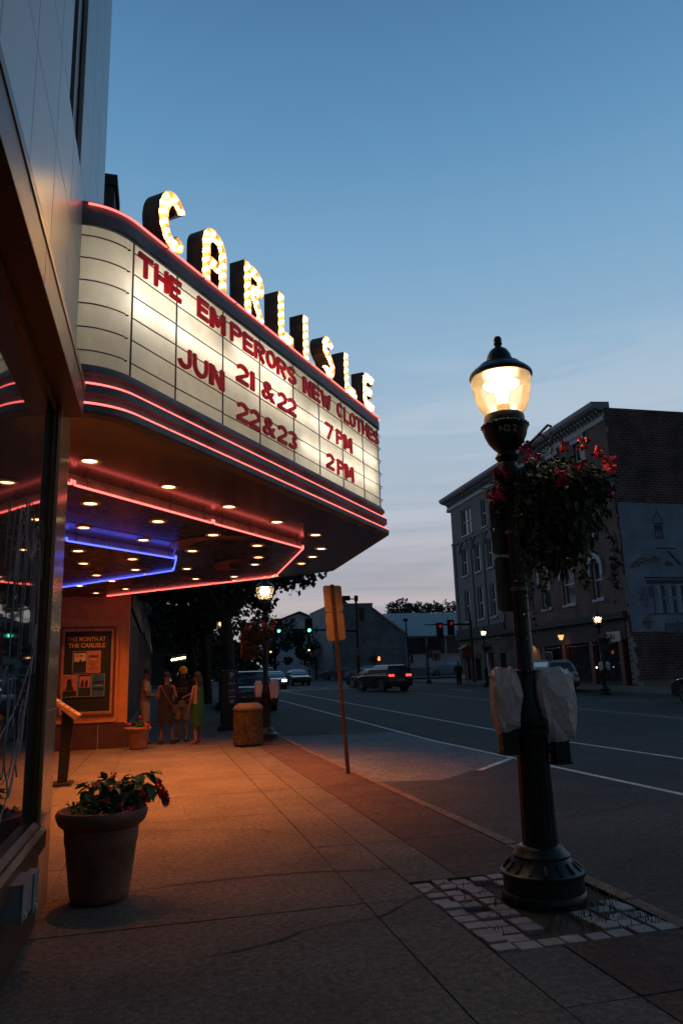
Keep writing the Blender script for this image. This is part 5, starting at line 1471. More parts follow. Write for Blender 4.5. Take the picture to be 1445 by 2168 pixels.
tree((4.5, 130, g(120)), 2.4, (7.5, 6, 4.6, 6.0, 0, 0), 60, 5500, 'wide dark tree closing the end of the street', 37, .5, 'trees at the far end of the street')
tree((42.3, 126, 1.3), 5, (4.4, 5, 4.3, 9.3, 0, 0), 45, 5200, 'round dark tree behind the metal roof, smaller of two', 38, .42, 'trees behind the metal roof', 'broadleaf_tree')
tree((49.2, 127, 1.3), 5, (5.6, 5, 4.8, 9.4, 0, 0), 55, 6500, 'round dark tree behind the metal roof, larger of two', 39, .42, 'trees behind the metal roof', 'broadleaf_tree')

# ------------------------------------------------------------------ buildings along our side
def shop(y0, y1, h, m, lab, name='shop_building', lit=None):
    t = thing(name, lab, 'building', (-.8, y0, g(y0)), 'shop buildings on our side past the theatre'); z = g(y0)
    mb = MB(); mb.box(-12, -.85, y0, y1, z - .3, z + h); mb.build('wall', m, t)
    mb = MB(); mb.box(-12, -.68, y0 + .02, y1 - .02, z + 3.3, z + 3.75); mb.box(-12, -.6, y0 + .01, y1 - .01, z + h, z + h + .3); mb.build('cornice', M_brown, t)
    k = 0; y = y0 + .25
    while y < y1 - 1.2:
        w = min(1.9, y1 - .2 - y)
        mb = MB(); mb.box(-.86, -.815, y, y + w, z + .45, z + 3.2); wn = mb.build('shop_window', M_glass, t)
        mb = MB()
        for a in (y, y + w - .05): mb.box(-.83, -.77, a, a + .05, z + .4, z + 3.25)
        mb.box(-.83, -.77, y + .05, y + w - .05, z + .4, z + .45); mb.box(-.83, -.77, y + .05, y + w - .05, z + 3.2, z + 3.25)
        mb.build('frame', M_grey, wn); y += w + .12
    for f in (5.0,):
        y = y0 + 1.0
        while y < y1 - 1.2 and h > 6.5:
            mb = MB(); mb.box(-.87, -.835, y, y + .9, z + f - .2, z + f + 1.5); mb.build('window', M_glassd, t); y += 2.2
    return t
shop(19.16, 30, 4.6, M_brown, 'dark glass-fronted shop directly past the orange poster wall')
shop(30.05, 44, 8.0, brick_mat('shop_brick', (.11, .06, .045), (.08, .045, .04), (.12, .1, .09), axis='Y'), 'dark two-storey brick shop row behind the street trees')
shop(44.05, 65, 7.0, brick_mat('shop_brick_b', (.09, .07, .06), (.07, .055, .05), (.11, .1, .09), axis='Y'), 'dark two-storey shop at the crossing on our side')
# low block and tree line that close the left end of the street
blk = thing('brick_block', 'dark low brick block beyond the crossing at the end of our sidewalk', 'building', (-6, 84, g(84)))
mb = MB(); mb.box(-30, .5, 84, 150, .8, 9.5); mb.build('wall', brick_mat('block_brick', (.06, .045, .04), (.05, .04, .038), (.08, .07, .065), axis='X'), blk)
mb = MB(); mb.box(-30.2, .7, 83.8, 150, 9.5, 9.9); mb.build('cornice', M_seam, blk)
for k in range(5):
    mb = MB(); mb.box(-9 + 2 * k, -7.9 + 2 * k, 83.93, 83.995, 4.6, 6.6); mb.build('window', M_glassd, blk)
mb = MB(); r = random.Random(77)
for k in range(16000):
    x = r.uniform(-40, 75); y = 185 + r.uniform(0, 14); hh = 7.5 + 3.5 * sin(x * .16) + 2 * sin(x * .41 + 1) ; z = 1.0 + hh * r.uniform(0, 1) ** .7
    if 24 < x: z *= .55
    d = rv(r).normalized(); s2 = d.cross(rv(r)).normalized(); q = Vector((x, y, z)); l = r.uniform(.5, 1.0)
    mb.add([q - d * l, q + s2 * l * .7, q + d * l, q - s2 * l * .7], [(0, 1, 2, 3)])
tag(mb.build('far_woods', M_tree, smooth='leaf'), 'dark far-off tree line closing the street on the horizon', 'woods', kind='stuff')
# lit hanging sign down the street
ls_ = thing('bulb_sign', 'small bright sign of warm bulbs far down the sidewalk', 'sign', (1.3, 60, g(60) + 2.4))
mb = MB(); mb.bbox(.78, 1.95, 60.0, 60.12, g(60) + 2.28, g(60) + 2.72, .02); mb.cyl((-.8, 60.06, g(60) + 2.8), (2.0, 60.06, g(60) + 2.8), .03, 8); mb.cyl((1.0, 60.06, g(60) + 2.7), (1.0, 60.06, g(60) + 2.8), .02, 6); mb.cyl((1.7, 60.06, g(60) + 2.7), (1.7, 60.06, g(60) + 2.8), .02, 6); mb.build('panel', M_black, ls_)
for k in range(6):
    mb = MB(); mb.ball((.88 + .19 * k, 59.97, g(60) + 2.44 + .03 * k), .075, 7); mb.build('bulb', E_bulb, ls_)

# ------------------------------------------------------------------ corner block across the road
FX = 27.0
cb = thing('corner_building', 'three-storey brick and grey corner building with a white bracketed cornice', 'building', (FX, 39, 0))
M_br = brick_mat('red_brick', (.105, .050, .038), (.075, .038, .032), (.13, .11, .10), axis='Y', bw=.22, rh=.075)
M_brX = brick_mat('red_brick_side', (.12, .068, .055), (.06, .036, .032), (.17, .15, .14), axis='X', bw=.46, rh=.17, msize=.022, var=.5)
M_gst = mat('grey_stucco', (.15, .145, .145), .85, 0, .2, 3, .2, 30)
M_gbrk = brick_mat('brown_ground_brick', (.12, .085, .06), (.09, .065, .05), (.10, .085, .07), axis='Y')
M_corn = mat('cornice_white', (.29, .31, .34), .6, 0, .2, 4)
def wall_openings(mb, y0, y1, z0, z1, ops, x=FX, t=.35):
    """front wall sheet at x between y0..y1, z0..z1 with rectangular openings ops (ya, yb, za, zb), returns reveals too"""
    ys2 = sorted({y0, y1} | {v for o in ops for v in o[:2]}); zs2 = sorted({z0, z1} | {v for o in ops for v in o[2:4]})
    for a, b in zip(ys2, ys2[1:]):
        for c, d in zip(zs2, zs2[1:]):
            ym, zm = (a + b) / 2, (c + d) / 2
            if any(o[0] < ym < o[1] and o[2] < zm < o[3] for o in ops): continue
            mb.quad((x, a, c), (x, b, c), (x, b, d), (x, a, d))
    for a, b, c, d in [o[:4] for o in ops]:
        mb.quad((x, a, c), (x + t, a, c), (x + t, a, d), (x, a, d)); mb.quad((x, b, c), (x + t, b, c), (x + t, b, d), (x, b, d))
        mb.quad((x, a, c), (x, b, c), (x + t, b, c), (x + t, a, c)); mb.quad((x, a, d), (x, b, d), (x + t, b, d), (x + t, a, d))
gy = [(63.2, 62.0), (60.3, 59.1), (57.75, 56.7)]
g_ops = [(b, a, 5.95, 8.75) for a, b in gy] + [(b, a, 10.1, 12.6) for a, b in gy] + [(60.5, 62.75, 13.75, 16.2), (57.3, 58.3, 13.75, 16.1)]
b_ops = [(47.75, 49.0, 5.75, 8.6), (44.5, 46.0, 5.75, 8.5), (41.2, 42.3, 5.75, 8.2), (52.2, 53.3, 5.8, 8.6)] + [(41.6, 42.9, 13.9, 16.3), (45.0, 46.3, 13.9, 16.3), (48.4, 49.6, 13.9, 16.3), (52.0, 53.2, 13.9, 16.3)] + [(41.4, 42.6, 9.9, 12.5), (44.8, 46.1, 9.9, 12.5), (48.2, 49.4, 9.9, 12.5), (52.0, 53.2, 9.9, 12.5)]
mb = MB(); wall_openings(mb, 55.4, 65.2, 5.3, 16.95, g_ops); mb.quad((FX, 65.2, -.3), (FX + 14, 65.2, -.3), (FX + 14, 65.2, 16.95), (FX, 65.2, 16.95)); mb.build('grey_wall', M_gst, cb)
mb = MB(); wall_openings(mb, 39.0, 55.4, 4.4, 16.95, b_ops); mb.build('brick_wall', M_br, cb)
mb = MB(); mb.box(FX + .005, FX + 18, 39.0, 39.3, -.4, 17.62)
sw = mb.build('side_wall', M_brX, cb)
mb = MB(); mb.box(FX + .8, FX + 18, 39.3, 65.19, -.4, 16.9); mb.box(FX + .36, FX + .8, 39.3, 65.1, 4.3, 16.9); mb.build('interior', M_dark, cb)
mb = MB(); mb.prism([(39.31, 17.60), (40.8, 17.9), (65.9, 17.95), (65.9, 17.5), (39.31, 17.0)], lambda u, v, d: (d, u, v), FX + .4, FX + 18); mb.build('roof', M_seam, cb)
mb = MB()
mb.prism([(-.02, 16.75), (-.10, 16.80), (-.10, 17.05), (-.02, 17.08), (-.02, 17.42), (-.62, 17.58), (-.66, 17.62), (-.78, 17.72), (-.84, 17.88), (-.84, 17.98), (.45, 18.05), (.45, 16.75)], lambda u, v, d: (FX + u, d, v), 39.05, 66.0)
co = mb.build('cornice', M_corn, cb)
for k in range(62):
    mb = MB(); y = 39.3 + .43 * k; mb.prism([(-.021, 17.15), (-.10, 17.2), (-.20, 17.32), (-.34, 17.36), (-.36, 17.5), (-.021, 17.42)], lambda u, v, d: (FX + u, d, v), y, y + .15)
    mb.build('bracket', M_corn, co)
def window(o, arch=False, hood=False):
    a, b, c, d = o[:4]
    mb = MB(); mb.box(FX + .22, FX + .26, a, b, c, d); wn = mb.build('window', M_glassd, cb)
    mb = MB(); f = .09
    mb.box(FX + .14, FX + .21, a, a + f, c, d); mb.box(FX + .14, FX + .21, b - f, b, c, d); mb.box(FX + .14, FX + .21, a + f, b - f, c, c + f); mb.box(FX + .14, FX + .21, a + f, b - f, d - f, d); m_ = (c + d) / 2; mb.box(FX + .15, FX + .20, a + f, b - f, m_ - .04, m_ + .04)
    if b - a > 1.6: mb.box(FX + .145, FX + .205, (a + b) / 2 - .06, (a + b) / 2 + .06, c + f, d - f)
    mb.build('frame', M_wframe, wn)
    mb = MB(); mb.box(FX - .12, FX + .2, a - .12, b + .12, c - .16, c - .003); mb.build('sill', M_corn, wn)
    if hood == 'flat':
        mb = MB(); mb.box(FX - .14, FX - .003, a - .16, b + .16, d + .02, d + .34); mb.box(FX - .2, FX - .003, a - .22, b + .22, d + .34, d + .42); mb.build('hood', M_corn, wn)
    if hood == 'arch':
        mb = MB(); cy2 = (a + b) / 2; w2 = (b - a) / 2 + .28
        oo = [(cy2 + w2 * cos(t_), d - .35 + .85 * sin(t_)) for t_ in [pi * k / 14 for k in range(15)]]; ii = [(cy2 + (w2 - .3) * cos(t_), d - .35 + .5 * sin(t_)) for t_ in [pi * k / 14 for k in range(15)]]
        mb.prism(oo + ii[::-1], lambda u, v, dd: (dd, u, v), FX - .16, FX - .003); mb.box(FX - .15, FX - .003, a - .28, a - .02, d - 1.0, d - .353); mb.box(FX - .15, FX - .003, b + .02, b + .28, d - 1.0, d - .353); mb.build('hood', M_corn, wn)
    if arch:
        mb = MB(); cy2 = (a + b) / 2; w2 = (b - a) / 2 + .35
        for rr, w_, x_ in ((0, .3, .10),):
            oo = [(cy2 + (w2 + .1) * cos(t_), d - .3 + 1.15 * sin(t_)) for t_ in [pi * k / 14 for k in range(15)]]; ii = [(cy2 + (w2 - .12) * cos(t_), d - .3 + .92 * sin(t_)) for t_ in [pi * k / 14 for k in range(15)]]
            mb.prism(oo + ii[::-1], lambda u, v, dd: (dd, u, v), FX - .12, FX - .003)
        mb.build('arch_moulding', M_gst, wn)
for i, o in enumerate(g_ops): window(o, arch=(3 <= i < 6))
for i, o in enumerate(b_ops): window(o, hood='arch' if i < 4 else 'flat')
mb = MB()
for y in (55.55, 58.6, 61.15, 64.9): mb.box(FX - .10, FX - .003, y - .25, y + .25, 5.35, 13.3)
mb.box(FX - .13, FX - .003, 55.3, 65.2, 13.3, 13.5); mb.build('pilaster', M_gst, cb)
# ground floor
mb = MB(); mb.box(FX - .35, FX + .36, 39.01, 65.3, 4.35, 4.75); mb.box(FX - .15, FX + .36, 55.4, 65.3, 4.75, 5.3); mb.build('shop_cornice', M_seam, cb)
gr_ops = [(62.8, 64.2, .4, 2.9), (58.0, 59.5, .4, 3.0), (55.7, 56.7, .4, 2.9), (60.6, 61.8, .4, 2.6)]
mb = MB(); wall_openings(mb, 55.4, 65.2, -.3, 4.35, gr_ops); mb.build('ground_wall', M_gbrk, cb)
for a, b, c, d in gr_ops:
    mb = MB(); mb.box(FX + .3, FX + .345, a, b, c, d); dr = mb.build('door', M_black, cb)
    mb = MB(); cy2 = (a + b) / 2; w2 = (b - a) / 2 + .2
    oo = [(cy2 + w2 * cos(t_), d + .55 * sin(t_)) for t_ in [pi * k / 12 for k in range(13)]]
    mb.prism(oo, lambda u, v, dd: (dd, u, v), FX - .03, FX - .003); mb.build('arch', M_black, dr)
mb = MB(); mb.box(FX - .03, FX + .28, 59.0, 59.4, 1.1, 3.0); mb.build('menu_board', M_grey, cb)
mb = MB(); mb.box(FX + .2, FX + .29, 58.15, 58.5, 1.45, 1.6); mb.build('lit_panel', emis('white_window_light', (1, .95, .9), .9), cb)
mb = MB(); mb.box(FX + .2, FX + .29, 57.95 + .07, 58.25, 1.05, 1.3); mb.build('lit_panel', E_redsig, cb)
mb = MB(); put_text(mb, 'DAMONS RESTAURANT', (FX - .02, 62.1, 4.0 + .02), (0, -1, 0), (0, 0, 1), 6.1, .46, .06, .0)
mb.v = [Vector((p.x, p.y, p.z + (62.1 - p.y) * 0)) for p in mb.v]; mb.build('lettering', M_grey, cb)
# brick part shop fronts with red pillars
mb = MB(); mb.box(FX - .02, FX + .36, 53.6, 55.4, -.3, 4.35); mb.box(FX - .02, FX + .36, 49.9, 51.9, -.3, 4.35); mb.build('ground_pier', M_gbrk, cb)
M_rp = mat('red_pillar', (.14, .035, .028), .6)
for y in (46.6, 43.2, 40.0, 49.4):
    mb = MB(); mb.box(FX - .06, FX + .3, y - .2, y + .2, -.2, 3.1); mb.build('pillar', M_rp, cb)
for a, b in ((46.9, 49.1), (43.5, 46.3), (40.3, 42.9)):
    mb = MB(); mb.box(FX + .3, FX + .34, a, b, .6, 2.9); wn = mb.build('shop_window', M_glass, cb)
    mb = MB(); mb.box(FX + .1, FX + .34, a, b, -.2, .6); mb.build('stall_riser', M_seam, wn)
    mb = MB()
    n = int((b - a) / .32)
    for k in range(n): mb.ball((FX - .1, a + .2 + .32 * k, 2.95 - .03 * sin(pi * (k + .5) / n)), .05, 6)
    mb.build('bulb_string', mat('dim_bulbs', (.5, .5, .5), .5), wn)
mb = MB(); mb.box(FX - .04, FX + .36, 39.35, 55.4, 3.1, 4.35); mb.build('sign_fascia', M_seam, cb)
mb = MB(); mb.prism(rrect(39.75, 41.25, 3.0, 3.62, .12), lambda u, v, d: (d, u, v), FX - .16, FX - .06); sg = mb.build('shop_sign', mat('sign_pale', (.40, .36, .36), .6), cb)
mb = MB()
mb.tube([(FX - .165, 40.65, 3.47), (FX - .165, 40.65, 3.28), (FX - .165, 40.58, 3.17), (FX - .165, 40.40, 3.17), (FX - .165, 40.33, 3.28), (FX - .165, 40.33, 3.47)], .022, 6); mb.build('lettering', M_black, sg)
mb = MB(); mb.box(FX - .03, FX - .018, 48.3, 49.6, 1.95, 2.65); nb = mb.build('notice_board', M_dark, cb)
mb = MB(); ring_ = [(48.25, 1.9), (49.65, 1.9), (49.65, 2.7), (48.25, 2.7)]; mb.box(FX - .05, FX - .018, 48.22, 48.3, 1.87, 2.73); mb.box(FX - .05, FX - .018, 49.6, 49.68, 1.87, 2.73); mb.box(FX - .05, FX - .018, 48.3, 49.6, 2.65, 2.73); mb.build('frame', M_grey, nb)
wl_ = thing('wall_lantern', 'lit wall lantern on the brick shop front across the road', 'lamp', (FX - .4, 46.1, 3.3))
mb = MB(); mb.lathe([(.10, 3.42), (.20, 3.72), (.21, 3.75)], FX - .45, 46.1, 0, 12, cap=False); mb.build('shade', emis('lantern_shade', (1, .5, .16), 1.3), wl_)
mb = MB(); mb.lathe([(.24, 3.75), (.2, 3.8), (.05, 3.95), (.001, 4.0)], FX - .45, 46.1, 0, 12, cap=False); mb.tube([(FX - .45, 46.1, 3.98), (FX - .45, 46.1, 4.1), (FX - .04, 46.1, 4.1)], .025, 6); mb.build('bracket', M_black, wl_)
lamp('lantern_light', 'POINT', (FX - .45, 46.1, 3.5), 14, (1, .5, .18), wl_, .1)
wl2 = thing('wall_lantern', 'small shaded lantern lighting an orange patch of brick beside the restaurant', 'lamp', (FX - .3, 51.0, 3.6))
mb = MB(); mb.lathe([(.12, 3.48), (.10, 3.56), (.03, 3.62)], FX - .28, 50.9, 0, 10); mb.tube([(FX - .28, 50.9, 3.6), (FX - .03, 50.9, 3.7)], .02, 6); mb.build('shade', M_black, wl2)
lamp('lantern_light', 'SPOT', (FX - .28, 50.9, 3.44), 70, (1, .48, .10), wl2, .05, radians(110), .6)
mb = MB(); mb.ball((FX - .3, 42.4, 1.5), .055, 6); 
cl2 = thing('door_light', 'tiny bright white light in the shop doorway across the road', 'lamp', (FX - .3, 42.4, 1.5)); mb.build('bulb', emis('white_point', (1, .95, .85), 3), cl2)
mb = MB(); mb.cyl((FX - .3, 42.4, 1.55), (FX + .3, 42.4, 1.62), .012, 6); mb.build('arm', M_black, cl2)
# side wall: painted mural, quoin of worn white paint
mu = thing('wall_mural', 'faded blue-white mural of a columned courthouse with cupola on the brick side wall', 'mural', (33, 38.98, 3.4))
M_mur = brick_mat('mural_paint', (.30, .39, .50), (.26, .345, .45), (.18, .24, .32), axis='X', bw=.24, rh=.085, msize=.014, var=.25)
mb = MB(); mb.prism([(27.18, 11.43), (45, 11.3), (45, 3.3), (27.16, 3.5)], lambda u, v, d: (u, d, v), 38.96, 38.998); mb.build('ground_coat', M_mur, mu)
M_ink = mat('mural_line', (.07, .09, .12), .9, 0, .4, 3); M_ink2 = mat('mural_mid', (.13, .17, .22), .9, 0, .4, 3); M_rustp = mat('mural_rust', (.17, .13, .11), .9, 0, .5, 2); M_pale = mat('mural_pale', (.33, .42, .52), .9, 0, .2, 3)
def paint(m, nm, fn):
    mb = MB(); fn(mb); mb.build(nm, m, mu)
def rc(mb, x0, x1, z0, z1, y=38.955): mb.box(x0, x1, y, y + .008, z0, z1)
def pl_(mb, pts, y=38.955, w=.035): mb.tube([(x, y, z) for x, z in pts], w, 4)
def sheet_ink(mb):
    # cupola
    pl_(mb, [(29.55, 10.25), (29.62, 10.55), (29.85, 10.85), (30.05, 10.6), (30.15, 10.25)]); pl_(mb, [(29.4, 10.15), (30.3, 10.12)]); pl_(mb, [(29.85, 10.85), (29.85, 11.15)], w=.02)
    for x in (29.58, 29.75, 29.95, 30.1): pl_(mb, [(x, 10.1), (x, 9.2)], w=.03)
    for x in (29.66, 29.85, 30.03): rc(mb, x - .05, x + .05, 9.65, 10.0)
    pl_(mb, [(29.5, 9.2), (30.2, 9.2)]); pl_(mb, [(29.45, 8.55), (30.9, 8.55)]); pl_(mb, [(30.3, 8.4), (31.1, 7.5)], w=.07)
    pl_(mb, [(28.4, 6.75), (32.5, 6.7)], w=.05); rc(mb, 28.5, 32.5, 6.35, 6.6)
    for x in (29.2, 29.95, 30.6, 31.25): pl_(mb, [(x + .28, 6.3), (x + .28, 4.6)], w=.02); rc(mb, x + .30, x + .52, 5.6, 6.25); rc(mb, x + .32, x + .5, 4.6, 5.4)
    pl_(mb, [(28.6, 4.55), (32.5, 4.5)]); pl_(mb, [(28.9, 6.3), (28.9, 4.6)])
    rc(mb, 29.4, 34, 3.95, 3.98); rc(mb, 29.4, 29.43, 3.36, 3.95)
paint(M_ink, 'line_work', sheet_ink)
paint(M_ink2, 'shading', lambda mb: rc(mb, 29.45, 34, 3.4, 3.94, 38.957)); paint(M_ink2, 'shading', lambda mb: rc(mb, 28.55, 28.85, 5.5, 6.2))
def dab(mb, cx, cz, rx, rz, n, seed):
    q = random.Random(seed)
    for k in range(n):
        a, rr = q.uniform(0, 6.28), q.uniform(0, 1) ** .5; x, z = cx + rx * rr * cos(a), cz + rz * rr * sin(a); s_ = q.uniform(.03, .10)
        pts = [(x + s_ * q.uniform(.6, 1.2) * cos(2 * pi * i / 6), 38.9545 - .0001 * k, z + s_ * .7 * q.uniform(.6, 1.2) * sin(2 * pi * i / 6)) for i in range(6)]
        mb.add(pts, [(0, 1, 2, 3, 4, 5)])
for i, (x, z) in enumerate(((28.2, 5.3), (28.15, 5.8), (28.35, 4.1), (31.6, 7.6), (30.4, 3.7))): paint(M_ink2, 'tree_paint', lambda mb: dab(mb, x, z, .3, .45, 40, i))
for i, (x, z, w) in enumerate(((27.8, 7.5, .4), (28.5, 7.75, .5), (29.3, 7.85, .4), (30.2, 7.55, .3), (28.2, 3.95, .3))): paint(M_rustp, 'foliage_paint', lambda mb: dab(mb, x, z, w, .2, 45, i + 9))
paint(M_pale, 'column_paint', lambda mb: [rc(mb, x, x + .24, 4.6, 6.33, 38.953) for x in (29.2, 29.95, 30.6, 31.25)])
rs = random.Random(4); z = -.1
while z < 16.5:
    h = rs.uniform(.1, .4); p_on = .85 if (z < 3.2 or 4.6 < z < 6.6) else .35
    if rs.random() < p_on:
        mb = MB(); w = rs.uniform(.08, .34) if z < 6.6 else rs.uniform(.03, .12); mb.box(FX + .008, FX + .02 + w, 38.985, 38.999, z, z + h); mb.build('worn_paint', M_corn, sw)
    z += h + .004
mb = MB(); mb.box(FX + .05, 45, 38.3, 38.99, -.4, .62); mb.build('step_wall', brick_mat('low_wall_brick', (.22, .16, .12), (.18, .13, .10), (.2, .17, .14), axis='X'), cb)

# ------------------------------------------------------------------ stone gable and white shed at the end of the street
gb = thing('gable_building', 'blue-grey stone gable building with a long metal roof beyond the crossing', 'building', (22, 90, 1.2))
M_gab = brick_mat('gable_stone', (.26, .28, .30), (.19, .21, .23), (.13, .145, .16), axis='X', bw=.45, rh=.22, msize=.03)
mb = MB(); mb.prism([(20.6, .9), (30.0, .9), (30.0, 6.5), (25.9, 9.55), (25.9, 10.25), (20.6, 10.2)], lambda u, v, d: (u, d, v), 90, 104); mb.build('stone_wall', M_gab, gb)
M_rf = mat('metal_roof', (.34, .37, .41), .5, .2, .15, 4)
mb = MB(); mb.prism([(20.5, 10.2), (25.95, 10.25), (25.95, 10.4), (20.5, 10.35)], lambda u, v, d: (u, d, v), 89.9, 104); mb.prism([(25.95, 9.55), (30.2, 6.35), (30.25, 6.55), (25.95, 9.8)], lambda u, v, d: (u, d, v), 89.8, 90.2); mb.build('coping', M_rf, gb)
mb = MB(); mb.prism([(20.9, 10.4), (23.4, 10.4), (22.3, 11.5), (21.9, 11.5)], lambda u, v, d: (u, d, v), 92, 96); mb.build('roof_house', M_seam, gb)
mb = MB()
def rfp(x, f): return (x, 90.2 + 7.5 * f, 6.3 + 3.35 * f)
mb.add([rfp(29.9, -.05), rfp(44, -.05), rfp(44, 1), rfp(28.0, 1), (26.3, 97.7, 9.65)], [(0, 1, 2, 3)])
mb.add([(25.95, 90.2, 9.7), (30.1, 90.2, 6.5), (30.1, 97, 6.5 + 1.5), (25.95, 97, 10.1)], [(0, 1, 2, 3)])
mb.build('roof', M_rf, gb)
mb = MB()
for k in range(30):
    x = 30.2 + .45 * k; a, b = Vector(rfp(x, -.05)), Vector(rfp(x, 1)); mb.add([a + Vector((-.04, 0, 0)), a + Vector((.04, 0, 0)), b + Vector((.04, 0, 0)), b + Vector((-.04, 0, 0)), a + Vector((-.04, 0, .10)), a + Vector((.04, 0, .10)), b + Vector((.04, 0, .10)), b + Vector((-.04, 0, .10))], [(0, 1, 5, 4), (4, 5, 6, 7), (1, 2, 6, 5), (3, 0, 4, 7)])
mb.build('roof_seam', M_rf, gb)
M_sid = mat('white_siding', (.50, .56, .62), .7, 0, .12, 3)
mb = MB()
for k in range(26): mb.prism([(0, 0), (-.03, 0), (0, .2)], lambda u, v, d: (d, 90.6 + u, 1.0 + .2 * k + v), 30.02, 44) if not (14 <= k < 23) else None
mb.box(30.02, 44, 90.62, 104, .9, 6.2); mb.build('siding_wall', M_sid, gb)
mb = MB()
for x in (30.3, 33.0, 35.6, 38.4, 41): mb.box(x - .1, x + .1, 90.45, 90.61, 1.2, 6.2)
mb.box(30.1, 44, 90.4, 90.61, 6.0, 6.2); mb.box(30.1, 44, 90.5, 90.61, 3.7, 3.85); mb.build('trim', M_wframe, gb)
for a, b in ((30.45, 32.85), (33.15, 35.45), (35.75, 38.25), (38.6, 40.9)):
    mb = MB(); mb.box(a, b, 90.52, 90.6, 3.9, 5.9); mb.build('window', M_glassd, gb)
mb = MB(); mb.box(20.6, 44, 89.2, 89.5, .9, 2.2); mb.build('low_wall', M_gab, gb)
fh = thing('far_house', 'pale blue clapboard house half hidden by trees at the street end', 'house', (21.5, 118, 1.2))
mb = MB(); mb.prism([(16.8, 1), (25.6, 1), (25.6, 10.0), (21.6, 11.6), (16.8, 9.9)], lambda u, v, d: (u, d, v), 118, 128); mb.build('wall', M_sid, fh)
mb = MB(); mb.prism([(16.3, 9.7), (21.6, 11.65), (26.0, 9.85), (26.0, 10.1), (21.6, 11.95), (16.3, 9.95)], lambda u, v, d: (u, d, v), 117.6, 128.4); mb.build('roof', M_seam, fh)
for k in range(5):
    mb = MB(); x = 20.4 + 1.05 * k; mb.box(x, x + .16, 117.55, 117.75, 6.4, 9.6); mb.build('column', M_wframe, fh)
for k in range(4):
    mb = MB(); x = 20.75 + 1.05 * k; mb.box(x, x + .5, 117.9, 117.97, 6.8, 9.0); mb.build('window', M_dark, fh)
# ------------------------------------------------------------------ poles and signals at the crossing
def signal_head(mb_body, t, x, y, z, lit, em):
    mb = MB(); mb.bbox(x - .17, x + .17, y, y + .3, z - .5, z + .5, .03)
    mb.box(x - .3, x + .3, y + .1, y + .12, z - .62, z + .62)
    mb.build('housing', M_black, t)
    for k in range(3):
        zz = z + .33 - .33 * k
        mb = MB(); mb.cyl((x, y - .02, zz), (x, y + .01, zz), .125, 16); mb.build('lens', em if k == lit else M_dark, t)
        mb = MB(); a = [(x + .14 * cos(q), zz + .14 * sin(q)) for q in [radians(-20 + 22 * i) for i in range(11)]]
        n = len(a); mb.add([(u, y - .22, v) for u, v in a] + [(u, y, v) for u, v in a], [(i, i + 1, n + i + 1, n + i) for i in range(n - 1)]); mb.build('visor', M_black, t)
mp_ = thing('signal_mast', 'tall dark signal mast with a box lantern on a short arm before the stone gable', 'signal mast', (15.05, 57, g(57) - .13))
mb = MB(); mb.tube([(15.05, 57, g(57) - .2), (15.05, 57, 7.75)], [.14, .10], 12); mb.lathe([(.28, 0), (.26, .2), (.16, .35)], 15.05, 57, g(57) - .15, 12); mb.build('pole', M_black, mp_)
mb = MB(); mb.tube([(15.05, 57, 7.45), (14.3, 57, 7.5)], .05, 8); mb.tube([(15.05, 57, 4.95), (11.5, 56.95, 5.1), (8.3, 56.95, 5.2)], [.09, .07, .05], 8); mb.build('arm', M_black, mp_)
mb = MB(); mb.bbox(13.9, 14.55, 56.8, 57.2, 7.35, 7.72, .05); mb.build('lantern', M_black, mp_)
mb = MB(); mb.bbox(14.93, 15.2, 56.85, 57.15, 7.3, 7.72, .03); mb.build('cap', M_black, mp_)
for nm, x, lb in (('traffic_light', 8.75, 'green traffic light on the mast arm, nearer the trees'), ('traffic_light', 11.12, 'green traffic light on the mast arm, nearer the leaning sign post')):
    t = thing(nm, lb, 'traffic light', (x, 56.8, 4.9), 'traffic lights over the crossing'); signal_head(None, t, x, 56.6, 5.36, 2, E_green)
t = thing('pole_banner', 'small dark rust banner on the tall signal mast', 'banner', (15.4, 57, 5.9)); mb = MB(); mb.box(15.24, 15.7, 56.98, 57.0, 5.7, 6.75); mb.build('cloth', mat('rust_banner', (.10, .05, .05), .8), t)
mb = MB(); mb.cyl((15.05, 57, 6.77), (15.75, 57, 6.77), .02, 6); mb.build('rod', M_black, t)
t = thing('mast_sign', 'small pale notice sign on the tall signal mast', 'sign', (15.0, 56.8, 3.1)); mb = MB(); mb.box(14.78, 15.28, 56.83, 56.85, 3.05, 3.62); mb.build('plate', mat('sign_lilac', (.24, .23, .27), .6), t)
mb = MB()
for k in range(3): mb.box(14.86, 15.2, 56.822, 56.829, 3.16 + .14 * k, 3.22 + .14 * k)
mb.build('lettering', mat('sign_dim_red', (.16, .10, .12), .6), t)
# red signals on an arm from the corner
m2 = thing('signal_mast', 'signal mast with a long arm in front of the grey corner of the block', 'signal mast', (24.6, 56.8, g(57)))
mb = MB(); mb.tube([(24.6, 56.8, g(57) - .1), (24.6, 56.8, 6.3)], [.13, .1], 10); mb.build('pole', M_black, m2)
mb = MB(); mb.tube([(24.6, 56.8, 5.3), (22.5, 56.75, 5.32), (20.6, 56.75, 5.32)], [.08, .06, .04], 8); mb.build('arm', M_black, m2)
for x, z, lb in ((21.79, 4.83, 'red traffic light on the corner mast arm, lower and farther from the block'), (22.75, 5.05, 'red traffic light on the corner mast arm, higher and nearer the block')):
    t = thing('traffic_light', lb, 'traffic light', (x, 56.6, z), 'traffic lights over the crossing'); signal_head(None, t, x, 56.35, z, 0, E_redsig)
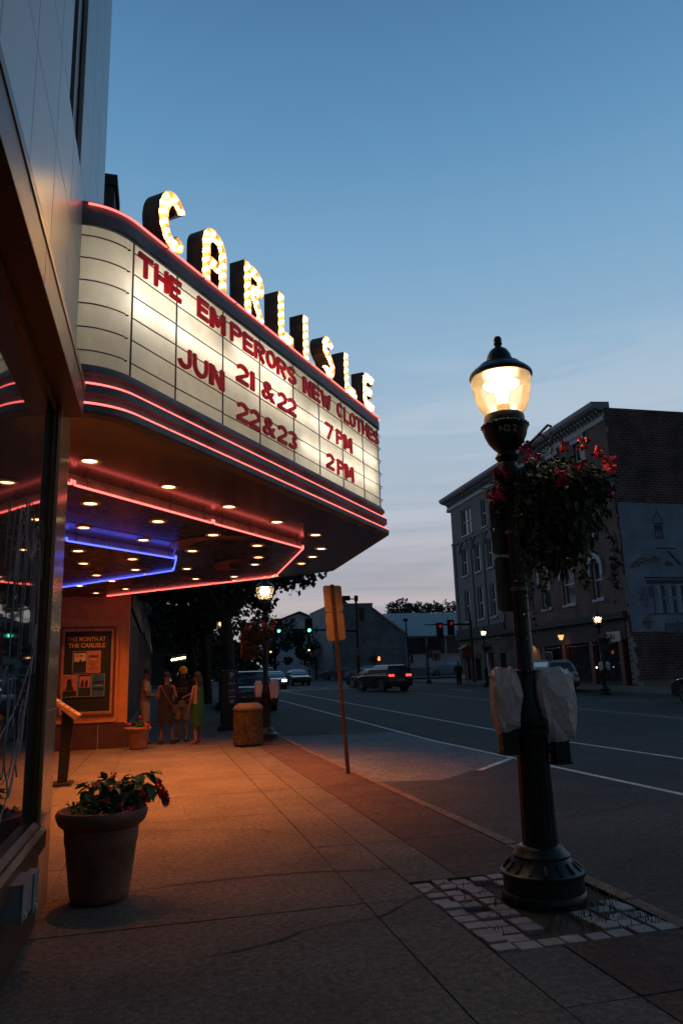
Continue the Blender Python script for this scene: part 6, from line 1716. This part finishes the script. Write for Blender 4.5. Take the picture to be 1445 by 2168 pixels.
# pedestrian signal
t = thing('pedestrian_signal', 'pedestrian signal showing an orange hand on a thin pole', 'pedestrian signal', (16.55, 57.5, g(57)))
mb = MB(); mb.cyl((16.55, 57.6, g(57) - .1), (16.55, 57.6, 3.3), .06, 8); mb.build('pole', M_black, t)
mb = MB(); mb.bbox(16.62, 17.02, 57.3, 57.6, 2.52, 3.0, .03); mb.bbox(16.10, 16.45, 57.3, 57.6, 2.52, 2.98, .03); mb.build('housing', M_black, t)
mb = MB(); mb.bbox(16.77, 16.93, 57.27, 57.295, 2.60, 2.78, .02)
for k in range(4): mb.bbox(16.77 + .042 * k, 16.80 + .042 * k, 57.27, 57.295, 2.783, 2.90 + .02 * (k in (1, 2)), .006)
mb.tube([(16.77, 57.28, 2.66), (16.72, 57.28, 2.76)], .014, 5); mb.build('hand', E_hand, t)
# second pedestrian pole and lane sign
t = thing('signal_pole', 'short black pole with a signal box and a bell base beside the lane sign', 'pole', (20.8, 57, g(57)))
mb = MB(); mb.lathe([(.24, 0), (.22, .25), (.12, .35), (.07, .4), (.065, 2.95), (.09, 3.0), (.001, 3.1)], 20.8, 57, g(57) - .0, 12); mb.build('post', M_black, t)
mb = MB(); mb.bbox(20.85, 21.15, 56.8, 57.1, 2.7, 3.2, .03); mb.build('box', M_rust, t)
t = thing('lane_sign', 'square lane sign with two curved arrows on a thin post', 'sign', (21.6, 57.2, g(57)))
mb = MB(); mb.cyl((21.6, 57.2, g(57) - .1), (21.6, 57.2, 3.3), .035, 8); mb.build('post', M_grey, t)
mb = MB(); mb.prism(rrect(21.22, 22.0, 2.45, 3.28, .06), lambda u, v, d: (u, d, v), 57.13, 57.15); mb.build('plate', mat('sign_pale_rose', (.27, .24, .25), .6), t)
mb = MB()
for s_ in (-1, 1):
    mb.tube([(21.61 + s_ * .03, 57.12, 2.58), (21.61 + s_ * .03, 57.12, 2.8), (21.61 + s_ * .10, 57.12, 2.92), (21.61 + s_ * .2, 57.12, 2.98)], .032, 6)
    mb.add([(21.61 + s_ * .18, 57.115, 3.08), (21.61 + s_ * .30, 57.115, 3.02), (21.61 + s_ * .18, 57.115, 2.88)], [(0, 1, 2)])
mb.tube([(21.61, 57.12, 2.55), (21.61, 57.12, 3.1)], .025, 6); mb.build('arrow', M_black, t)
t = thing('utility_pole', 'slim dark utility pole with a small red sign in front of the white siding', 'pole', (19.5, 58, g(58)))
mb = MB(); mb.tube([(19.6, 58, g(58) - .1), (19.45, 58, 5.9)], [.09, .06], 8); mb.bbox(19.25, 19.62, 57.9, 58.1, 5.7, 5.95, .03); mb.build('post', M_black, t)
mb = MB(); mb.box(19.68, 19.9, 57.9, 57.93, 2.3, 3.0); mb.build('plate', M_rp, t)
t = thing('box_sign', 'dark red roofed box sign on a pale flared post at the corner', 'sign', (23.7, 55, g(55)))
mb = MB(); mb.lathe([(.09, 0), (.08, 1.5), (.12, 1.75), (.34, 1.95)], 23.3, 55, g(55), 12); mb.build('post', mat('pale_post', (.22, .17, .13), .7), t)
mb = MB(); mb.bbox(22.85, 23.75, 54.7, 55.3, g(55) + 1.96, g(55) + 2.62, .03); mb.prism([(22.75, g(55) + 2.62), (23.85, g(55) + 2.62), (23.3, g(55) + 2.95)], lambda u, v, d: (u, d, v), 54.6, 55.4); mb.build('box', M_rp, t)

# ------------------------------------------------------------------ cars
def car(loc, rz, kind, c, lab, head=None, tail=None, group=None, nm='parked_car', cname=None, gl=None):
    m = mat(cname, c, .25, .35, .08, 3, coat=.6)
    t = thing(nm, lab, 'car', loc, group, rz)
    GL = gl or M_glassd
    suv = kind == 'suv'
    W = .93 if suv else .89
    if suv:
        lower = [(-2.30, .42), (-2.34, .62), (-2.26, .98), (-2.20, 1.06), (.80, 1.08), (1.45, 1.04), (2.05, .94), (2.28, .80), (2.36, .60), (2.32, .36), (2.1, .26), (-2.1, .28)]
        belt = (-2.20, .95, 1.055); roof = (-1.95, -.02, 1.70)
    else:
        lower = [(-2.28, .40), (-2.32, .62), (-2.22, .92), (-1.5, .98), (.85, .95), (1.5, .88), (2.1, .76), (2.28, .58), (2.26, .30), (2.05, .22), (-2.05, .24)]
        belt = (-1.85, 1.15, .955); roof = (-1.1, .05, 1.44)
    L_ = lambda mb, nme, mm, par=t, sm=False: mb.build(nme, mm, par, smooth=sm, local=True, auto=32)
    # body: lofted side profile, tucked in at the flanks
    def arched(pl):
        out = []
        for (y, z) in pl: out.append((y, z))
        return out
    mb = MB(); cen = (0, .62)
    st_ = [(-W, .90), (-W + .03, .965), (-W + .12, 1.0), (W - .12, 1.0), (W - .03, .965), (W, .90)]
    n = len(lower); vs_ = []
    for x, k in st_: vs_ += [(x, y * (1 - (1 - k) * .25), cen[1] + (z - cen[1]) * k) for y, z in lower]
    fs_ = [tuple(range(n)), tuple(range((len(st_) - 1) * n, len(st_) * n))]
    for a in range(len(st_) - 1):
        for i in range(n): fs_.append((a * n + i, a * n + (i + 1) % n, (a + 1) * n + (i + 1) % n, (a + 1) * n + i))
    mb.add(vs_, fs_); L_(mb, 'body', m, sm=True)
    b0, b1, bz = belt; r0_, r1_, rz_ = roof; wi, wr = W - .06, W - .25
    lv = [(b0, b1, bz - .02, wi), (b0 + (r0_ - b0) * .55, b1 + (r1_ - b1) * .55, bz + (rz_ - bz) * .55, wi - .06), (r0_, r1_, rz_ - .04, wr), (r0_ + .12, r1_ - .18, rz_, wr - .10)]
    mb = MB(); vs_ = []
    for y0, y1, z, w in lv: vs_ += [(-w, y0, z), (w, y0, z), (w, y1, z), (-w, y1, z)]
    fs_ = [(12, 13, 14, 15)]
    for a in range(3):
        for i in range(4): fs_.append((a * 4 + i, a * 4 + (i + 1) % 4, (a + 1) * 4 + (i + 1) % 4, (a + 1) * 4 + i))
    mb.add(vs_, fs_); L_(mb, 'cabin', m, sm=False)
    def win(pts, nme='window', e=.012):
        a, b, c_, d = [Vector(p) for p in pts]; nn = (b - a).cross(d - a).normalized(); ce = (a + b + c_ + d) / 4
        if nn.dot(ce - Vector((0, (b0 + b1) / 2, bz))) < 0: nn = -nn
        mb = MB(); mb.add([p + nn * e for p in (a, b, c_, d)] + [p - nn * .01 for p in (a, b, c_, d)], [(0, 1, 2, 3), (0, 1, 5, 4), (1, 2, 6, 5), (2, 3, 7, 6), (3, 0, 4, 7)]); L_(mb, nme, GL)
    def lp(f, side):   # f 0..1 up the cabin
        y0 = b0 + (r0_ - b0) * f; y1 = b1 + (r1_ - b1) * f; z = bz + (rz_ - .04 - bz) * f; w = wi + (wr - wi) * f
        return y0, y1, z, w
    lo, hi = lp(.10, 0), lp(.90, 0)
    win([(-lo[3] + .10, lo[1], lo[2]), (lo[3] - .10, lo[1], lo[2]), (hi[3] - .10, hi[1], hi[2]), (-hi[3] + .10, hi[1], hi[2])], 'windscreen')
    win([(-lo[3] + .12, lo[0], lo[2]), (lo[3] - .12, lo[0], lo[2]), (hi[3] - .12, hi[0], hi[2]), (-hi[3] + .12, hi[0], hi[2])], 'rear_window')
    for s_ in (-1, 1):
        for fa, fb in ((.06, .32), (.35, .63), (.66, .93)) if suv else ((.10, .48), (.52, .92)):
            q = lambda L, f: L[0] + (L[1] - L[0]) * f
            win([(s_ * lo[3], q(lo, fa), lo[2]), (s_ * lo[3], q(lo, fb), lo[2]), (s_ * hi[3], q(hi, fb), hi[2]), (s_ * hi[3], q(hi, fa), hi[2])], 'side_window')
        mb = MB(); mb.bbox(s_ * (W + .02), s_ * (W + .20), b1 - .42, b1 - .30, bz + .04, bz + .18, .03); L_(mb, 'mirror', m)
        for y in ((-1.38, 1.42) if suv else (-1.35, 1.38)):
            R = .36 if suv else .32
            mb = MB(); mb.tube([(s_ * (W - .22), y, R), (s_ * (W + .012), y, R)], R + .06, 24); L_(mb, 'wheel_arch', M_black)
            mb = MB(); mb.tube([(s_ * (W - .2), y, R), (s_ * (W + .0), y, R), (s_ * (W + .02), y, R)], [R, R, R - .03], 24); w_ = L_(mb, 'wheel', M_black)
            mb = MB(); x = s_ * (W + .022)
            mb.tube([(x - s_ * .02, y, R), (x, y, R)], R * .3, 12)
            for k in range(7):
                a = 2 * pi * k / 7; mb.tube([(x - s_ * .006, y + R * .2 * cos(a), R + R * .2 * sin(a)), (x - s_ * .006, y + R * .68 * cos(a), R + R * .68 * sin(a))], .022, 5)
            mb.tube([(x - s_ * .004, y + R * .7 * cos(2 * pi * k / 20), R + R * .7 * sin(2 * pi * k / 20)) for k in range(21)], .016, 5); L_(mb, 'rim', M_grey, w_)
        z_h = .78 if suv else .66
        mb = MB(); mb.bbox(s_ * (W - .42), s_ * (W - .05), 2.12, 2.30, z_h - .06, z_h + .07, .03); L_(mb, 'headlight', head or M_grey)
        if tail:
            for k, dx in enumerate((.08, .30) if suv else (.14,)):
                mb = MB(); mb.bbox(s_ * (W - dx - .16), s_ * (W - dx), -2.34, -2.2, (.96 if suv else .78) - .01, (.96 if suv else .78) + .13, .035); L_(mb, 'tail_light', tail)
        else:
            mb = MB(); mb.bbox(s_ * (W - .3), s_ * (W - .04), -2.33, -2.18, .80, .95, .03); L_(mb, 'tail_light', M_signred)
    mb = MB(); mb.bbox(-W + .06, W - .06, 2.2, 2.40, .30, .52, .05); mb.bbox(-W + .06, W - .06, -2.39, -2.2, .36, .60, .05); L_(mb, 'bumper', M_black if suv else m)
    mb = MB(); mb.box(-.26, .26, -2.40, -2.385, .64, .77); L_(mb, 'number_plate', mat('dim_plate', (.25, .25, .27), .5))
    if suv:
        mb = MB()
        for s_ in (-1, 1): mb.tube([(s_ * (wr - .06), r0_ + .1, rz_ + .03), (s_ * (wr - .06), r1_ - .1, rz_ + .03)], .02, 6)
        L_(mb, 'roof_rail', M_grey)
    return t
rd = lambda y: g(y) - .126
car((14.75, 49.5, rd(49.5)), radians(14), 'suv', (.022, .019, .019), 'dark SUV seen from behind with red tail lights lit, waiting at the crossing', None, E_tail, 'cars on the road', 'moving_car', 'car_black')
car((15.9, 56.6, rd(57)), radians(16), 'sedan', (.025, .022, .024), 'dark car with one red tail light showing, ahead of the SUV', None, E_tail, 'cars on the road', 'moving_car', 'car_grey')
car((9.3, 63, rd(63)), radians(180 - 4), 'sedan', (.10, .09, .12), 'oncoming dark car with white headlights blazing', E_head, None, 'cars on the road', 'moving_car', 'car_violet')
car((12.9, 72, rd(72)), radians(180), 'sedan', (.03, .03, .035), 'dark car following to the road side of the oncoming car, one amber light', None, None, 'cars on the road', 'moving_car', 'car_black2')
car((11.9, 86, rd(86)), radians(180), 'suv', (.04, .045, .05), 'dark SUV at the back of the oncoming queue', None, None, 'cars on the road', 'moving_car', 'car_slate')
car((4.05, 34.8, rd(35)), radians(180), 'suv', (.016, .018, .024), 'black parked car on our side behind the bin and lamp', None, None, 'parked cars', 'parked_car', 'car_ink')
car((21.1, 39.0, rd(39)), 0, 'suv', (.24, .30, .36), 'pale blue-grey SUV parked across the road behind the bagged meters', None, None, 'parked cars', 'parked_car', 'car_blue')
car((21.15, 24.6, rd(24)), 0, 'suv', (.02, .025, .03), 'dark car nose at the frame edge parked before the brick side wall', None, None, 'parked cars', 'parked_car', 'car_dark')
for x, y, a, kd, c, lb, cn in ((22.9, 84, 75, 'sedan', (.34, .38, .44), 'white car parked in front of the stone gable', 'car_white'), (20.2, 85.5, 70, 'sedan', (.14, .16, .19), 'grey car parked beside the white car before the stone gable', 'car_mid'),
                             (33.6, 85.5, 80, 'sedan', (.36, .42, .48), 'white car parked by the white siding, nearer the gable', 'car_white2'), (37.0, 82.5, 60, 'suv', (.28, .34, .42), 'pale SUV parked by the white siding, nearer the grey corner', 'car_pale')):
    car((x, y, g(y) + .03), radians(a), kd, c, lb, None, None, 'parked cars', 'parked_car', cn)
# a marker light on two cars
for (x, y, z, m_, nm, lb) in ((13.75, 69.6, rd(70) + .72, emis('amber_light', (1, .5, .12), 3), 'marker_lamp', 'amber indicator light of the dark following car'),):
    pass

# ------------------------------------------------------------------ people
M_skin = mat('skin', (.22, .11, .07), .55, 0, .1, 10)
M_skin2 = mat('skin_fair', (.26, .135, .09), .55, 0, .1, 10)
M_hair = mat('dark_hair', (.02, .014, .012), .6, 0, .4, 30)
def skin_body(t, J, mt):
    """J: list of (name, parent, pos, radius); one continuous skinned surface"""
    me = bpy.data.meshes.new('body'); bm = bmesh.new(); ly = bm.verts.layers.skin.verify(); V = {}
    for nme, par, p, r in J:
        v = bm.verts.new(Vector(p)); rr = r if isinstance(r, tuple) else (r, r); v[ly].radius = rr; v[ly].use_root = par is None; V[nme] = v
        if par: bm.edges.new((V[par], v))
    bm.to_mesh(me); bm.free(); me.materials.append(mt)
    o = bpy.data.objects.new('body', me); col.objects.link(o); o.parent = t
    md = o.modifiers.new('skin', 'SKIN'); md.use_smooth_shade = True; md.branch_smoothing = .6
    s_ = o.modifiers.new('subdivision', 'SUBSURF'); s_.levels = 1; s_.render_levels = 2
    return o
def person(loc, rz, lab, pose, build_clothes, mt, h=1.75, hair=None, fem=False):
    t = thing('person', lab, 'person', loc, None, rz)
    k = h / 1.75; S = lambda p: (p[0] * k, p[1] * k, p[2] * k)
    sh = .165 if fem else .195
    P = dict(pel=(0, 0, .95), wai=(0, .0, 1.10), che=(0, .01, 1.30), nec=(0, .0, 1.475), skl=(0, .02, 1.56), hd1=(0, .03, 1.63), hd2=(0, .015, 1.70), hd3=(0, .005, 1.735),
             shl=(-sh, 0, 1.425), shr=(sh, 0, 1.425), ell=(-sh - .05, -.03, 1.13), elr=(sh + .05, -.03, 1.13), wrl=(-sh - .04, .06, .89), wrr=(sh + .04, .06, .89),
             hil=(-.09, 0, .90), hir=(.09, 0, .90), knl=(-.095, .02, .49), knr=(.095, .02, .49), anl=(-.10, -.01, .085), anr=(.10, -.01, .085), tol=(-.11, .14, .03), tor=(.11, .14, .03))
    P.update(pose)
    tor = (.125, .09) if not fem else (.11, .085)
    J = [('pel', None, P['pel'], (tor[0] + .015, tor[1] + .015)), ('wai', 'pel', P['wai'], tor), ('che', 'wai', P['che'], (tor[0] + .02, tor[1] + .01)), ('nec', 'che', P['nec'], .055), ('skl', 'nec', P['skl'], .065), ('hd1', 'skl', P['hd1'], (.075, .09)), ('hd2', 'hd1', P['hd2'], (.074, .088)), ('hd3', 'hd2', P['hd3'], (.05, .06))]
    for s_ in 'lr':
        J += [('sh' + s_, 'che', P['sh' + s_], .055 if not fem else .047), ('el' + s_, 'sh' + s_, P['el' + s_], .042 if not fem else .035), ('wr' + s_, 'el' + s_, P['wr' + s_], .027)]
        w = Vector(P['wr' + s_]); e = Vector(P['el' + s_]); d = (w - e).normalized(); sd = d.orthogonal().normalized(); 
        sd = d.cross(Vector((0, 1, 0)) if abs(d.y) < .8 else Vector((0, 0, 1))).normalized()
        pm = w + d * .075; J.append(('pa' + s_, 'wr' + s_, tuple(pm), (.034, .020)))
        cu = d.cross(sd)
        for q in range(4):
            ln = (.062, .072, .068, .052)[q]; b = pm + sd * (.027 - .018 * q) + d * .01
            J.append(('f%d%s' % (q, s_), 'pa' + s_, tuple(b + d * ln * .5 + cu * .006), .0085)); J.append(('g%d%s' % (q, s_), 'f%d%s' % (q, s_), tuple(b + d * ln + cu * .022), .0075))
        J.append(('th' + s_, 'wr' + s_, tuple(w + d * .035 + sd * .042), .011)); J.append(('ti' + s_, 'th' + s_, tuple(w + d * .085 + sd * .052 + cu * .012), .009))
        J += [('hi' + s_, 'pel', P['hi' + s_], .095 if not fem else .09), ('kn' + s_, 'hi' + s_, P['kn' + s_], .058 if not fem else .052), ('an' + s_, 'kn' + s_, P['an' + s_], .036)]
        kk, aa = Vector(P['kn' + s_]), Vector(P['an' + s_]); J.append(('to' + s_, 'an' + s_, P['to' + s_], (.04, .025)))
    J = [(a, b, S(c), (r[0] * k, r[1] * k) if isinstance(r, tuple) else r * k) for a, b, c, r in J]
    skin_body(t, J, mt)
    # face
    hc = Vector(S(P['hd1'])); fd = Vector(pose.get('look', (0, 1, 0))).normalized(); sd = fd.cross(Vector((0, 0, 1))).normalized(); u = sd.cross(fd)
    R = .086 * k
    mb = MB(); b = hc + fd * R * .96; mb.loft([((b + u * .03), .008, .006, u, sd), ((b + fd * .012), .013, .014, u, sd), ((b + fd * .016 - u * .012), .015, .014, u, sd), ((b - u * .02), .006, .004, u, sd)], 8); mb.build('nose', mt, t, local=True, smooth=True)
    for s_ in (-1, 1):
        mb = MB(); mb.ball(hc + fd * R * .93 + sd * s_ * .030 + u * .022, .011, 6); mb.build('eye', M_hair, t, local=True)
        mb = MB(); mb.loft([(hc + sd * s_ * .074 - fd * .005 + u * z, .009, w, u, sd) for z, w in ((-.028, .006), (-.012, .014), (.012, .018), (.026, .010))], 8); mb.build('ear', mt, t, local=True, smooth=True)
    mb = MB(); mb.loft([(hc + fd * R * .97 - u * .038 + sd * x, .004, h_, sd, u) for x, h_ in ((-.022, .002), (0, .006), (.022, .002))], 6); mb.build('mouth', mat('lips', (.22, .08, .07), .5), t, local=True)
    build_clothes(t, P, S, k, fd, sd, u, hc)
    return t
def cl(t, name, mt, rings, n=18, sm=True):
    mb = MB(); mb.loft(rings, n); return mb.build(name, mt, t, local=True, smooth=sm, auto=60)
def limb(a, b, r0, r1, f0=0, f1=1, S=None):
    a, b = Vector(S(a)), Vector(S(b)); d = (b - a).normalized()
    return [(a.lerp(b, f0 + (f1 - f0) * q), r0 + (r1 - r0) * q, r0 + (r1 - r0) * q, d) for q in (0, .5, 1)]
def hair_cap(t, hc, fd, sd, u, k, mt, low=-.02, back=.02, r=.098):
    mb = MB(); vs_ = []; n = 16; m_ = 8
    for i in range(m_ + 1):
        th = (pi * .56) * i / m_
        for j in range(n):
            a = 2 * pi * j / n; fr = max(0, cos(a)); th2 = th * (1 - .38 * fr)
            p = hc + u * (.03 + (r + .012) * cos(th2)) * k + (fd * cos(a) * (r + .004) + sd * sin(a) * (r - .012)) * sin(th2) * k - fd * back * k * .6
            vs_.append(p)
    fs_ = [(i * n + j, i * n + (j + 1) % n, (i + 1) * n + (j + 1) % n, (i + 1) * n + j) for i in range(m_) for j in range(n)]
    mb.add(vs_, fs_); return mb.build('hair', mt, t, local=True, smooth=True)
def shoes(t, P, S, mt, h=.05):
    for s_ in 'lr':
        a, b = Vector(S(P['an' + s_])), Vector(S(P['to' + s_])); d = b - a; d.z = 0; d.normalize()
        cl(t, 'shoe', mt, [(Vector((a.x, a.y, .004)) + d * .045, .05, .145, (0, 0, 1), d.cross(Vector((0, 0, 1)))), (Vector((a.x, a.y, h * .7)) + d * .045, .05, .14, (0, 0, 1), d.cross(Vector((0, 0, 1)))), (Vector((a.x, a.y, h + .045)) + d * .0, .042, .06, (0, 0, 1), d.cross(Vector((0, 0, 1))))], 14)
M_white_shirt = mat('white_shirt', (.30, .26, .25), .8, 0, .15, 8, .2, 20); M_khaki = mat('khaki_cloth', (.22, .17, .13), .85, 0, .2, 8, .2, 20); M_blackc = mat('black_cloth', (.012, .012, .014), .85, 0, .3, 8, .2, 20)
M_green = mat('green_cloth', (.010, .075, .03), .75, 0, .3, 6, .25, 14); M_pinkc = mat('pink_panel', (.30, .20, .18), .75, 0, .1, 6); M_capc = mat('yellow_cap', (.75, .38, .04), .75, 0, .15, 8); M_phone = mat('phone', (.02, .02, .025), .3)
gz_ = g(19.3)
def shirt(t, P, S, k, mt, wide=1.0, low=.86, sleeve=.45, nm='shirt'):
    w = .165 * wide
    cl(t, nm, mt, [(S((P['pel'][0], P['pel'][1], low)), w * 1.0 * k, .125 * k), (S((P['wai'][0], P['wai'][1], 1.05)), w * .98 * k, .125 * k), (S((P['che'][0], P['che'][1], 1.28)), w * 1.08 * k, .135 * k), (S((P['che'][0], P['che'][1], 1.40)), w * 1.08 * k, .11 * k), (S((P['nec'][0], P['nec'][1], 1.465)), .08 * k, .07 * k), (S((P['nec'][0], P['nec'][1], 1.48)), .06 * k, .058 * k)])
    if sleeve:
        for s_ in 'lr': cl(t, 'sleeve', mt, limb(P['sh' + s_], P['el' + s_], .072 * k, .066 * k, -.12, sleeve * 1.5, S))
def shorts(t, P, S, k, mt, f=.95):
    cl(t, 'shorts', mt, [(S((P['pel'][0], P['pel'][1], .80)), .17 * k, .135 * k), (S((P['pel'][0], P['pel'][1], .92)), .165 * k, .13 * k), (S((P['wai'][0], P['wai'][1], 1.02)), .15 * k, .12 * k)])
    for s_ in 'lr': cl(t, 'short_leg', mt, limb(P['hi' + s_], P['kn' + s_], .112 * k, .095 * k, .08, f, S))
# 1: man in a pale polo, facing the street, phone in hand
def c1(t, P, S, k, fd, sd, u, hc):
    shirt(t, P, S, k, M_white_shirt, 1.02); shorts(t, P, S, k, M_white_shirt, .92); hair_cap(t, hc, fd, sd, u, k, M_hair); shoes(t, P, S, M_blackc)
    w = (Vector(S(P['wrl'])) + Vector(S(P['wrr']))) / 2 + Vector((0, .09, .03)); mb = MB(); mb.bbox(w.x - .035, w.x + .035, w.y - .05, w.y + .07, w.z, w.z + .01, .003); mb.build('phone', M_phone, t, local=True)
person((-.36, 19.55, g(19.5)), radians(-80), 'man in pale polo and shorts looking down at a phone by the shop glass', dict(look=(0, 1, -.45), ell=(-.24, .0, 1.12), elr=(.24, .0, 1.12), wrl=(-.09, .27, 1.13), wrr=(.09, .28, 1.12), hd1=(0, .055, 1.62), hd2=(0, .045, 1.69), hd3=(0, .03, 1.73)), c1, M_skin, 1.80)
# 2: woman in a black sleeveless dress, back to us
def c2_(t, P, S, k, fd, sd, u, hc):
    cl(t, 'dress', M_blackc, [(S((0, -.01, .52)), .235 * k, .18 * k), (S((0, -.01, .75)), .21 * k, .165 * k), (S((0, 0, .95)), .185 * k, .15 * k), (S((0, 0, 1.10)), .155 * k, .125 * k), (S((0, .0, 1.28)), .16 * k, .13 * k), (S((0, 0, 1.40)), .125 * k, .10 * k), (S((0, 0, 1.44)), .09 * k, .075 * k)])
    hair_cap(t, hc, fd, sd, u, k, M_hair, r=.102); mb = MB(); mb.ball(hc - fd * .10 + u * .05, .05, 8); mb.build('hair_bun', M_hair, t, local=True, smooth=True)
    mb = MB(); mb.tube([S((-.12, .02, 1.43)), S((-.09, -.11, 1.36)), S((.02, -.145, 1.18)), S((.13, -.14, 1.0)), S((.20, -.06, .90))], .012, 6); mb.build('bag_strap', mat('strap_tan', (.14, .08, .05), .6), t, local=True, smooth=True)
    mb = MB(); mb.bbox(.17 * k, .27 * k, -.10, .06, .74 * k, .92 * k, .02); mb.build('shoulder_bag', mat('bag_brown', (.08, .05, .035), .6), t, local=True)
    shoes(t, P, S, M_blackc, .06)
person((.16, 19.15, g(19.1)), radians(-12), 'woman in a black sleeveless dress with a crossbody strap, back turned', dict(look=(.25, 1, -.2), elr=(.25, -.02, 1.13), wrr=(.19, .14, 1.04), wrl=(-.19, .12, .98), ell=(-.23, .0, 1.12), knl=(-.10, .0, .49), knr=(.13, .02, .49), anl=(-.115, -.02, .085), anr=(.17, .0, .085), tol=(-.13, .12, .03), tor=(.20, .13, .03)), c2_, M_skin, 1.71, fem=True)
# 3: man in a yellow cap and black printed tee, facing us
def c3(t, P, S, k, fd, sd, u, hc):
    shirt(t, P, S, k, M_blackc, 1.12, .84, .5); shorts(t, P, S, k, M_khaki, .98); shoes(t, P, S, M_blackc)
    hair_cap(t, hc, fd, sd, u, k, M_hair, r=.094)
    mb = MB(); vs_ = []; n, m_ = 18, 6
    for i in range(m_ + 1):
        th = pi * .5 * i / m_
        for j in range(n):
            a = 2 * pi * j / n; vs_.append(hc + u * (.045 + .108 * cos(th)) * k + (fd * cos(a) * .124 + sd * sin(a) * .110) * sin(th) * k - fd * .008)
    mb.add(vs_, [(i * n + j, i * n + (j + 1) % n, (i + 1) * n + (j + 1) % n, (i + 1) * n + j) for i in range(m_) for j in range(n)])
    cp = mb.build('cap', M_capc, t, local=True, smooth=True)
    mb = MB(); a = [(.088 * sin(q) * k, (.09 + .075 * cos(q)) * k) for q in [radians(-90 + 18 * i) for i in range(11)]]
    mb.prism(a, lambda x, y, d: tuple(hc + sd * x + fd * y + u * (.045 + d - .12 * max(0, y - .09) - 1.4 * x * x)), -.004, .004); mb.build('brim', M_capc, cp, local=True, smooth=True)
    mb = MB(); rs = random.Random(6)
    for (z, n, h, w) in ((1.27, 9, .052, .026), (1.20, 8, .045, .026)):
        for i in range(n):
            x = -.13 + .030 * i + (.012 if z < 1.25 else 0); y = .158 - 1.1 * x * x
            mb.box(x, x + .007, y, y + .006, z, z + h); mb.box(x + .013, x + .019, y, y + .006, z, z + h); 
            zz = z + rs.choice((0, h * .45, h - .008)); mb.box(x + .0071, x + .0129, y, y + .006, zz, zz + .008)
    mb.build('lettering', M_pinkc, t, local=True)
person((.56, 19.75, g(19.7)), radians(180 - 8), 'man in a yellow cap, black printed T-shirt and khaki shorts facing the group', dict(look=(-.35, 1, -.45), ell=(-.27, .02, 1.13), elr=(.27, .02, 1.13), wrl=(-.12, .25, 1.06), wrr=(.2, .2, .98), hd1=(-.01, .05, 1.62), hd2=(-.01, .04, 1.69), hd3=(-.01, .03, 1.73)), c3, M_skin2, 1.83)
# 4: woman in green, long dark hair
def c4(t, P, S, k, fd, sd, u, hc):
    cl(t, 'dress', M_green, [(S((0, .0, .44)), .19 * k, .17 * k), (S((0, .0, .62)), .20 * k, .165 * k), (S((0, 0, .92)), .19 * k, .155 * k), (S((0, 0, 1.10)), .165 * k, .135 * k), (S((0, .0, 1.28)), .165 * k, .135 * k), (S((0, 0, 1.40)), .13 * k, .10 * k), (S((0, 0, 1.45)), .08 * k, .07 * k)])
    mb = MB(); pts = [(1.40, .02), (1.3, -.02), (1.15, -.03), (1.0, -.01), (.92, .04)]
    vs_ = []
    for z, o in pts:
        for a in (100, 118, 136, 154, 172):
            rx, ry = (.175, .145) if z < 1.35 else (.155, .125)
            vs_.append(S((rx * cos(radians(a + 40 + o * 100)) * 1.03, ry * sin(radians(a + 40 + o * 100)) * 1.03, z)))
    mb.add(vs_, [(i * 5 + j, i * 5 + j + 1, (i + 1) * 5 + j + 1, (i + 1) * 5 + j) for i in range(4) for j in range(4)]); mb.build('side_panel', M_pinkc, t, local=True, smooth=True)
    hair_cap(t, hc, fd, sd, u, k, M_hair, r=.104)
    cl(t, 'long_hair', M_hair, [(hc - fd * .045 + u * .02, .085, .06), (hc - fd * .075 - u * .08, .10, .05), (hc - fd * .085 - u * .2, .095, .035), (hc - fd * .075 - u * .27, .05, .02)], 14)
    for s_ in 'lr':
        a = Vector(S(P['an' + s_])); b = Vector(S(P['to' + s_])); d = (b - a); d.z = 0; d.normalize(); cl(t, 'sandal', M_khaki, [(Vector((a.x, a.y, .002)) + d * .06, .045, .13, (0, 0, 1), d.cross(Vector((0, 0, 1)))), (Vector((a.x, a.y, .016)) + d * .06, .045, .13, (0, 0, 1), d.cross(Vector((0, 0, 1))))], 14)
person((.90, 18.7, g(18.7)), radians(52), 'woman with long dark hair in a green dress with a pale side panel', dict(look=(0, 1, -.1), ell=(-.235, .03, 1.13), wrl=(-.19, .12, .86), elr=(.22, .08, 1.14), wrr=(.13, .28, 1.1), anl=(-.12, -.03, .085), tol=(-.15, .12, .03)), c4, M_skin2, 1.69, fem=True)
# 5: distant pedestrian with a white bag
def c5(t, P, S, k, fd, sd, u, hc):
    shirt(t, P, S, k, M_blackc, 1.1, .7, 1.0, 'coat')
    for s_ in 'lr': cl(t, 'trouser_leg', M_blackc, limb(P['hi' + s_], P['an' + s_], .11, .075, .05, .98, S))
    hair_cap(t, hc, fd, sd, u, k, M_hair); shoes(t, P, S, M_blackc)
    mb = MB(); w = Vector(S(P['wrl'])); mb.loft([((w.x - .02, w.y + .05, w.z - .12), .03, .03), ((w.x - .02, w.y + .05, w.z - .2), .13, .08), ((w.x - .02, w.y + .05, w.z - .42), .16, .10), ((w.x - .02, w.y + .05, w.z - .46), .12, .08)], 12); mb.build('carrier_bag', mat('white_bag', (.45, .48, .52), .7), t, local=True, smooth=True)
person((21.75, 53.0, g(53) - .13), radians(165), 'dark figure standing at the far corner holding a white carrier bag', dict(wrl=(-.30, .06, .92)), c5, M_skin, 1.8)
